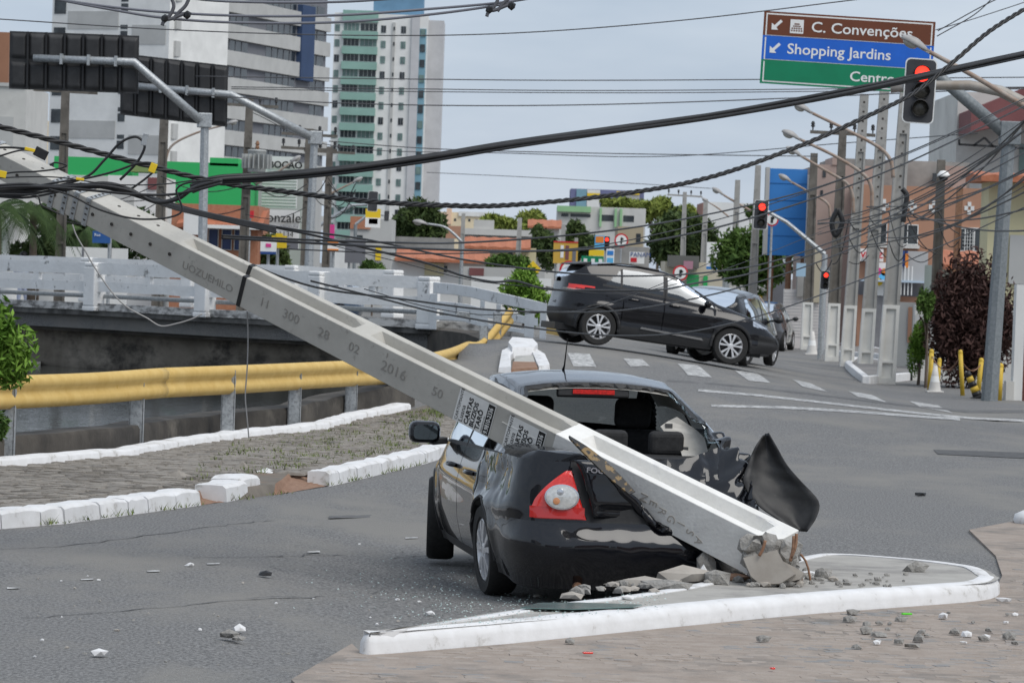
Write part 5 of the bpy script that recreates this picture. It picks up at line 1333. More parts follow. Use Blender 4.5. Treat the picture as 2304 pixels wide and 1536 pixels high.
# ---- concrete poles
M_PC = mat('pole_grey', (.31, .305, .285), (.38, .37, .35), .85, 2, 6, bump=.1, c3=(.22, .215, .20), s3=3)
M_PDK = mat('old_dark_pole', (.105, .095, .082), (.17, .155, .135), .9, 3, 6, bump=.15, c3=(.07, .063, .055), s3=2)
M_LIME = mat('limewashed_pole', (.72, .71, .67), (.62, .61, .57), .9, 2.5, 6, c3=(.45, .42, .37), s3=3, lo3=.6, hi3=.72)
def hpole(name, label, px, py, tx, ty, d=None, wb=.40, wt=.20, limed=0, mt=None, group=None, holes=False, arms=0):
    """I-section concrete pole from a ground pixel to a top pixel at the same depth"""
    b_ = G(px, py) if d is None else at(px, py, d); d = b_.y
    if d and d > 95: b_.z = H(b_.x, b_.y)
    t_ = at(tx, ty, d); e = tag(empty(name, b_), label, 'pole', group); ax = t_ - b_; mt = mt or M_PC
    def W(f): return wb + (wt - wb) * f
    def seg(f0, f1, m_, nm, rec):
        mb = MB()
        for f in (f0, f1):
            p = b_ + ax * f; w_ = W(f); 
            for x, y in ((-.5, -.35), (-.30, -.35), (-.30, -.35 + rec), (.30, -.35 + rec), (.30, -.35), (.5, -.35), (.5, .35), (-.5, .35)): mb.v.append((p.x + x * w_, p.y + y * w_, p.z))
        for j in range(8): mb.f.append((j, (j + 1) % 8, 8 + (j + 1) % 8, 8 + j))
        mb.f.append(tuple(range(8))[::-1]); mb.f.append(tuple(range(8, 16))); mb.build(nm, m_, e)
    L_ = ax.length; lf = limed / L_ if limed else 0
    if limed:
        cuts = [(0, .02, 0), (.02, .27 * lf, .18), (.27 * lf, .30 * lf, 0), (.30 * lf, lf - .012, .18), (lf - .012, lf, 0)]
        for a, c, r_ in cuts: seg(a, c, M_LIME, 'limed_foot', r_)
    f = lf; k = 0
    top = .80
    while f < top - .02:
        g = min(top, f + 2.1 / L_); seg(f, g - .012, mt, 'shaft', .18); seg(g - .012, g, mt, 'shaft_rib', 0); f = g; k += 1
    seg(f, 1, mt, 'shaft_top', 0)
    if holes:
        for q in np.arange(.62, .98, .035):
            p = b_ + ax * q; MB().box((p.x, p.y - W(q) * .352, p.z), (.05, .01, .05)).build('bolt_hole', M_HOLE, e)
    for q in range(arms):
        p = b_ + ax * (.97 - .07 * q); a0 = p + Vector((-.9, 0, .02)); a1 = p + Vector((.9, 0, -.02)); cm = MB().bar(a0, a1, .09, .09); ca = cm.build('cross_arm', mt, e)
        for u in (.04, .32, .68, .96):
            z = a0.lerp(a1, u) + Vector((0, 0, .05)); MB().lathe([(.02, 0), (.02, .08), (.06, .10), (.04, .16), (.06, .17), (.035, .24), (0, .25)], 10, z).build('insulator', M_BLK, ca)
    return e
hpole('utility_pole', 'concrete pole with limed foot beside the traffic light, nearest the yellow posts', 1993, 864, 2042, 150, wb=.40, wt=.24, limed=1.75, holes=True)
hpole('utility_pole', 'concrete pole with limed foot, second along the pavement corner', 1946, 830, 1990, 205, wb=.38, wt=.24, limed=1.55, holes=True)
hpole('utility_pole', 'concrete pole with limed foot on the blue kerb patch', 1906, 795, 1945, 212, wb=.36, wt=.22, limed=1.6, holes=True, d=104)
hpole('utility_pole', 'brown-grey pole with limed foot before the pink house', 1872, 775, 1897, 285, d=110, wb=.38, wt=.20, limed=1.6, mt=M_PDK, arms=1)
hpole('utility_pole', 'thin dark pole at the corner of the blue billboard', 1815, 745, 1832, 345, d=126, wb=.36, wt=.22, limed=1.5, mt=M_PDK)
hpole('utility_pole', 'concrete pole right of the bright green tree', 1690, 730, 1706, 372, d=142, wb=.36, wt=.2, limed=1.4)
hpole('utility_pole', 'concrete pole left of the bright green tree', 1646, 720, 1660, 405, d=160, wb=.36, wt=.2, limed=1.4)
hpole('utility_pole', 'concrete pole in front of the big dark tree', 1578, 715, 1588, 448, d=185, wb=.36, wt=.2)
hpole('utility_pole', 'concrete pole by the white sign board', 1532, 710, 1541, 432, d=205, wb=.36, wt=.2, arms=1)
hpole('utility_pole', 'thin pole beside the yellow billboard', 1262, 700, 1268, 505, d=200, wb=.34, wt=.2)
hpole('utility_pole', 'pale pole behind the no-turning sign', 1290, 700, 1297, 535, d=210, wb=.3, wt=.18)
hpole('utility_pole', 'pale pole standing before the yellow house', 1160, 690, 1170, 490, d=190, wb=.34, wt=.2)
hpole('utility_pole', 'dark crossarm pole right of the round tree', 1034, 690, 1043, 480, d=195, wb=.30, wt=.18, mt=M_PC)
hpole('utility_pole', 'dark concrete pole rising behind the big sign back', 132, 700, 148, 190, d=112, wb=.30, wt=.22, mt=M_PDK, arms=1)
hpole('utility_pole', 'dark concrete pole between the two sign gantries', 352, 690, 372, 210, d=118, wb=.32, wt=.24, mt=M_PDK)
hpole('utility_pole', 'dark crossarm pole carrying a grey transformer', 543, 690, 562, 222, d=124, wb=.34, wt=.22, mt=M_PDK, arms=1)
hpole('utility_pole', 'dark pole close behind the second gantry post', 683, 690, 697, 290, d=128, wb=.34, wt=.24, mt=M_PDK, arms=2)
hpole('utility_pole', 'grey pole with limed foot right of the second gantry', 730, 690, 742, 330, d=140, wb=.32, wt=.22, mt=M_PDK, arms=1)
hpole('utility_pole', 'rust-brown pole before the orange house wall', 2146, 660, 2160, 420, d=104, wb=.20, wt=.16, mt=M_RUST)
hpole('utility_pole', 'dark pole with dome camera before the orange house', 2105, 700, 2118, 360, d=100, wb=.30, wt=.20, mt=M_PDK)
# camera dome
cdm = at(2123, 398, 99.7); e = tag(empty('dome_camera', cdm), 'white dome camera on the dark pole', 'camera'); MB().lathe([(0, .16), (.09, .14), (.16, .05), (.16, 0), (.13, 0)], 16, cdm).build('housing', S_WH, e, smooth=True); MB().lathe([(.13, 0), (.10, -.08), (0, -.12)], 16, cdm).build('dome', M_BLK, e, smooth=True)
# transformer
tf = at(578, 362, 123.4); e = tag(empty('transformer', tf), 'grey finned transformer hung on the crossarm pole', 'transformer'); mtf = mat('transformer_grey', (.34, .35, .34), (.42, .43, .42), .6, 4)
MB().lathe([(0, -.36), (.26, -.36), (.28, -.3), (.28, .28), (.30, .30), (.28, .34), (0, .36)], 20, tf).build('tank', mtf, e, smooth=True)
for k in range(10):
    a = PI + PI * k / 9; MB().box(tf + Vector((math.cos(a) * .37, math.sin(a) * .37, -.02)), (.2, .03, .44), a).build('fin', mtf, e)
MB().lathe([(.04, .36), (.07, .42), (.04, .48), (.07, .52), (.03, .62), (0, .62)], 10, tf).build('bushing', M_RUST, e)
# ---- street lamps
M_LAMP = mat('lamp_housing', (.30, .29, .28), (.38, .37, .36), .5, 6)
M_LGL = mat('lamp_lens', (.32, .31, .27), (.42, .41, .37), .2, 8)
M_ARM = mat('rust_stained_arm', (.27, .18, .13), (.36, .31, .27), .7, 4, 5)
def lamp(label, pts, d, size=1.0, foot=None, mt=None):
    size *= .64; P = [at(*q, d) for q in pts]; e = tag(empty('street_lamp', P[-1]), label, 'street lamp', None)
    P2 = cr(P, 6); octo(P2, .05 * size, .07 * size, 8).build('arm', mt or M_ARM, e, smooth=True)
    dr = (P[0] - P[1]).normalized(); c = P[0] + dr * .28 * size; q = frame(c, dr, (0, 0, 1)).to_3x3()
    mb = MB().blob((0, 0, 0), 1, 0, 3, (.36 * size, .15 * size, .15 * size), 0); vs2 = []
    for v in mb.v:
        x, y, z = v; k = 1 - .45 * max(0, -x / (.36 * size)); vs2.append(tuple(c + q @ Vector((x, y * k if z > -.03 * size else y * k, max(z, -.035 * size) * k))))
    # q columns: x along arm, y up -> swap so that height follows z of the frame
    mb2 = MB().blob((0, 0, 0), 1, 0, 3, (.36 * size, .15 * size, .17 * size), 0)
    mb2.v = [tuple(c + q @ Vector((v[0], max(v[1] * 1.0, -.04 * size) * (1 - .4 * max(0, -v[0] / (.36 * size))), v[2] * (1 - .4 * max(0, -v[0] / (.36 * size)))))) for v in mb2.v]
    mb2.build('housing', M_LAMP, e, smooth=True)
    g = MB().blob((0, 0, 0), 1, 0, 3, (.19 * size, .12 * size, .13 * size), 0); g.v = [tuple(c + q @ Vector((v[0] + .10 * size, min(v[1] - .03 * size, -.03 * size), v[2]))) for v in g.v]; g.build('lens', M_LGL, e, smooth=True)
    MB().bar(P[0] - dr * .12 * size, P[0] + dr * .10 * size, .09 * size, .09 * size).build('socket', M_LAMP, e)
    if foot: b_ = at(*foot, d); octo([P[-1], Vector((b_.x, b_.y, H(b_.x, b_.y)))], .06, .09).build('post', M_GALV, e)
    return e
lamp('close street lamp on a long rusty arm above the traffic light', [(2082, 112), (2180, 165), (2304, 238), (2400, 292)], 60, 1.0, foot=(2412, 1000))
lamp('street lamp on a rusty arm bending to the limed pole by the traffic light', [(1822, 252), (1900, 290), (1975, 330), (2003, 360), (2010, 400)], 87.5, 1.0)
lamp('street lamp with visible bowl on the second pavement pole', [(1796, 312), (1880, 352), (1940, 390), (1960, 420), (1962, 470)], 93, 1.05)
lamp('street lamp on the pole over the blue kerb patch', [(1800, 350), (1860, 385), (1905, 412), (1918, 440), (1920, 480)], 103.5, 1.05)
lamp('upper of two street lamps before the blue billboard', [(1778, 408), (1820, 432), (1862, 458), (1868, 490)], 126, 1.05)
lamp('lower of two street lamps before the blue billboard', [(1768, 426), (1800, 446), (1836, 468), (1842, 500)], 140, 1.05)
lamp('street lamp over the white building with the brown edge', [(1625, 437), (1650, 452), (1690, 475)], 160, 1.2)
lamp('street lamp over the big dark tree', [(1594, 455), (1615, 468), (1640, 488)], 185, .9)
lamp('street lamp arching over the bridge railing with a grey arm', [(958, 503), (998, 510), (1020, 525), (1040, 545)], 140, 1.15, foot=(1035, 690), mt=M_GALV)
lamp('street lamp leaning out over the white advertisement board', [(655, 366), (620, 390), (575, 415)], 124, .9)
lamp('street lamp beyond the second gantry post', [(795, 410), (765, 425), (735, 440)], 140, .9)
lamp('street lamp beside the second sign back', [(510, 280), (440, 300), (385, 330), (370, 380)], 118, .85)
# ---- corner furniture on the right
def rod(label, px0, py0, px1, py1, d, r_, mt, cat='post', group=None, name='barrier_post', cap=False):
    b_ = at(px0, py0, d); b_.z = H(b_.x, b_.y); t_ = at(px1, py1, d); e = tag(empty(name, b_), label, cat, group); octo([b_, t_], r_, r_, 10).build('shaft', mt, e, smooth=True)
    MB().lathe([(r_ * 1.02, -.01), (r_ * 1.05, .02), (r_ * .7, .06), (0, .07)], 12, t_).build('cap', mt, e, smooth=True); return e
M_YP = mat('post_yellow', (.55, .36, .03), (.62, .43, .06), .6, 8, c3=(.35, .22, .05), s3=10, lo3=.62, hi3=.72)
rod('yellow post beside the green hedge bush', 2092, 862, 2096, 792, 84, .05, M_YP, group='yellow chain posts')
rod('short yellow post behind the traffic cone', 2110, 845, 2114, 812, 86, .045, M_YP, group='yellow chain posts')
rod('yellow post in front of the purple shrub', 2166, 886, 2161, 794, 81, .045, M_YP, group='yellow chain posts')
rod('yellow post behind the leaning striped post', 2201, 868, 2208, 812, 82, .05, M_YP, group='yellow chain posts')
rod('thick yellow post right of the signal mast', 2246, 900, 2250, 824, 78.5, .07, M_YP, group='yellow chain posts')
for lb, a, c, sag in (('sagging chain between the yellow posts by the bush', (2096, 800, 84), (2161, 800, 81.2), 32), ('sagging chain between yellow posts beside the mast', (2161, 805, 81), (2208, 818, 82), 22)):
    P = [at(a[0] + (c[0] - a[0]) * t, a[1] + (c[1] - a[1]) * t + sag * 4 * t * (1 - t), a[2] + (c[2] - a[2]) * t) for t in np.linspace(0, 1, 13)]
    tag(MB().tube(P, .012, 6).build('chain', M_RUST, smooth=True), lb, 'chain')
def cone(label, px, py, d, h, mt):
    b_ = at(px, py, d); b_.z = H(b_.x, b_.y); e = tag(empty('traffic_cone', b_), label, 'cone'); MB().box(b_ + Vector((0, 0, .02)), (h * .62, h * .62, .04)).build('base', mt, e, bevel=.01)
    for z0, z1, m_ in ((.04, .40, mt), (.40, .62, S_WH), (.62, 1.0, mt)):
        MB().lathe([((.25 - .18 * z0) * h, z0 * h), ((.25 - .18 * z1) * h, z1 * h)] + ([(0, z1 * h)] if z1 == 1 else []), 18, b_).build('band', m_, e, smooth=True)
M_CONE = mat('faded_cone', (.55, .53, .50), (.62, .60, .57), .7, 5)
cone('faded white traffic cone between the yellow posts', 2103, 872, 82.5, .56, M_CONE)
cone('small faded cone on the far pavement edge', 1828, 756, 118, .7, M_CONE)
b_ = at(2200, 892, 79.2); t_ = at(2176, 836, 79.2); e = tag(empty('striped_post', b_), 'knocked-over black and yellow striped post leaning beside the mast', 'post')
for k in range(5): octo([b_.lerp(t_, k / 5), b_.lerp(t_, (k + 1) / 5)], .095 - .008 * k, .09 - .008 * k, 14).build('band', M_YP if k % 2 else M_BLK, e, smooth=True)
MB().box(b_ + Vector((0, 0, -.01)), (.42, .35, .07), Matrix.Rotation(R(-24), 3, 'Y')).build('foot', M_BLK, e, bevel=.02)
# right-hand pavement with its kerb
RP = [G(1915, 845), G(1898, 822), G(1905, 812), G(1960, 815), G(1985, 865), G(1945, 864)]
def raised(name, pts, z, mt, kmat, hgt=.14):
    P = [G(*q) for q in pts]; mb = MB()
    n_ = len(P); mb.v = [(p.x, p.y, H(p.x, p.y) + hgt) for p in P] + [(p.x, p.y, H(p.x, p.y) - .1) for p in P]
    mb.f = [tuple(range(n_))]; o = tag(mb.build(name, mt, origin=None), kind='structure')
    for i in range(n_):
        a, b2 = P[i], P[(i + 1) % n_]
        k = MB().bar(a + Vector((0, 0, hgt - .12)), b2 + Vector((0, 0, hgt - .12)), .16, .28); k.build('kerb_stone', kmat, o, bevel=.02)
    return o
M_PAVE = mat('pavement_concrete', (.17, .16, .155), (.22, .21, .20), .9, 1.5, 6, c3=(.13, .125, .12), s3=.6)
raised('pavement', [(1948, 862), (1908, 828), (1925, 815), (2020, 826), (2080, 850)], .14, M_PAVE, M_WHITE)
raised('pavement', [(1880, 800), (1872, 788), (1900, 780), (1985, 795), (1985, 808)], .14, M_PAVE, M_WHITE)
M_BLUEK = mat('blue_kerb_paint', (.06, .16, .34), (.09, .20, .38), .7, 6)
raised('pavement', [(1850, 778), (1855, 770), (1930, 768), (1935, 778)], .1, M_BLUEK, M_BLUEK, .08)
# ================================================================== buildings
def plain(n_, c, k=.86, rough=.85, sc=.4, c3=None): return mat(n_, c, tuple(v * k for v in c), rough, sc, 7, c3=c3, s3=.25, lo3=.55, hi3=.72)
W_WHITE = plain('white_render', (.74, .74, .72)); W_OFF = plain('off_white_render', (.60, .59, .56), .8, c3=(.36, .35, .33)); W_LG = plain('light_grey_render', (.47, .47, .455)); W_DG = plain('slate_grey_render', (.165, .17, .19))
W_BLUE = plain('navy_tile', (.035, .065, .14)); W_GRN = plain('seafoam_render', (.25, .41, .355)); W_CYAN = plain('pale_blue_tile', (.20, .36, .44)); W_SIDE = plain('grey_side_render', (.52, .52, .53))
W_PEACH = plain('peach_render', (.43, .235, .155)); W_PINK = plain('faded_pink_render', (.42, .32, .28), .82, c3=(.30, .27, .25)); W_YEL = plain('pale_yellow_render', (.62, .57, .36)); W_TILE = mat('clay_tile', (.36, .12, .06), (.46, .18, .10), .85, 6, 5)
W_HOARD = plain('green_hoarding', (.035, .42, .12), .92); W_MOULD = mat('mould_stained_render', (.20, .195, .185), (.34, .33, .31), .9, .8, 8, c3=(.11, .105, .10), s3=.5); W_CREAM = plain('cream_with_painted_sun', (.78, .66, .46)); W_BILLB = plain('billboard_blue', (.045, .22, .58), .92)  # the cream is brightened to stand for distant sunlight
W_MAR = plain('maroon_awning', (.22, .085, .085), .7); W_ORB = mat('orange_brick', (.36, .15, .085), (.42, .20, .12), .9, 10, 4)
W_GLB = mat('green_window_glass', (.10, .16, .15), (.17, .25, .23), .15, .9, 2, spec=.6); W_GLK = mat('grey_window_glass', (.03, .035, .04), (.075, .085, .09), .15, 1.3, 2, spec=.6)
class Bld:
    def __init__(s, name, label, px0, px1, py0, py1, d, depth, mt, ground=True, cat='building', top=None):
        s.d = d; s.pm = (py0 + py1) / 2; s.xm = (px0 + px1) / 2; x0, x1 = s.X(px0), s.X(px1); z1 = s.Z(py0); z0 = s.Z(py1)
        if ground: z0 = H((x0 + x1) / 2, d) - .3
        s.e = tag(empty(name, ((x0 + x1) / 2, d, z0)), label, cat); s.box((x0, x1, z0, z1), 0, depth, mt, 'wall'); s.ext = (x0, x1, z0, z1); s.depth = depth
    def X(s, px): return at(px, s.pm, s.d).x
    def Z(s, py): return at(s.xm, py, s.d).z
    def box(s, e, y0, y1, mt, nm, par=None):
        x0, x1, z0, z1 = e; return MB().box(((x0 + x1) / 2, s.d + (y0 + y1) / 2, (z0 + z1) / 2), (x1 - x0, y1 - y0, z1 - z0)).build(nm, mt, par or s.e)
    def part(s, px0, px1, py0, py1, mt, nm='panel', proud=.06, depth=.05, par=None): return s.box((s.X(px0), s.X(px1), s.Z(py1), s.Z(py0)), -proud, -proud + depth, mt, nm, par)
    def win(s, px0, px1, py0, py1, mt=None, fr=None, bars=(), proud=.03):
        k = s.d / FPX; g = s.part(px0, px1, py0, py1, mt or M_GLASSD, 'window', proud, .12)
        if fr:
            t = max(1.6, (px1 - px0) * .06)
            for q in ((px0 - t, px1 + t, py0 - t, py0), (px0 - t, px1 + t, py1, py1 + t), (px0 - t, px0, py0, py1), (px1, px1 + t, py0, py1)): s.part(*q, fr, 'frame', proud + .05, .10, g)
            for b_ in bars:
                x = px0 + (px1 - px0) * b_; s.part(x - t * .4, x + t * .4, py0, py1, fr, 'mullion', proud + .03, .03, g)
        return g
    def roof(s, px0, px1, py0, py1, mt, over=.5, rise=None):          # tiled slope rising away behind the wall head
        x0, x1 = s.X(px0), s.X(px1); z0, z1 = s.Z(py1), s.Z(py0); y0, y1 = s.d - over, s.d + max(2.5, (z1 - z0) * 2.2)
        mb = MB(); n_ = max(2, min(60, int((x1 - x0) / .3)))
        for i in range(n_ + 1):
            x = x0 + (x1 - x0) * i / n_; dz = .05 * (i % 2)
            mb.v += [(x, y0, z0 + dz), (x, y1, z1 + dz), (x, y1, z0 - .1), (x, y0, z0 - .12)]
        for i in range(n_):
            for j in range(4): a = i * 4 + j; b_ = i * 4 + (j + 1) % 4; mb.f.append((a, b_, b_ + 4, a + 4))
        mb.f.append((0, 1, 2, 3)); mb.f.append(tuple(n_ * 4 + j for j in (3, 2, 1, 0))); return mb.build('tiled_roof', mt, s.e)
# ---- striped apartment block
C0 = at(383, 300, 500); C1 = at(727, 300, 556); C0.z = C1.z = 0; eu = (C1 - C0); FLn = eu.length; eu /= FLn; en = Vector((eu.y, -eu.x, 0))
L0 = at(124, 300, 508); L0.z = 0; el = (C0 - L0); LL = el.length; el /= LL; ln_ = Vector((el.y, -el.x, 0))
ab = tag(empty('apartment_block', (C0.x, C0.y, 0)), 'grey and white apartment block with slate-dark window bands', 'building')
TOPZ = 40.0
def fbox(o_, e_, n_, u0, u1, z0, z1, p0, p1, mt, nm, par=None):
    q = [o_ + e_ * u0 + n_ * p0, o_ + e_ * u1 + n_ * p0, o_ + e_ * u1 + n_ * p1, o_ + e_ * u0 + n_ * p1]
    return MB().hexa([(p.x, p.y, z0) for p in q] + [(p.x, p.y, z1) for p in q]).build(nm, mt, par or ab)
fbox(C0, eu, en, 0, FLn, -.5, TOPZ, -3, 0, W_DG, 'wall'); L0 = L0 + ln_ * 1.5; fbox(L0, el, ln_, 0, LL + .3, -.5, TOPZ, -14, 0, W_WHITE, 'wall')
ZR = [at(392, y, 500).z for y in (65, 127)]; PER = ZR[0] - ZR[1]
for k in range(-3, 7):
    zt = ZR[0] - PER * k                  # window head
    if zt < 3 or zt > TOPZ: continue
    zb_ = zt - PER * .44
    fbox(C0, eu, en, -.4, FLn + .3, zb_ - PER * .56, zb_, .02, .55, W_LG, 'spandrel_band')
    for a, c, m_ in ((.0, .16, M_GLASSD), (.26, .46, M_GLASSD), (.58, .78, M_GLASSD), (.89, .98, M_GLASSD)):
        g = fbox(C0, eu, en, FLn * a, FLn * c, zb_, zt - .15, -.05, .03, m_, 'window')
        for b_ in np.arange(a + .04, c - .01, .04): fbox(C0, eu, en, FLn * b_ - .06, FLn * b_ + .06, zb_, zt - .15, .03, .09, W_DG, 'mullion', g)
    # left face: small stair windows and grey panels
    for u0, u1, z0, z1 in ((.60, .66, -.15, .05), (.60, .66, .12, .42)):
        fbox(L0, el, ln_, LL * u0, LL * u1, zt - PER * z1, zt - PER * z0 if z0 >= 0 else zt + PER * .1, -.02, .05, M_GLASSD, 'window')
    fbox(L0, el, ln_, LL * .02, LL * .12, zt - PER * .5, zt, -.02, .08, M_GLASSD, 'window')
    if k % 2 == 0:
        fbox(L0, el, ln_, LL * .14, LL * .58, zt - PER * .05, zt + PER * .60, 0, .08, W_LG, 'grey_panel'); fbox(L0, el, ln_, LL * .70, LL * .99, zt - PER * .6, zt + PER * .1, 0, .08, W_LG, 'grey_panel')
fbox(C0, eu, en, FLn * .79, FLn * .88, at(700, 178, 540).z, TOPZ - 3, .0, .75, W_BLUE, 'blue_strip')
fbox(C0, eu, en, FLn * .17, FLn * .25, at(480, 330, 520).z, at(480, 285, 520).z, .0, .75, W_BLUE, 'blue_strip')
# ---- tower with green balconies
T = Bld('apartment_tower', 'tall white apartment tower with seafoam green balconies', 752, 963, 34, 640, 760, 14, W_WHITE)
T.pm = 60
def tx(px): return at(px, 60, 760).x
def tz(py): return at(860, py, 760).z
def tbox(a, c, y0, y1, p0, p1, mt, nm, par=None): return MB().box(((tx(a) + tx(c)) / 2, 760 - (p0 + p1) / 2, (tz(y0) + tz(y1)) / 2), (tx(c) - tx(a), p1 - p0, tz(y0) - tz(y1))).build(nm, mt, par or T.e)
for o in [k for k in bpy.data.objects if k.parent == T.e]: bpy.data.objects.remove(o)
tbox(752, 963, 32, 640, -14, 0, W_WHITE, 'wall'); tbox(963, 998, 40, 640, -16, -3, W_SIDE, 'side_wall'); tbox(771, 851, 26, 52, 0, .8, W_GRN, 'parapet')
tbox(927, 945, 32, 640, 0, .5, W_SIDE, 'pier'); tbox(945, 960, 62, 640, 0, .15, W_CYAN, 'blue_strip'); tbox(838, 950, -30, 33, -12, -2, plain('blue_plant_room', (.14, .27, .40)), 'roof_house')
tbox(883, 890, 50, 640, 0, .25, W_LG, 'rain_slot')
for k in range(16):
    y = 54 + k * 34.4
    if y > 520: break
    g = tbox(771, 851, y + 19, y + 36, 0, 1.2, W_GRN, 'balcony')
    for a, c in ((774, 808), (812, 849)):
        mt = M_GLASSD if (k * 7 + a) % 3 else W_GLB
        w_ = tbox(a, c, y + 1, y + 17, 0, .10, mt, 'balcony_glazing')
        for q in np.linspace(a, c, 5)[1:-1]: tbox(q - .5, q + .5, y + 1, y + 17, .10, .25, W_LG, 'mullion', w_)
    for a, c in ((754, 765), (858, 869), (903, 914)):
        w_ = tbox(a, c, y + 4, y + 20, 0, .10, W_GLB if (k + a) % 3 else M_GLASSD, 'window'); tbox((a + c) / 2 - .5, (a + c) / 2 + .5, y + 4, y + 20, .10, .2, W_DG, 'mullion', w_)
    tbox(886, 889.5, y + 6, y + 14, .26, .35, M_GLASSD, 'window'); tbox(947, 958, y + 9, y + 26, .16, .3, M_GLASSD if k % 3 else W_GLB, 'window')
# ---- left-hand street behind the bridge
b = Bld('tiled_building', 'white tiled building at the frame edge behind the big sign', -60, 53, 190, 640, 170, 8, W_OFF); b.part(-60, 26, 262, 330, W_LG, 'recess', .02); b.part(-60, 53, 186, 194, W_LG, 'coping', .1, .3)
b = Bld('brown_tower', 'brown clad tower sliver above the white tiled building', -40, 12, 72, 640, 300, 8, plain('brown_cladding', (.30, .15, .09)))
b = Bld('apartment_block', 'distant cream apartment block, sunlight painted into its colour', 50, 140, 272, 640, 620, 12, W_CREAM); b.part(81, 92, 290, 324, W_MAR, 'stair_strip'); [b.win(x, x + 3, y, y + 5) for x in (57, 66, 98, 108, 118) for y in (282, 297, 312)]
b = Bld('shop_hoarding', 'bright green hoarding with a lower left part', 118, 292, 354, 600, 150, 3, W_HOARD, cat='hoarding'); b.part(118, 292, 395, 600, W_OFF, 'wall_below', .05)
b = Bld('shop_building', 'tall bright green shop wall behind the first gantry post', 362, 556, 366, 600, 148, 6, W_HOARD); b.part(468, 532, 354, 372, W_HOARD, 'step', 0, 3); b.part(290, 362, 372, 392, plain('olive_panel', (.22, .30, .11)), 'olive_panel', 0, 2); b.part(362, 556, 478, 600, W_OFF, 'wall_below', .05)
b = Bld('white_shop', 'white low shop with shutters behind the knot of cables', 240, 365, 396, 600, 140, 5, W_WHITE); b.part(250, 300, 420, 470, W_LG, 'shutter', .03); b.part(330, 352, 398, 425, W_MAR, 'red_board', .08)
b = Bld('brick_shop', 'orange brick shop with clay tile roof and blue doors', 384, 580, 460, 640, 136, 6, W_ORB); b.roof(400, 592, 470, 506, W_TILE, .8); b.part(420, 592, 506, 514, W_WHITE, 'fascia', .9, .8); b.part(418, 462, 482, 530, W_WHITE, 'signboard', 1.2, .1)
for x in (470, 500, 528): b.win(x, x + 20, 516, 560, mat('blue_door', (.03, .05, .13), None, .4), W_LG)
b = Bld('grey_shop', 'grey shop block behind the white advertisement', 560, 700, 365, 640, 156, 8, W_LG); b.part(560, 600, 372, 400, plain('pale_blue_board', (.45, .55, .66)), 'blue_board', .1)
b = Bld('advertisement_wall', 'white ribbed wall advertisement with black lettering above the surname sign', 590, 668, 352, 468, 152, .4, W_WHITE, ground=False, cat='billboard')
for y in range(392, 468, 7): b.part(590, 668, y, y + 1.6, W_LG, 'rib', .03, .05)
ML = lambda px, py, d: frame(at(px, py, d), (1, 0, 0), (0, 0, 1))
text('BOCÃO', .36, M_INK, b.e, ML(604, 377, 151.9), .01, .012, sx=1.0)
b.part(612, 634, 398, 404, W_DG, 'drawn_line', .04); b.part(632, 652, 384, 386, W_DG, 'drawn_line', .04)
b = Bld('surname_sign', 'white sign board reading a surname in dark serif letters', 572, 672, 472, 560, 146, .4, W_WHITE, ground=False, cat='billboard'); text('Gonzalez', .50, M_INK, b.e, ML(577, 498, 145.9), .01, .004, sx=.98); text('advogados', .16, W_DG, b.e, ML(630, 512, 145.9), .01); b.part(572, 672, 536, 560, W_DG, 'dark_base', .03)
text('2461134', .28, M_INK, b.e, ML(600, 531, 145.9), .01)
def board(name, label, px0, px1, py0, py1, d, mt, posts=(), extra=(), cat='sign', txt=None):
    b_ = Bld(name, label, px0, px1, py0, py1, d, .12, mt, ground=False, cat=cat)
    for q in extra: b_.part(*q[:4], q[4], 'panel', .02, .03)
    for x in posts:
        p = at(x, py1, d + .2); MB().tube([Vector((p.x, p.y, H(p.x, p.y) - .1)), Vector((p.x, p.y, b_.ext[3] - .05))], .05, 8).build('post', M_GALV, b_.e)
    if txt:
        for tx_, sz, mt_, px, py, sx in txt: text(tx_, sz, mt_, b_.e, ML(px, py, d - .03), .005, 0, sx=sx)
    return b_
S_RED = mat('sign_red', (.55, .02, .03), None, .5); S_YE = mat('sign_yellow', (.75, .52, .02), None, .5); S_OR = mat('sign_orange', (.70, .22, .03), None, .5); S_PINK = mat('sign_pink', (.65, .05, .25), None, .5); S_SKY = mat('sign_sky', (.10, .42, .70), None, .5); S_DKB = mat('sign_navy', (.02, .06, .22), None, .5)
board('shop_sign', 'small red square shop sign by the crossarm pole', 552, 571, 474, 490, 135, S_RED, (562,))
board('pole_sign', 'white board with blue foot on a thin post', 586, 622, 537, 572, 128, S_WH, (604,), ((586, 622, 566, 572, S_DKB), (598, 610, 548, 556, S_PINK)))
board('pole_sign', 'yellow board on a thin post behind the white board', 611, 645, 530, 558, 130, S_YE, (625,), ((620, 636, 525, 534, S_YE),))
board('pole_sign', 'white and orange board right of the second gantry', 737, 762, 541, 565, 132, S_WH, (750,), ((737, 762, 541, 547, S_OR), (737, 762, 560, 566, S_OR)))
board('banner', 'magenta feather banner among the shop poles', 742, 752, 505, 545, 134, S_PINK, (746,))
board('street_sign', 'blue street board on a post by the palms', 208, 248, 520, 547, 108, mat('board_blue', (.02, .09, .28), None, .5), (247,), txt=(('Rua', .11, S_WH, 212, 531, 1),))
board('billboard', 'dark back of a billboard on two posts', 776, 822, 538, 592, 165, W_DG, (785, 812), cat='billboard')
board('billboard', 'yellow and red poster above the orange shop', 822, 856, 470, 512, 180, S_YE, (), ((822, 856, 490, 512, S_WH), (830, 850, 492, 504, S_RED)), cat='billboard')
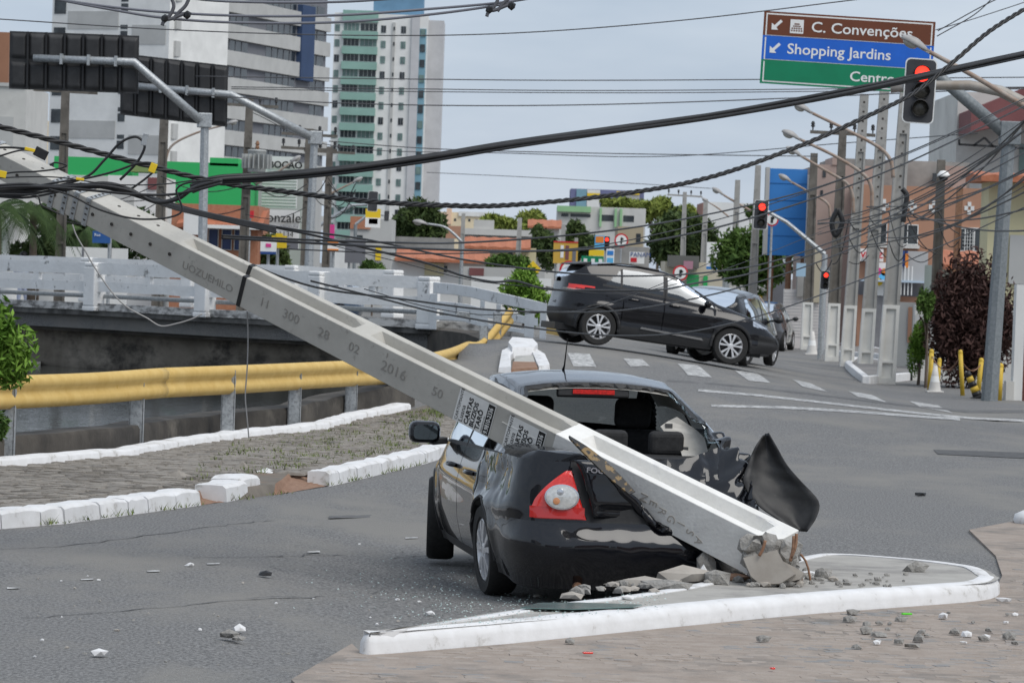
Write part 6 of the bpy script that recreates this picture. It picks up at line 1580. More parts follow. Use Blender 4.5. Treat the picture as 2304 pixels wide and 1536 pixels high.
b = Bld('corner_shop', 'grey corner shop with orange upper front', 786, 880, 492, 640, 190, 6, W_LG); b.part(786, 832, 488, 516, W_ORB, 'orange_front', .1); b.part(845, 858, 555, 585, S_YE, 'yellow_panel', .1); b.win(800, 815, 530, 545)
# ---- low houses across the middle
b = Bld('house', 'white bungalow with wide clay tile roof behind the bridge railing', 880, 1108, 584, 660, 175, 7, W_WHITE); b.roof(888, 1100, 562, 584, W_TILE, .8); b.part(885, 1105, 584, 589, W_YEL, 'eaves', .6, .5); b.win(986, 1006, 597, 612, None, W_WHITE, (.5,)); b.part(955, 998, 592, 620, W_YEL, 'porch_wall', .08)
b = Bld('house', 'yellow two-storey house with clay tile roof', 1048, 1205, 556, 660, 205, 8, W_YEL); b.roof(1042, 1192, 535, 557, W_TILE, .8); b.win(1054, 1064, 556, 566, None, W_WHITE); b.win(1082, 1116, 556, 568, None, W_WHITE, (.33, .66)); b.win(1142, 1152, 560, 574, None, W_WHITE)
b = Bld('flat_roof_building', 'stained flat-roofed building with white water tank house', 1030, 1215, 525, 660, 250, 8, W_MOULD); b.part(1040, 1215, 516, 530, W_OFF, 'parapet', .3, .5); b.part(1063, 1108, 496, 522, W_OFF, 'tank_house', .2, 4); b.win(1094, 1105, 506, 519); b.part(998, 1035, 512, 540, W_PEACH, 'peach_annex', .1, 2)
b = Bld('boundary_wall', 'mould-stained grey wall before the round tree', 888, 1020, 534, 660, 200, .5, W_MOULD, cat='wall')
b = Bld('distant_block', 'distant white and peach blocks with sunlight painted into the colour', 972, 1102, 478, 600, 640, 10, W_CREAM); b.part(1003, 1014, 470, 505, plain('peach_with_painted_sun', (.80, .56, .40)), 'stair', .5, 4); b.part(1030, 1095, 476, 486, W_WHITE, 'roof_storey', .3, 5); [b.win(x, x + 5, 492, 498) for x in (1020, 1036, 1052, 1068, 1084)]  # far sunlight is put into the bright cream and peach colours
b = Bld('gabled_house', 'white house gable with brown roof edge beyond the pale pole', 1190, 1256, 508, 640, 270, 8, W_OFF); b.roof(1185, 1262, 494, 510, W_TILE, .6)
b = Bld('boundary_wall', 'light grey yard wall with a maroon gate', 1040, 1225, 602, 660, 150, .3, W_LG, cat='wall'); b.part(1055, 1088, 605, 622, W_MAR, 'gate', .05)
b = Bld('street_wall', 'white lettered wall seen over the wing railing', 1060, 1240, 624, 670, 130, .3, W_WHITE, cat='wall')
b = Bld('office_block', 'distant purple, white and yellow office block', 1281, 1446, 427, 620, 660, 14, plain('dusty_purple', (.16, .17, .30))); b.part(1318, 1347, 428, 470, W_WHITE, 'white_bay', .2); b.part(1318, 1347, 436, 444, S_YE, 'yellow_band', .4); b.part(1294, 1317, 428, 470, W_CYAN, 'glass_bay', .2); b.part(1384, 1436, 430, 436, S_YE, 'yellow_band', .4); b.part(1405, 1436, 436, 470, W_LG, 'grey_bay', .2)
b = Bld('green_trim_building', 'white building with mint green fascia and ribbon windows', 1252, 1450, 466, 660, 360, 12, W_OFF); b.part(1250, 1326, 466, 479, plain('mint_fascia', (.30, .52, .28)), 'fascia', .6, .8)
for a, c in ((1260, 1276), (1281, 1326), (1345, 1378), (1400, 1424)): b.win(a, c, 483, 497 if a > 1300 else 490)
for x in (1346, 1380, 1392): b.part(x, x + 5, 468, 510, plain('mint_fascia', (.30, .52, .28)), 'pilaster', .3, .3)
board('billboard', 'mustard yellow billboard with figures and a red edge', 1245, 1300, 546, 593, 175, mat('mustard', (.58, .36, .06), None, .5), (1250, 1293), ((1245, 1300, 543, 546, S_RED), (1261, 1268, 552, 580, S_WH), (1272, 1280, 552, 584, W_MAR), (1288, 1296, 560, 588, W_DG)), cat='billboard')
board('shop_sign', 'stacked sky-blue and yellow shop sign by the small traffic light', 1338, 1360, 530, 562, 186, S_SKY, (), ((1340, 1358, 532, 546, S_OR), (1326, 1360, 562, 576, S_YE)))
board('shop_sign', 'tall white and blue shop sign right of the small traffic light', 1364, 1382, 560, 596, 188, S_WH, (), ((1366, 1380, 564, 574, mat('mid_blue', (.03, .20, .55), None, .5)), (1366, 1380, 580, 596, S_SKY)))
board('direction_board', 'small green lane direction board with white arrows behind the SUV roof', 1308, 1358, 576, 606, 150, S_GR, (1316, 1350), ((1313, 1321, 582, 590, S_WH), (1330, 1338, 582, 590, S_WH), (1347, 1355, 582, 590, S_WH)), cat='road sign')
board('shop_sign', 'white sign with navy capitals and a striped flag', 1416, 1450, 567, 593, 170, S_WH, (1420,), ((1419, 1433, 580, 590, S_RED),), txt=(('PANAM', .27, S_DKB, 1418, 577, .95),))
def round_sign(label, px, py, d, r_, letter=True, diamond=False):
    c = at(px, py, d); e = tag(empty('traffic_sign', c), label, 'road sign')
    def disc(rr, y, mt, nm, n_=28): MB().prism([c + Vector((rr * math.cos(2 * PI * k / n_ + (PI / 2 if n_ == 4 else 0)), y, rr * math.sin(2 * PI * k / n_ + (PI / 2 if n_ == 4 else 0)))) for k in range(n_)], (0, .01, 0)).build(nm, mt, e)
    if diamond: disc(r_, 0, S_YE, 'plate', 4); disc(r_ * .3, -.015, M_INK, 'symbol', 6)
    else:
        disc(r_, 0, S_RED, 'plate'); disc(r_ * .78, -.015, S_WH, 'face'); MB().bar(c + Vector((-.0, -.02, -r_ * .5)), c + Vector((0, -.02, r_ * .4)), .07, .02, (0, 1, 0)).build('symbol', M_INK, e); MB().bar(c + Vector((-.0, -.02, r_ * .4)), c + Vector((r_ * .3, -.02, r_ * .1)), .06, .02, (0, 1, 0)).build('symbol', M_INK, e)
    MB().tube([Vector((c.x, c.y + .05, H(c.x, c.y))), c + Vector((0, .05, r_ * .6))], .035, 8).build('post', M_GALV, e)
round_sign('round red-rimmed no-turning sign behind the SUV tail', 1280, 608, 112, .27); round_sign('round red-rimmed sign beyond the SUV windscreen', 1531, 614, 130, .25); round_sign('round red-rimmed sign above the PANAM board', 1398, 541, 180, .32)
round_sign('round red-rimmed sign beside the billboard traffic light', 1737, 494, 119, .2); round_sign('yellow warning diamond by the bushy green shrub', 1199, 606, 120, .26, diamond=True)
b = Bld('beige_house', 'beige house behind the small shop signs', 1388, 1446, 510, 640, 215, 6, plain('beige_render', (.40, .34, .24))); b.win(1430, 1440, 525, 545)
b = Bld('grey_house', 'dull grey house under the PANAM board', 1380, 1460, 555, 640, 195, 5, W_MOULD)
b = Bld('warehouse', 'white warehouse with a brown end wall', 1588, 1700, 456, 640, 250, 10, W_WHITE); b.part(1578, 1588, 458, 500, plain('brown_brick_end', (.34, .17, .13)), 'end_wall', 0, 8)
board('shop_sign', 'tall white totem sign with a blue foot', 1590, 1622, 545, 606, 155, S_WH, (), ((1590, 1622, 600, 606, mat('mid_blue', (.03, .20, .55), None, .5)),), txt=(('PRÓ', .24, S_DKB, 1598, 597, 1),))
b = Bld('cream_shop', 'cream shop with green panel and dark awning beyond the SUV', 1495, 1640, 590, 680, 165, 5, plain('cream_render', (.62, .56, .44))); b.part(1500, 1570, 576, 602, plain('grey_awning', (.14, .14, .13)), 'awning', .6, .6); b.part(1545, 1572, 618, 650, plain('bright_green_panel', (.04, .36, .12)), 'green_panel', .1); b.part(1582, 1592, 620, 650, W_HOARD, 'green_panel', .1); b.part(1535, 1556, 588, 606, plain('mauve', (.42, .22, .28)), 'mauve_sign', .8)
b = Bld('billboard', 'tall blue billboard with grey edge and white side', 1728, 1814, 380, 575, 135, .5, W_BILLB, ground=False, cat='billboard'); b.part(1720, 1729, 378, 575, W_LG, 'edge_frame', .1, .5); b.part(1814, 1832, 392, 590, W_WHITE, 'white_side', 0, .6)
for y in (412, 450, 490, 530): b.part(1729, 1814, y, y + 1.5, plain('billboard_seam', (.03, .16, .42)), 'seam', .015, .02)
for x in (1735, 1775, 1808): p = at(x, 575, 135.3); MB().tube([Vector((p.x, p.y, 0)), Vector((p.x, p.y, b.ext[2] + .3))], .1, 8).build('post', M_RUST, b.e)
b = Bld('low_shop', 'grey and white low shop with a doorway under the billboard', 1640, 1760, 575, 760, 150, 5, W_OFF); b.part(1735, 1765, 590, 700, W_DG, 'doorway', .06); b.part(1680, 1735, 640, 660, W_LG, 'awning', .5, .5); b.part(1700, 1715, 660, 690, S_YE, 'yellow_door', .08)
# ---- right-hand side of the street
b = Bld('tiled_wall', 'white small-tiled yard wall along the side street', 1762, 1880, 652, 790, 128, .4, mat('pink_white_tile', (.56, .52, .50), (.62, .59, .57), .5, 2), cat='wall')
for y in range(660, 760, 7): b.part(1762, 1880, y, y + .8, W_LG, 'tile_joint', .012, .02)
b.part(1790, 1806, 600, 668, W_MOULD, 'gate_pier', .2, .5); b.part(1826, 1842, 560, 680, plain('sandstone', (.45, .40, .30)), 'stone_pier', .2, .5); b.part(1845, 1880, 600, 662, W_DG, 'porch_shade_panel', -.1, .3)  # the flat slate panel stands for the shade in the porch
board('shop_sign', 'small sky-blue hanging sign on the tiled wall', 1792, 1813, 592, 622, 124, plain('washed_blue', (.35, .50, .62)), ())
b = Bld('pink_house', 'faded pink house with mould-stained parapet', 1834, 1962, 372, 700, 132, 10, W_PINK); b.part(1870, 2178, 356, 424, W_MOULD, 'stained_attic', -.2, 6); b.win(1846, 1853, 385, 400); b.win(1842, 1848, 430, 442); b.part(1866, 1880, 355, 372, W_PINK, 'gable', .05, 3); b.win(2093, 2110, 383, 402, None, None); b.part(2112, 2170, 365, 428, W_PINK, 'attic_wall', .0, 2)
o_ = Bld('orange_house', 'orange rendered house with white barred windows and diamond tiles', 1934, 2222, 420, 720, 128, 8, W_PEACH)
for x in (2040, 2097): pass
for a, c in ((1966, 1992), (2028, 2062)):
    g = o_.win(a, c, 508, 550, M_GLASSD, W_WHITE, (.35,)); o_.part(a - 4, c + 5, 553, 560, W_OFF, 'sill', .2, .2, g)
g = o_.win(2155, 2214, 512, 560, M_GLASSD, W_WHITE, (.25, .6))
for y in (520, 528, 536, 544, 552): o_.part(2164, 2192, y, y + 1, W_WHITE, 'grille_bar', .12, .03, g)
for x in (2168, 2174, 2180, 2186): o_.part(x, x + 1, 514, 560, W_WHITE, 'grille_bar', .14, .03, g)
for cx in (2048, 1985, 2177, 2097):
    for dx, dy in ((0, -9), (-7, 0), (7, 0), (0, 9)): o_.part(cx + dx - 4, cx + dx + 4, 465 + dy - 5, 465 + dy + 5, W_WHITE, 'white_tile', .04, .05)
o_.part(1930, 1986, 564, 592, S_WH, 'shop_fascia', .3, .2); text('VIVAZ', .26, S_RED, o_.e, ML(1936, 579, 127.6), .01, .008); text('ÓTICA', .13, M_INK, o_.e, ML(1938, 589, 127.6), .01)
q = o_.part(1962, 2002, 594, 668, S_WH, 'poster', .35, .1)
for cx, cy, m_ in ((1976, 610, S_PINK), (1986, 622, S_SKY), (1978, 634, S_YE), (1990, 612, S_OR)): c = at(cx, cy, 127.5); MB().lathe([(0, 0), (.12, 0), (.12, .02), (0, .02)], 16, c, 'y').build('poster_spot', m_, q)
o_.part(2022, 2086, 566, 632, plain('washed_poster', (.42, .42, .42)), 'poster', .35, .1); o_.part(2022, 2040, 566, 602, S_DKB, 'poster_blue', .42, .05); o_.part(2034, 2041, 572, 604, S_OR, 'poster_figure', .5, .05)
o_.part(1934, 2100, 632, 637, plain('pale_blue_beam', (.45, .55, .65)), 'canopy_beam', .8, .6); o_.part(1934, 2100, 637, 668, W_DG, 'shopfront_shade_panel', .02, .05); o_.part(1966, 2020, 668, 800, mat('grey_small_tile', (.17, .17, .18), (.22, .22, .23), .7, 5), 'tiled_plinth', .3, .4)  # slate panel below the beam stands for the shade on the shopfront
for x in (2024, 2032, 2040, 2048): o_.part(x, x + 2.5, 600, 665, W_WHITE, 'railing_bar', .7, .04)
b = Bld('side_wall', 'grey yard wall with orange strip by the green hedge', 2014, 2058, 680, 830, 100, .4, W_LG, cat='wall'); b.part(2041, 2050, 690, 770, W_PEACH, 'orange_strip', .1)
b = Bld('garden_wall', 'cream garden wall half hidden by the purple shrub', 2056, 2304, 690, 880, 92, .4, W_OFF, cat='wall'); b.part(2056, 2110, 712, 800, W_LG, 'gate_panel', .06)
b = Bld('tile_roof_house', 'small pale green house with sloping clay tile roof', 2112, 2222, 598, 760, 108, 4, plain('pale_green_render', (.48, .52, .44))); b.roof(2118, 2230, 565, 598, W_TILE, .6)
b = Bld('yellow_house', 'pale yellow house with clay tile eaves at the frame edge', 2218, 2420, 404, 860, 97, 1.6, W_YEL); b.roof(2190, 2430, 386, 402, W_TILE, .9); b.part(2190, 2420, 402, 410, W_MAR, 'eaves_board', .8, .7); b.part(2268, 2420, 530, 640, W_LG, 'grey_panel', .1); b.win(2290, 2330, 640, 680, mat('pale_glass', (.3, .4, .48), None, .2))
b = Bld('awning_building', 'white building with a dull red canopy on a steel truss', 2148, 2500, 212, 640, 150, 10, W_OFF); b.win(2290, 2360, 325, 400, W_GLB)
cn = MB(); z0, z1, z2 = b.Z(312), b.Z(262), b.Z(225); x0, x1 = b.X(2152), b.X(2420)
cn.hexa([(x0, 146, z0), (x1, 146, z0 + 1.2), (x1, 150, z0 + 1.2), (x0, 150, z0), (x0, 146, z1), (x1, 146, z1 + 2.0), (x1, 150, z1 + 2.0), (x0, 150, z1)]).build('canopy', W_MAR, b.e)
for a, c in (((2158, 325), (2304, 334)), ((2158, 314), (2158, 327)), ((2190, 328), (2215, 310)), ((2235, 330), (2215, 310))): MB().bar(at(*a, 146), at(*c, 146), .08, .08).build('truss_bar', M_BLK, b.e)
c_ = Bld('gate_pillar', 'white gate pillar with brown side at the frame edge', 2283, 2304, 640, 905, 79, .4, W_WHITE, cat='pillar'); c_.part(2304, 2330, 640, 905, plain('brown_door', (.13, .05, .04)), 'door', 0, .3); c_.part(2266, 2284, 858, 905, W_OFF, 'plinth', .1, .4)
# ---- walls and forecourt on the left behind the bridge
b = Bld('garden_wall', 'white rendered garden wall in panels behind the palms', 144, 285, 557, 640, 116, .3, W_WHITE, cat='wall'); b.part(184, 188, 557, 640, W_DG, 'panel_gap', .02); b.part(246, 250, 557, 640, W_DG, 'panel_gap', .02)
b = Bld('white_gate_house', 'white gate house wall with railings behind the bridge', 80, 145, 598, 640, 114, .3, W_WHITE, cat='wall')
c = at(30, 560, 118); e = tag(empty('domed_kiosk', (c.x, c.y, 0)), 'white rounded kiosk among the palms', 'kiosk'); MB().lathe([(.36, -1.5), (.36, .3), (.34, .6), (.26, .82), (.14, .93), (0, .96)], 24, c).build('shell', W_WHITE, e, smooth=True)
# ---- unseen houses added behind and beside the camera to darken car paint reflections
for k, (x, y, w_, h_, m_, lb) in enumerate(((-14, -16, 12, 7.5, W_PINK, 'unseen pink house added behind the viewer for reflections'), (2, -20, 14, 6.0, W_OFF, 'unseen off-white shop added behind the viewer for reflections'), (18, -15, 12, 8.5, W_PEACH, 'unseen peach house added behind the viewer for reflections'), (-26, 6, 9, 7, W_LG, 'unseen grey house added on the near canal side for reflections'))):
    e = tag(empty('house', (x, y, 0)), lb, 'house'); MB().box((x, y, h_ / 2), (w_, 8, h_)).build('wall', m_, e); MB().box((x, y, h_ + .15), (w_ + .6, 8.6, .3)).build('roof', W_TILE, e)
    for q in (-.3, .3): MB().box((x + q * w_, y + 4.02, 2.2), (1.6, .1, 1.4)).build('window', M_GLASSD, e)
    MB().box((x, y + 4.02, 1.05), (1.0, .1, 2.1)).build('door', W_DG, e)
# ================================================================== overhead lines
def cpts(P, n=10): return cr([at(*p) for p in P], n)
def cable(label, P, tpx, mt=None, twist=0, n=10, parts=1, name='cable', spread=0):
    """P: (column, row, depth); tpx: thickness in photograph pixels"""
    Q = cpts(P, n); dm = sum(p[2] for p in P) / len(P); r_ = tpx / 2 * dm / FPX; mt = mt or M_CABLE
    if not twist: return tag(MB().tube(Q, r_, 8).build(name, mt, smooth=True), label, 'cable')
    e = tag(empty(name, Q[0]), label, 'cable'); acc = [0]
    D = []
    for a, b_ in zip(Q[:-1], Q[1:]):
        m_ = max(2, int((b_ - a).length / (twist * .16)))
        D += [a.lerp(b_, k / m_) for k in range(m_)]
    D.append(Q[-1]); L_ = 0
    for s in range(parts):
        S = []; L_ = 0
        for i, p in enumerate(D):
            if i: L_ += (D[i] - D[i - 1]).length
            d = (D[min(i + 1, len(D) - 1)] - D[max(i - 1, 0)]).normalized(); x = d.cross(Vector((0, 0, 1))).normalized(); y = x.cross(d)
            a = 2 * PI * (L_ / twist + s / parts) if spread == 0 else 2 * PI * s / parts + .6 * math.sin(L_ * .7 + s)
            rr = r_ * (.55 if not spread else spread); S.append(p + x * (rr * math.cos(a)) + y * (rr * math.sin(a)))
        MB().tube(S, r_ * (.5 if parts > 2 else .55), 6).build('strand', mt, e, smooth=True)
    return e
cable('thick black cable bundle sweeping up to the right', [(430, 425, 31), (490, 405, 31), (600, 398, 31.2), (760, 384, 31.8), (950, 358, 32.5), (1152, 325, 33.4), (1400, 290, 34.6), (1650, 253, 35.8), (1900, 208, 37.2), (2100, 167, 38.4), (2340, 115, 40)], 19, twist=9, parts=5, spread=.62)
cable('twisted black cable dipping across the tower and up past the red light', [(-60, 268, 30.5), (0, 285, 30.6), (150, 324, 30.8), (300, 364, 31), (480, 408, 31.3), (650, 432, 31.8), (820, 452, 32.4), (1000, 462, 33), (1152, 461, 33.6), (1400, 436, 34.6), (1600, 398, 35.5), (1800, 328, 36.4), (1950, 262, 37), (2060, 207, 37.6), (2150, 135, 38), (2230, 68, 38.4), (2340, 0, 39)], 12, twist=.34, parts=3)
LOW = [('straight black cable running from the pole head past the SUV roof', [(330, 440, 31), (450, 475, 31.4), (620, 510, 32), (800, 535, 33), (880, 550, 34), (1050, 585, 36), (1250, 612, 38), (1420, 621, 40), (1600, 612, 43), (1750, 585, 46), (1950, 512, 50), (2150, 410, 54), (2340, 305, 58)], 5),
       ('black cable just under the twisted pair over the bridge', [(380, 462, 31), (520, 492, 31.6), (700, 528, 32.6), (830, 560, 33.6), (960, 592, 34.6), (1040, 620, 35.4), (1110, 634, 36), (1160, 632, 36.5), (1230, 650, 37.4), (1330, 653, 38.6), (1480, 652, 40), (1560, 638, 42), (1700, 612, 45), (1900, 545, 49), (2100, 450, 53), (2340, 325, 58)], 6),
       ('thin wire hugging the cable under the twisted pair', [(700, 540, 32.6), (900, 590, 34.6), (1060, 630, 35.8), (1200, 645, 37), (1400, 660, 39.5), (1560, 628, 42), (1700, 580, 45), (1850, 520, 48)], 2.2),
       ('black cable crossing the SUV wing and falling behind the pole', [(540, 585, 31), (640, 625, 31.6), (740, 652, 32.4), (900, 672, 34), (1080, 695, 36), (1250, 702, 38), (1400, 698, 40), (1560, 672, 42.5), (1700, 636, 45), (1860, 582, 48), (2050, 500, 52), (2340, 372, 58)], 5),
       ('lowest black cable crossing the SUV bonnet', [(700, 632, 32), (860, 672, 33.4), (1000, 706, 35), (1200, 738, 37.4), (1360, 754, 39.4), (1500, 752, 41.4), (1620, 733, 43.5), (1760, 694, 46), (1960, 620, 50), (2130, 548, 54), (2340, 450, 58)], 4.5),
       ('faint wire looping from the wing railing to the SUV window', [(820, 650, 33), (960, 690, 35), (1090, 708, 37), (1230, 702, 38), (1330, 694, 39.4), (1460, 650, 41.4), (1600, 590, 44)], 2.5),
       ('black cable rising over the red roofs to the right', [(500, 530, 31.4), (700, 540, 32.6), (900, 546, 34), (1040, 546, 36), (1250, 532, 38), (1450, 508, 40), (1650, 470, 43), (1850, 418, 46), (2050, 340, 49), (2200, 272, 52), (2340, 205, 55)], 5),
       ('double black cable under the rising cable', [(500, 535, 31.4), (760, 550, 32.8), (960, 560, 34.4), (1160, 565, 36.6), (1330, 560, 38.6), (1480, 540, 40.6), (1650, 502, 43), (1850, 440, 46), (2050, 362, 49), (2340, 222, 55)], 6),
       ('thin black wire below the double cable', [(640, 560, 32), (900, 570, 34), (1120, 568, 36), (1320, 556, 38.6), (1500, 522, 40.6), (1700, 470, 44), (1900, 402, 47), (2100, 322, 50), (2340, 210, 55)], 3)]
for lb, P, t in LOW: cable(lb, P, t * .78)
# thin lines high against the sky
HI = [('thin wire crossing high above the tower', [(-40, 41, 60), (400, 68, 60), (800, 80, 60), (1152, 75, 60), (1536, 46, 60), (1940, -2, 60)], 2.6), ('upper level wire across the sky', [(440, 172, 90), (900, 178, 90), (1400, 181, 90), (2340, 174, 90)], 2.4), ('middle level wire across the sky', [(520, 196, 90), (900, 200, 90), (1400, 204, 90), (2340, 196, 90)], 2.2), ('paired level wire across the sky', [(520, 200, 91), (900, 206, 91), (1500, 209, 91), (2340, 200, 91)], 2.0),
      ('lower level wire across the sky', [(420, 212, 92), (760, 232, 92), (1152, 238, 92), (1600, 228, 92), (2340, 196, 92)], 2.6), ('slack wire from the gantry to the blue billboard', [(740, 318, 120), (1000, 336, 120), (1400, 346, 120), (1840, 352, 120)], 2.2), ('slack wire below toward the far poles', [(560, 250, 125), (760, 330, 126), (1152, 345, 126), (1500, 352, 126), (1900, 322, 118), (2200, 300, 110)], 2),
      ('hair-thin wire low in the sky', [(960, 388, 150), (1250, 402, 150), (1600, 424, 150)], 1.4), ('long wire rising to the upper right corner', [(2110, 70, 70), (2200, 20, 70), (2260, -10, 70)], 2.5), ('wire fanning up beside the direction sign', [(2108, 82, 70), (2190, 35, 70), (2235, -5, 70)], 2.5), ('wire fanning right above the red light', [(2105, 68, 72), (2200, 40, 72), (2340, -6, 72)], 2)]
for lb, P, t in HI: cable(lb, P, t, mat('thin_wire', (.07, .07, .075), None, .6))
cable('grey spaced cable sagging across the top left corner', [(60, -12, 40), (250, 16, 40), (420, 31, 40), (600, 37, 40), (780, 34, 40), (950, 22, 40), (1130, 6, 40), (1230, -10, 40)], 6, M_CABG)
cable('second grey spaced cable below the first in the corner', [(80, -10, 40), (240, 20, 40), (380, 42, 40), (560, 52, 40), (770, 50, 40), (960, 34, 40), (1130, 10, 40), (1180, -10, 40)], 6, M_CABG)
cable('third grey spaced cable along the top edge', [(380, -14, 40), (470, 1, 40), (620, 6, 40), (780, 4, 40), (930, -6, 40)], 6, M_CABG)
for lb, px, py in (('bent cable spacer hanging in the top left corner', 395, 28), ('small cable spacer at the top edge', 1125, 8)):
    e = tag(empty('cable_spacer', at(px, py, 40)), lb, 'cable spacer')
    for P in ([(px - 10, py - 34), (px - 4, py - 14), (px - 12, py + 6), (px - 26, py + 20), (px - 30, py + 30)], [(px + 30, py - 30), (px + 22, py - 14), (px + 6, py + 2), (px - 6, py + 18)], [(px - 30, py + 12), (px - 14, py + 16), (px + 18, py + 4), (px + 28, py + 6)]): MB().tube(cpts([(*q, 39.9) for q in P], 5), .02, 6).build('arm', mat('spacer_grey', (.10, .10, .11), None, .6), e, smooth=True)
    for q in ((px + 26, py + 6), (px - 24, py + 14)): MB().blob(at(*q, 39.9), .045, .1, 1).build('clip', M_BLK, e)
# web of drop wires over the right-hand poles
rgw = random.Random(12); WEB = []
for k in range(14):
    x0 = rgw.choice((1840, 1880, 1915, 1950, 1990, 2020)); y0 = rgw.uniform(430, 560); x1 = 2350; y1 = rgw.uniform(190, 520); d0 = rgw.uniform(80, 105)
    sg_ = rgw.uniform(10, 50); P = [(x0 + (x1 - x0) * t, y0 + (y1 - y0) * t ** 1.15 + sg_ * math.sin(PI * t), d0 + (55 - d0) * t) for t in (0, .2, .4, .6, .8, 1)]
    cable('drop wire fanning from the pavement poles to the upper right', P, rgw.choice((2, 2.6, 3.4)), name='drop_wire')['group'] = 'drop wires over the right-hand poles'
for k in range(16):
    xs2 = (1835, 1872, 1910, 1955, 2000, 2040, 2110, 2158); i = rgw.randrange(7); y0, y1 = rgw.uniform(470, 600), rgw.uniform(470, 600); sg_ = rgw.uniform(6, 34)
    P = [(xs2[i] + (xs2[i + 1] - xs2[i]) * t, y0 + (y1 - y0) * t + sg_ * math.sin(PI * t), 100 - 4 * i * .8) for t in (0, .25, .5, .75, 1)]
    cable('slack wire looping between neighbouring right-hand poles', P, rgw.choice((2, 2.4)), name='slack_wire')['group'] = 'slack wires between the right-hand poles'
for k in range(16):
    xs2 = (140, 362, 552, 690, 738, 800); i = rgw.randrange(5); y0, y1 = rgw.uniform(380, 500), rgw.uniform(390, 500); sg_ = rgw.uniform(8, 40)
    P = [(xs2[i] + (xs2[i + 1] - xs2[i]) * t, y0 + (y1 - y0) * t + sg_ * math.sin(PI * t), 116) for t in (0, .25, .5, .75, 1)]
    cable('slack wire looping between the left-hand poles', P, rgw.choice((1.8, 2.2)), name='slack_wire')['group'] = 'slack wires between the left-hand poles'
for lb, P in (('dark cable coil strapped to the limed pole by the traffic light', [(2030, 425), (2040, 440), (2036, 470), (2032, 500)]), ('dark cable coil strapped to the brown-grey pole', [(1885, 470), (1895, 500), (1880, 530), (1872, 500), (1885, 470)])):
    cable(lb, [(x, y, 86) for x, y in P], 12, name='cable_coil')
# ---- the knot of cables at the head of the fallen pole
KD = 29.6
KN = [('upper cable of the knot arching into a loop', [(-30, 436), (90, 425), (190, 400), (235, 360), (270, 322), (305, 308), (325, 325), (318, 350), (300, 375), (270, 405)], 6), ('cable of the knot with a yellow tag bending back', [(-30, 440), (120, 412), (200, 400), (260, 385), (310, 368), (345, 368), (350, 380), (330, 400), (295, 425), (275, 435)], 5),
      ('thick cable along the knot to the right', [(-30, 420), (60, 415), (140, 425), (230, 412), (290, 425), (340, 452), (385, 450), (430, 425), (490, 408)], 8), ('second thick cable along the knot', [(-30, 432), (80, 420), (160, 420), (230, 418), (300, 432), (350, 455), (400, 448), (440, 422), (500, 405)], 8),
      ('third thick cable dropping under the knot', [(-30, 425), (50, 420), (120, 422), (200, 428), (300, 437), (380, 438), (440, 428), (500, 412)], 6), ('thin cable looping below the knot over the pole', [(110, 426), (160, 440), (220, 470), (290, 490), (350, 493), (395, 485), (410, 470), (400, 440), (398, 425), (420, 412), (480, 405)], 4.5),
      ('cable entering at the left edge above the pole head', [(-30, 333), (20, 332), (60, 335), (80, 340)], 5), ('second cable entering at the left edge above the pole head', [(-30, 362), (10, 348), (50, 338), (85, 342)], 4), ('frayed cable lying along the pole head', [(-30, 398), (30, 388), (80, 386), (130, 380), (150, 372), (125, 366), (112, 372)], 4),
      ('low cable drooping from the knot at the left edge', [(-30, 436), (60, 438), (85, 442), (92, 460), (110, 470), (135, 482)], 3.5), ('wire lashed across the knot', [(-30, 402), (60, 398), (140, 400), (250, 415), (360, 415), (440, 405)], 3)]
for k, (lb, P, t) in enumerate(KN): cable(lb, [(x, y, KD - .04 * k) for x, y in P], t)
for k in range(6):
    y = 424 + k * 3.4; P = [(-30, y + 14 - 3 * k, KD), (60, y + rgw.uniform(-4, 4), KD - .1), (170, 420 + rgw.uniform(-8, 8), KD - .1), (260, 425 + rgw.uniform(-6, 6), KD - .1), (330, 446 + rgw.uniform(-5, 5), KD), (430, 472 + 1.5 * k, KD + .6), (620, 512 + 2.2 * k, KD + 1.6)]
    cable('black cable strand lying in the knot over the pole head', P, 5, name='cable')['group'] = 'cable strands in the knot'
def tagbox(name, label, px, py, w_, h_, mt, d, rot=0, cat='tag'): tag(MB().box(at(px, py, d), (w_, .02, h_), Matrix.Rotation(R(rot), 3, 'Y')).build(name, mt, bevel=.004), label, cat)
tagbox('cable_tag', 'yellow tag on the bent-back cable', 344, 378, .05, .07, S_YE, KD - .5, 20); tagbox('cable_tag', 'yellow tag on the upper left cable', 68, 337, .08, .025, S_YE, KD - .5, 12); tagbox('cable_tag', 'small yellow tag in the middle of the knot', 180, 403, .06, .02, S_YE, KD - .5, 5); tagbox('cable_tag', 'pale yellow tag at the left frame edge', 5, 392, .06, .05, S_YE, KD - .5, 10); tagbox('cable_plate', 'grey metal plate on the arching cable', 326, 314, .04, .09, M_GALV, KD - .4, 12, 'plate'); tagbox('splice_box', 'black splice box at the pole head', 92, 345, .10, .07, M_BLK, KD - .5, 25, 'box')
# loose pale wires hanging from the pole
cable('loose pale wire hanging from the pole head to the bridge edge', [(163, 505, 30), (172, 530, 30), (195, 570, 30), (212, 600, 30), (250, 655, 30), (285, 690, 30), (330, 715, 30), (362, 733, 30), (400, 727, 30), (430, 718, 30), (455, 706, 30)], 3.2, M_CABS)
cable('pale wire hanging straight down past the yellow rail', [(556, 700, 30.2), (558, 760, 30.2), (556, 830, 30.2), (552, 890, 30.2), (556, 940, 30.2), (560, 985, 30.2)], 3, M_CABS)
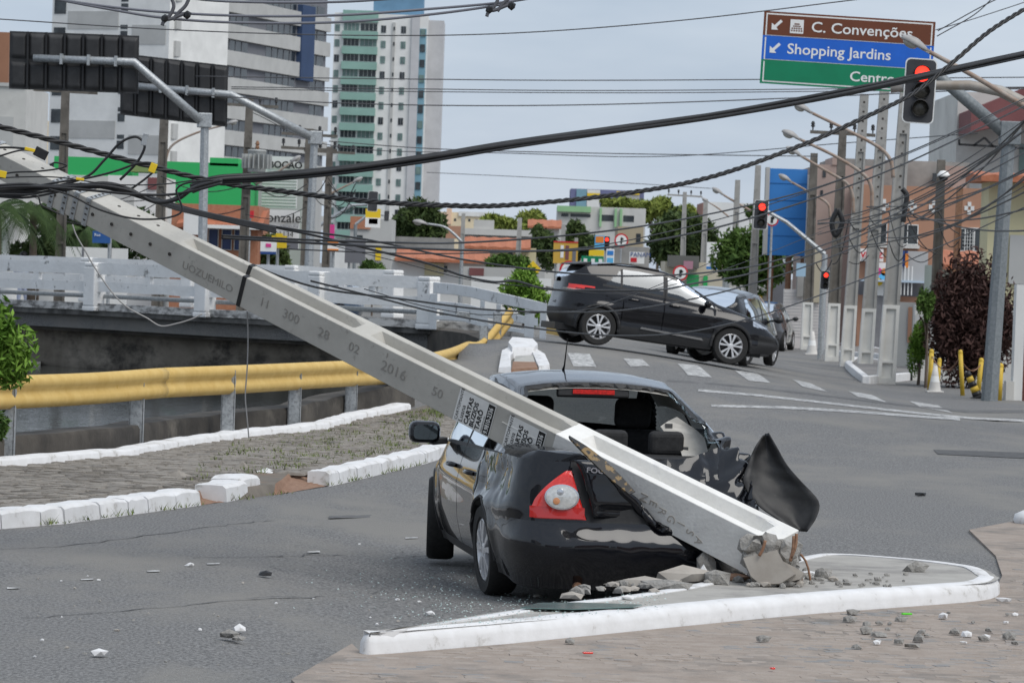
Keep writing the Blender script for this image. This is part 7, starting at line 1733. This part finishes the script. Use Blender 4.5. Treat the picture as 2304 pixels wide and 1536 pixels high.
# ================================================================== vegetation
def leafm(n_, a, c, sc=1.2): return mat(n_, a, c, .75, sc, 3, spec=.25)
LF = {'dark': leafm('dark_leaves', (.026, .048, .016), (.08, .115, .034)), 'mid': leafm('green_leaves', (.035, .075, .016), (.10, .17, .035)), 'bright': leafm('bright_leaves', (.08, .17, .02), (.19, .32, .05), 3), 'lime': leafm('lime_leaves', (.13, .17, .03), (.26, .30, .07), .6), 'purple': leafm('purple_leaves', (.026, .013, .012), (.095, .05, .042), 4), 'palm': leafm('palm_leaves', (.02, .04, .012), (.06, .10, .03))}
M_BARK = mat('bark', (.10, .075, .055), (.16, .125, .10), .9, 9, 5, bump=.4)
def leaves(clumps, n_, size, seed, squash=.6, shape=0):
    rg = np.random.RandomState(seed); C = np.array([c[:3] for c in clumps]); Rr = np.array([c[3:6] for c in clumps]); vol = Rr.prod(1) ** (2 / 3); idx = rg.choice(len(clumps), n_, p=vol / vol.sum())
    u = rg.normal(size=(n_, 3)); u /= np.linalg.norm(u, axis=1)[:, None]; rad = rg.uniform(.35, 1.0, n_) ** .6; P = C[idx] + u * Rr[idx] * rad[:, None]
    a = rg.normal(size=(n_, 3)) + np.array([0, 0, -.3]); a /= np.linalg.norm(a, axis=1)[:, None]; b_ = np.cross(a, rg.normal(size=(n_, 3))); b_ /= np.linalg.norm(b_, axis=1)[:, None]
    s = size * rg.uniform(.6, 1.25, n_)[:, None]; V = np.stack([P - a * s, P + b_ * s * squash * .5, P + a * s, P - b_ * s * squash * .5], 1).reshape(-1, 3)
    mb = MB(); mb.v = V.tolist(); mb.f = [(4 * i, 4 * i + 1, 4 * i + 2, 4 * i + 3) for i in range(n_)]; return mb
def tree(name, label, rect, d, mt, n_=2500, leaf=.16, clumps=9, depth=None, trunk=True, seed=0, base=None, cat='tree', group=None, fat=1.0):
    x0, x1, y0, y1 = rect; A = at(x0, y1, d); B_ = at(x1, y0, d); w_ = B_.x - A.x; h_ = B_.z - A.z; cx, cz = (A.x + B_.x) / 2, (A.z + B_.z) / 2; rg = random.Random(seed); gz = H(cx, d); e = tag(empty(name, (cx, d, gz)), label, cat, group); dp = depth or w_ * .7; cl = []
    for k in range(clumps):
        a = rg.uniform(0, 2 * PI); q = rg.uniform(.2, .78); r_ = rg.uniform(.26, .42); q /= fat; cl.append((cx + math.cos(a) * q * w_ * .5, d + rg.uniform(-.3, .3) * dp, cz + math.sin(a) * q * h_ * .5, r_ * w_ * .62 * fat, r_ * dp, r_ * h_ * .75 * fat))
    cl.append((cx, d, cz, w_ * .36, dp * .36, h_ * .38))
    leaves(cl, n_, leaf, seed).build('crown', LF[mt], e)
    if trunk:
        mb = MB(); b0 = Vector((cx + rg.uniform(-.1, .1) * w_, d, gz - .1)); top = Vector((cx, d, cz)); r0 = max(.04, w_ * .035)
        mb.tube(cr([b0, b0.lerp(top, .5) + Vector((.04 * w_, 0, 0)), top], 4), [r0 * (1 - .6 * k / 8) for k in range(9)], 8)
        t_ = mb.build('trunk', M_BARK, e, smooth=True)
        for c in cl[:5]: MB().tube([b0.lerp(top, .55), Vector(c[:3]).lerp(top, .3), Vector(c[:3])], [r0 * .5, r0 * .35, r0 * .12], 6).build('limb', M_BARK, e, smooth=True)
    return e
tree('round_tree', 'dark round tree at the foot of the tower', (864, 1008, 464, 566), 235, 'dark', 5200, .28, 12, seed=1, fat=1.25)
tree('tree', 'lime-green treetops beyond the water tank house', (1080, 1180, 484, 525), 430, 'lime', 2200, .5, 10, seed=2); tree('tree', 'lime-green treetops before the mint green building', (1160, 1246, 474, 525), 440, 'lime', 2200, .5, 10, seed=3)
tree('tree', 'loose dark tree behind the mustard billboard', (1180, 1262, 508, 600), 225, 'dark', 1800, .24, 10, seed=4); tree('tree', 'dark tree between mint building and shop signs', (1255, 1345, 505, 580), 230, 'dark', 2200, .26, 9, seed=5)
tree('tree', 'olive treetop over the mint green building', (1335, 1440, 447, 480), 480, 'lime', 1800, .5, 8, seed=6); tree('tree', 'olive treetop right of the mint green building', (1425, 1530, 445, 500), 470, 'lime', 2200, .5, 9, seed=7); tree('tree', 'pale treetop left of the white warehouse', (1500, 1585, 466, 510), 460, 'lime', 1800, .5, 8, seed=8)
tree('tree', 'big dark tree behind the SUV', (1444, 1620, 470, 614), 230, 'dark', 7500, .27, 16, seed=9, fat=1.25)
tree('tree', 'bright green street tree before the blue billboard', (1600, 1782, 514, 650), 146, 'mid', 7500, .17, 16, seed=10, fat=1.25)
tree('tree', 'small bright tree tips over the warehouse roof edge', (1675, 1712, 458, 490), 240, 'mid', 500, .2, 5, seed=11)
tree('shrub', 'low green shrubs before the yellow house', (1090, 1190, 570, 622), 170, 'mid', 2200, .16, 9, seed=12, cat='shrub')
tree('shrub', 'bushy bright green shrub at the end of the wing railing', (1122, 1244, 602, 720), 90, 'bright', 4200, .085, 12, seed=13, cat='shrub')
tree('shrub', 'green shrub under the dark billboard', (795, 870, 590, 635), 140, 'mid', 1500, .12, 7, seed=14, cat='shrub')
tree('shrub', 'dark leafy shrub behind the surname sign', (555, 668, 505, 640), 138, 'dark', 3500, .13, 10, seed=15, cat='shrub')
tree('purple_shrub', 'tall dark purple shrub over the garden wall', (2060, 2304, 596, 852), 87, 'purple', 17000, .085, 24, seed=16, cat='shrub', depth=1.6, fat=1.4)
tree('shrub', 'green sprig growing through the left of the purple shrub', (2064, 2108, 640, 720), 86, 'mid', 900, .07, 6, seed=17, cat='shrub')
tree('hedge_bush', 'rounded bright green clipped bush beside the yellow post', (2038, 2098, 730, 834), 88, 'bright', 4200, .05, 8, seed=18, cat='bush', depth=.6, fat=1.45)
tree('hedge', 'deep green hedge behind the bridge and the palms', (60, 380, 462, 600), 126, 'palm', 9000, .15, 26, seed=19, cat='hedge', trunk=False, depth=3)
tree('shrub', 'red-flowered dark shrub beside the domed kiosk', (15, 140, 540, 612), 113, 'dark', 2600, .11, 9, seed=20, cat='shrub')
# palms
def palm(label, px, py, d, ln, n_, seed, tr=True):
    c = at(px, py, d); gz = H(c.x, c.y); e = tag(empty('palm_tree', (c.x, c.y, gz)), label, 'palm'); rg = random.Random(seed)
    if tr: MB().tube([Vector((c.x, c.y, gz - .1)), c.lerp(Vector((c.x, c.y, gz)), .5) + Vector((.04, 0, 0)), c], [.13, .11, .09], 8).build('trunk', M_BARK, e, smooth=True)
    for k in range(n_):
        a = 2 * PI * k / n_ + rg.uniform(-.2, .2); el = rg.uniform(.1, .9); dirv = Vector((math.cos(a), math.sin(a) * .8, 0)); P = [c + dirv * (ln * t) + Vector((0, 0, ln * (el * t - 1.15 * t * t))) for t in np.linspace(0, 1, 9)]; mb = MB().tube(P, [.018 * (1 - .8 * i / 8) for i in range(9)], 5)
        D = cr(P, 4)
        for i in range(2, len(D) - 1):
            t_ = (D[i + 1] - D[i]).normalized(); sd_ = t_.cross(Vector((0, 0, 1))).normalized(); f = i / len(D); l2 = ln * .32 * math.sin(PI * min(1, f * .9 + .12))
            for s in (-1, 1):
                tip = D[i] + sd_ * s * l2 * .75 + t_ * l2 * .55 - Vector((0, 0, l2 * .45)); mb.add([D[i] - t_ * .02, D[i] + t_ * .02, tip], [(0, 1, 2)])
        mb.build('frond', LF['palm'], e)
palm('palm at the left frame edge', -5, 470, 110, 1.7, 16, 1); palm('palm with drooping fronds behind the fallen pole head', 75, 470, 112, 1.5, 16, 2); palm('palm close to the street board', 190, 520, 118, 1.3, 14, 3)
# bush hanging over the guard rail at the left frame edge
tree('shrub', 'fresh green bush overhanging the yellow rail at the frame edge', (-190, 94, 670, 915), 38.5, 'bright', 6500, .055, 20, seed=30, cat='shrub', depth=.5, trunk=True)
tree('shrub', 'low green sprigs under the rail end at the frame edge', (-50, 30, 925, 1005), 38.5, 'mid', 420, .05, 6, seed=31, cat='shrub', depth=.3)
# weeds along the kerbs
wd = MB(); rgp = random.Random(8)
def tuft(p, h_, k):
    for _ in range(k):
        a = rgp.uniform(0, 2 * PI); b0 = p + Vector((rgp.uniform(-.05, .05), rgp.uniform(-.05, .05), 0)); tp_ = b0 + Vector((math.cos(a) * h_ * .7, math.sin(a) * h_ * .7, h_ * rgp.uniform(.5, 1))); s_ = Vector((-math.sin(a), math.cos(a), 0)) * .006
        wd.add([b0 - s_, b0 + s_, tp_], [(0, 1, 2)])
for x in list(np.arange(90, 455, 9)) + list(np.arange(505, 640, 7)) + list(np.arange(740, 960, 4)):
    if rgp.random() < .6: p = byx(KB, KW, x); tuft(Vector((p.x + rgp.uniform(0, .05), p.y - rgp.uniform(.0, .06), H(p.x, p.y) + .01)), rgp.uniform(.03, .09), 5)
for _ in range(520):
    px = 960 - 600 * rgp.random() ** 1.6; a = byx(KB, KW, px); c = pl(WW, (px + 140) / 1325); p = a.lerp(c, rgp.uniform(.2, .95)); tuft(Vector((p.x, p.y, H(p.x, p.y) + .11)), rgp.uniform(.03, .07), 6)
tag(wd.build('weeds', leafm('weeds', (.08, .12, .03), (.17, .20, .06), 5), origin=None), 'short green weeds growing along the broken kerb', 'weeds', kind='stuff')
# ================================================================== debris of the crash
rgd = random.Random(21)
def chunk(label, px, py, r_, mt=None, z=.145, sq=None, seed=None, name='concrete_chunk', group=None, cat='rubble', j=.32):
    p = Z0(px, py, z); s_ = sq or (rgd.uniform(.8, 1.5), rgd.uniform(.7, 1.2), rgd.uniform(.5, .9)); p.z = z + r_ * s_[2] * .45
    o = MB().blob(p, r_, j, 1, s_, seed if seed is not None else rgd.randrange(9999), flat=.5).build(name, mt or M_ROUGHC); tag(o, label, cat, group); return o
M_SLABC = mat('slab_face', (.33, .30, .265), (.40, .37, .33), .9, 6, 6, bump=.2)
# the torn foot slab standing against the pole
sl = tag(empty('pole_stump', Z0(1740, 1312, .145)), 'large cracked concrete slab torn from the ground at the pole foot', 'rubble')
def shard(pts, d, th, nm, mt):
    P = [at(x, y, d) for x, y in pts]; o = MB().prism(P, (0.02, th, -.05)).build(nm, mt, sl); fixn(o); return o
shard([(1672, 1254), (1710, 1246), (1748, 1236), (1762, 1262), (1790, 1290), (1755, 1312), (1712, 1314), (1690, 1296)], 27.62, .22, 'slab', M_SLABC)
shard([(1762, 1262), (1790, 1276), (1810, 1288), (1800, 1302), (1770, 1310), (1756, 1300)], 27.70, .3, 'slab', M_SLABC)
for k, (px, py, r_) in enumerate(((1700, 1236, .10), (1722, 1222, .09), (1690, 1250, .08), (1745, 1236, .07), (1775, 1240, .08))): MB().blob(at(px, py, 27.85), r_, .4, 2, (1, 1, 1), 300 + k).build('ragged_core', M_ROUGHC, sl)
for P in ([(1722, 1215), (1716, 1235), (1708, 1250)], [(1786, 1205), (1784, 1235), (1778, 1262)], [(1792, 1200), (1790, 1228), (1780, 1255)]): MB().tube(cr([at(*q, 27.6) for q in P], 4), .011, 6).build('reinforcement_bar', M_RUST, sl, smooth=True)
# named larger pieces
chunk('flat concrete slab piece lying under the bumper', 1450, 1316, .13, M_SLABC, sq=(1.9, .9, .35)); chunk('broad concrete slab piece beside the bumper foot', 1535, 1308, .14, M_SLABC, sq=(1.6, .8, .5)); chunk('upright pointed concrete piece below the bumper', 1588, 1298, .10, None, sq=(.8, .6, 1.3)); chunk('white painted concrete block among the rubble', 1582, 1303, .06, M_WHITE, sq=(1, .8, 1.1)); chunk('square grey concrete lump in front of the rubble', 1608, 1312, .085, None, sq=(1.2, .9, .9)); chunk('long grey concrete sliver at the rubble front', 1500, 1322, .10, None, sq=(2.0, .8, .4))
chunk('orange-brown earth clod beside the slab', 1655, 1304, .09, M_RED_D, sq=(2.0, 1, .35)); chunk('white chip of paint-covered concrete right of the slab', 1822, 1292, .05, M_WHITE, sq=(1.4, .8, .4)); chunk('grey lump right of the standing slab', 1850, 1298, .06); chunk('solitary dark grey clod on the island', 2060, 1284, .065, None, sq=(1.4, 1, .7)); chunk('white chip in front of the island rubble', 1412, 1347, .032, M_WHITE); chunk('concrete piece on the back kerb of the island', 1285, 1346, .06, M_SLABC, sq=(1.3, .8, .5))
for k in range(70):
    t = rgd.random(); px = 1330 + 560 * t + rgd.gauss(0, 25); py = 1330 - 36 * min(1, t * 1.6) + rgd.uniform(-8, 14)
    if 1668 < px < 1800 and py < 1305: py = 1318
    chunk('small grey concrete rubble strewn around the pole foot', px, py, rgd.choice((.02, .026, .034, .045)), M_ROUGHC if rgd.random() < .75 else M_SLABC, group='rubble around the pole foot')
for k in range(40):
    px = rgd.uniform(1750, 2040); py = 1290 + rgd.uniform(0, 32); chunk('grey concrete crumb scattered right of the pole foot', px, py, rgd.choice((.014, .02, .026)), M_ROUGHC, group='crumbs right of the pole foot')
for k in range(34):
    px = rgd.uniform(1900, 2290); py = rgd.uniform(1378, 1460); p_ = chunk('grey stone scattered on the cobbles beside the island', px, py, rgd.choice((.016, .022, .03, .038)), M_ROUGHC if rgd.random() < .8 else M_WHITE, z=.03, group='stones on the foreground cobbles')
for px, py, r_, lb in ((1282, 1446, .034, 'single pebble by the front kerb'), (2258, 1353, .045, 'white chip at the rounded island end'), (2120, 1390, .04, 'pale chip on the cobbles beyond the green scrap'), (1716, 1442, .035, 'dark flake on the foreground cobbles')): chunk(lb, px, py, r_, M_WHITE if 'chip' in lb else M_ROUGHC, z=.03)
# pieces on the carriageway
for px, py, r_, lb, mt in ((515, 1434, .055, 'grey concrete lump on the left lane', None), (538, 1417, .04, 'white concrete chip beside the lump on the lane', M_WHITE), (535, 1440, .035, 'second grey piece beside the lump on the lane', None), (222, 1473, .045, 'white chip alone at the near left of the lane', M_WHITE), (598, 1294, .05, 'black plastic scrap on the lane', M_BLK), (970, 1382, .03, 'white chip behind the rear wheel', M_WHITE), (428, 1272, .03, 'white chip near the paint dashes', M_WHITE), (1210, 1342, .03, 'grey chip beneath the exhaust', None), (2070, 1114, .05, 'thin dark scrap beyond the island', M_BLK)):
    chunk(lb, px, py, r_, mt, z=H(*Z0(px, py, 0).xy) + .01, sq=(1.3, 1, .6))
for k in range(60):
    px = rgd.uniform(60, 1100); py = rgd.uniform(1290, 1500); p = Z0(px, py, 0)
    if p.x > -1.2 and p.y < 24.5: continue
    chunk('tiny grit crumb scattered on the left lane', px, py, rgd.choice((.008, .011, .015)), rgd.choice((M_ROUGHC, M_SLABC, M_WHITE)), z=H(p.x, p.y) + .008, group='grit on the left lane')
gb = MB()
for k in range(1500):
    px = rgd.gauss(1000, 130) if k % 2 else rgd.uniform(950, 1500); py = rgd.gauss(1330, 35) if k % 2 else 1372 + rgd.uniform(-26, 26) - (px - 1200) * .06
    p = G(px, py) ; z = H(p.x, p.y) + .012
    q = Z0(px, py, .15)
    if inpoly(q.x, q.y, LP): p = q; z = .15
    a = rgd.uniform(0, 6); s_ = rgd.uniform(.004, .010); gb.add([(p.x + s_ * math.cos(a), p.y + s_ * math.sin(a), z), (p.x - s_ * math.sin(a), p.y + s_ * math.cos(a), z + s_ * .7), (p.x - s_ * math.cos(a), p.y - s_ * math.sin(a), z)], [(0, 1, 2)])
tag(gb.build('glass_crumbs', mat('green_glass_crumb', (.30, .42, .40), (.55, .65, .63), .2, 60, 2), origin=None), 'fine green glass crumbs strewn behind the sedan', 'glass', kind='stuff')
# sheet of rear-window glass on the island
gp = [(1170, 1368), (1212, 1357), (1300, 1356), (1445, 1361), (1425, 1366), (1290, 1371)]
tag(MB().prism([Z0(x, y, .158) for x, y in gp], (0, 0, .006)).build('glass_sheet', mat('green_sheet_glass', (.10, .17, .165), (.16, .24, .23), .12, 3, 3, spec=.6)), 'broken sheet of greenish car glass lying on the island', 'glass')
for px, py, w_, lb, mt in ((2040, 1384, .07, 'fluorescent green scrap by the front kerb', mat('fluorescent_green', (.10, .62, .02), None, .5)), (1322, 1472, .06, 'red plastic lens splinter on the cobbles', M_TAILR), (1738, 1507, .025, 'tiny red splinter near the frame foot', M_TAILR)):
    tag(MB().box(Z0(px, py, .03) + Vector((0, 0, .012)), (w_, .03, .012), .3).build('plastic_scrap', mt, bevel=.003), lb, 'scrap')
# a pedestrian on the far footway, glimpsed between the rails
def person(label, px, py, d, shirt, seed=0):
    c = at(px, py, d); e = tag(empty('person', Vector((c.x, c.y, H(c.x, c.y)))), label, 'person'); z0 = H(c.x, c.y)
    J = {'pel': (0, 0, .95), 'che': (0, 0, 1.32), 'nek': (0, 0, 1.48), 'hed': (0, 0, 1.64), 'sl': (-.19, 0, 1.42), 'el': (-.24, .02, 1.14), 'hl': (-.22, -.10, .90), 'sr': (.19, 0, 1.42), 'er': (.25, .0, 1.15), 'hr': (.24, -.12, .93), 'kl': (-.10, -.03, .50), 'fl': (-.10, .05, .06), 'tl': (-.10, -.12, .03), 'kr': (.10, .02, .50), 'fr': (.11, .08, .06), 'tr': (.11, -.09, .03)}
    E = [('pel', 'che'), ('che', 'nek'), ('nek', 'hed'), ('che', 'sl'), ('sl', 'el'), ('el', 'hl'), ('che', 'sr'), ('sr', 'er'), ('er', 'hr'), ('pel', 'kl'), ('kl', 'fl'), ('fl', 'tl'), ('pel', 'kr'), ('kr', 'fr'), ('fr', 'tr')]
    Rd = dict(pel=.15, che=.16, nek=.06, hed=.11, sl=.07, el=.05, hl=.04, sr=.07, er=.05, hr=.04, kl=.075, fl=.05, tl=.04, kr=.075, fr=.05, tr=.04); K = list(J)
    me = bpy.data.meshes.new('body'); me.from_pydata([J[k] for k in K], [(K.index(a), K.index(b_)) for a, b_ in E], []); o = bpy.data.objects.new('body', me); COL.objects.link(o); o.parent = e
    sk = o.modifiers.new('s', 'SKIN')
    for i, k in enumerate(K): me.skin_vertices[0].data[i].radius = (Rd[k], Rd[k] * .8); me.skin_vertices[0].data[i].use_root = (k == 'pel')
    o.modifiers.new('ss', 'SUBSURF').levels = 2
    me.materials.append(shirt)
    MB().lathe([(.165, 0), (.17, .1), (.175, .25), (.19, .42), (.17, .52), (.07, .56)], 18, Vector((c.x, c.y, z0 + .92))).build('shirt', shirt, e, smooth=True)
    MB().blob(Vector((c.x, c.y + .02, z0 + 1.68)), .118, .04, 2, (1, 1, .9), 3).build('hair', M_BLK, e, smooth=True)
person('person in a pale blue shirt walking behind the bridge railing', 52, 607, 112, mat('pale_blue_shirt', (.50, .55, .70), None, .9))
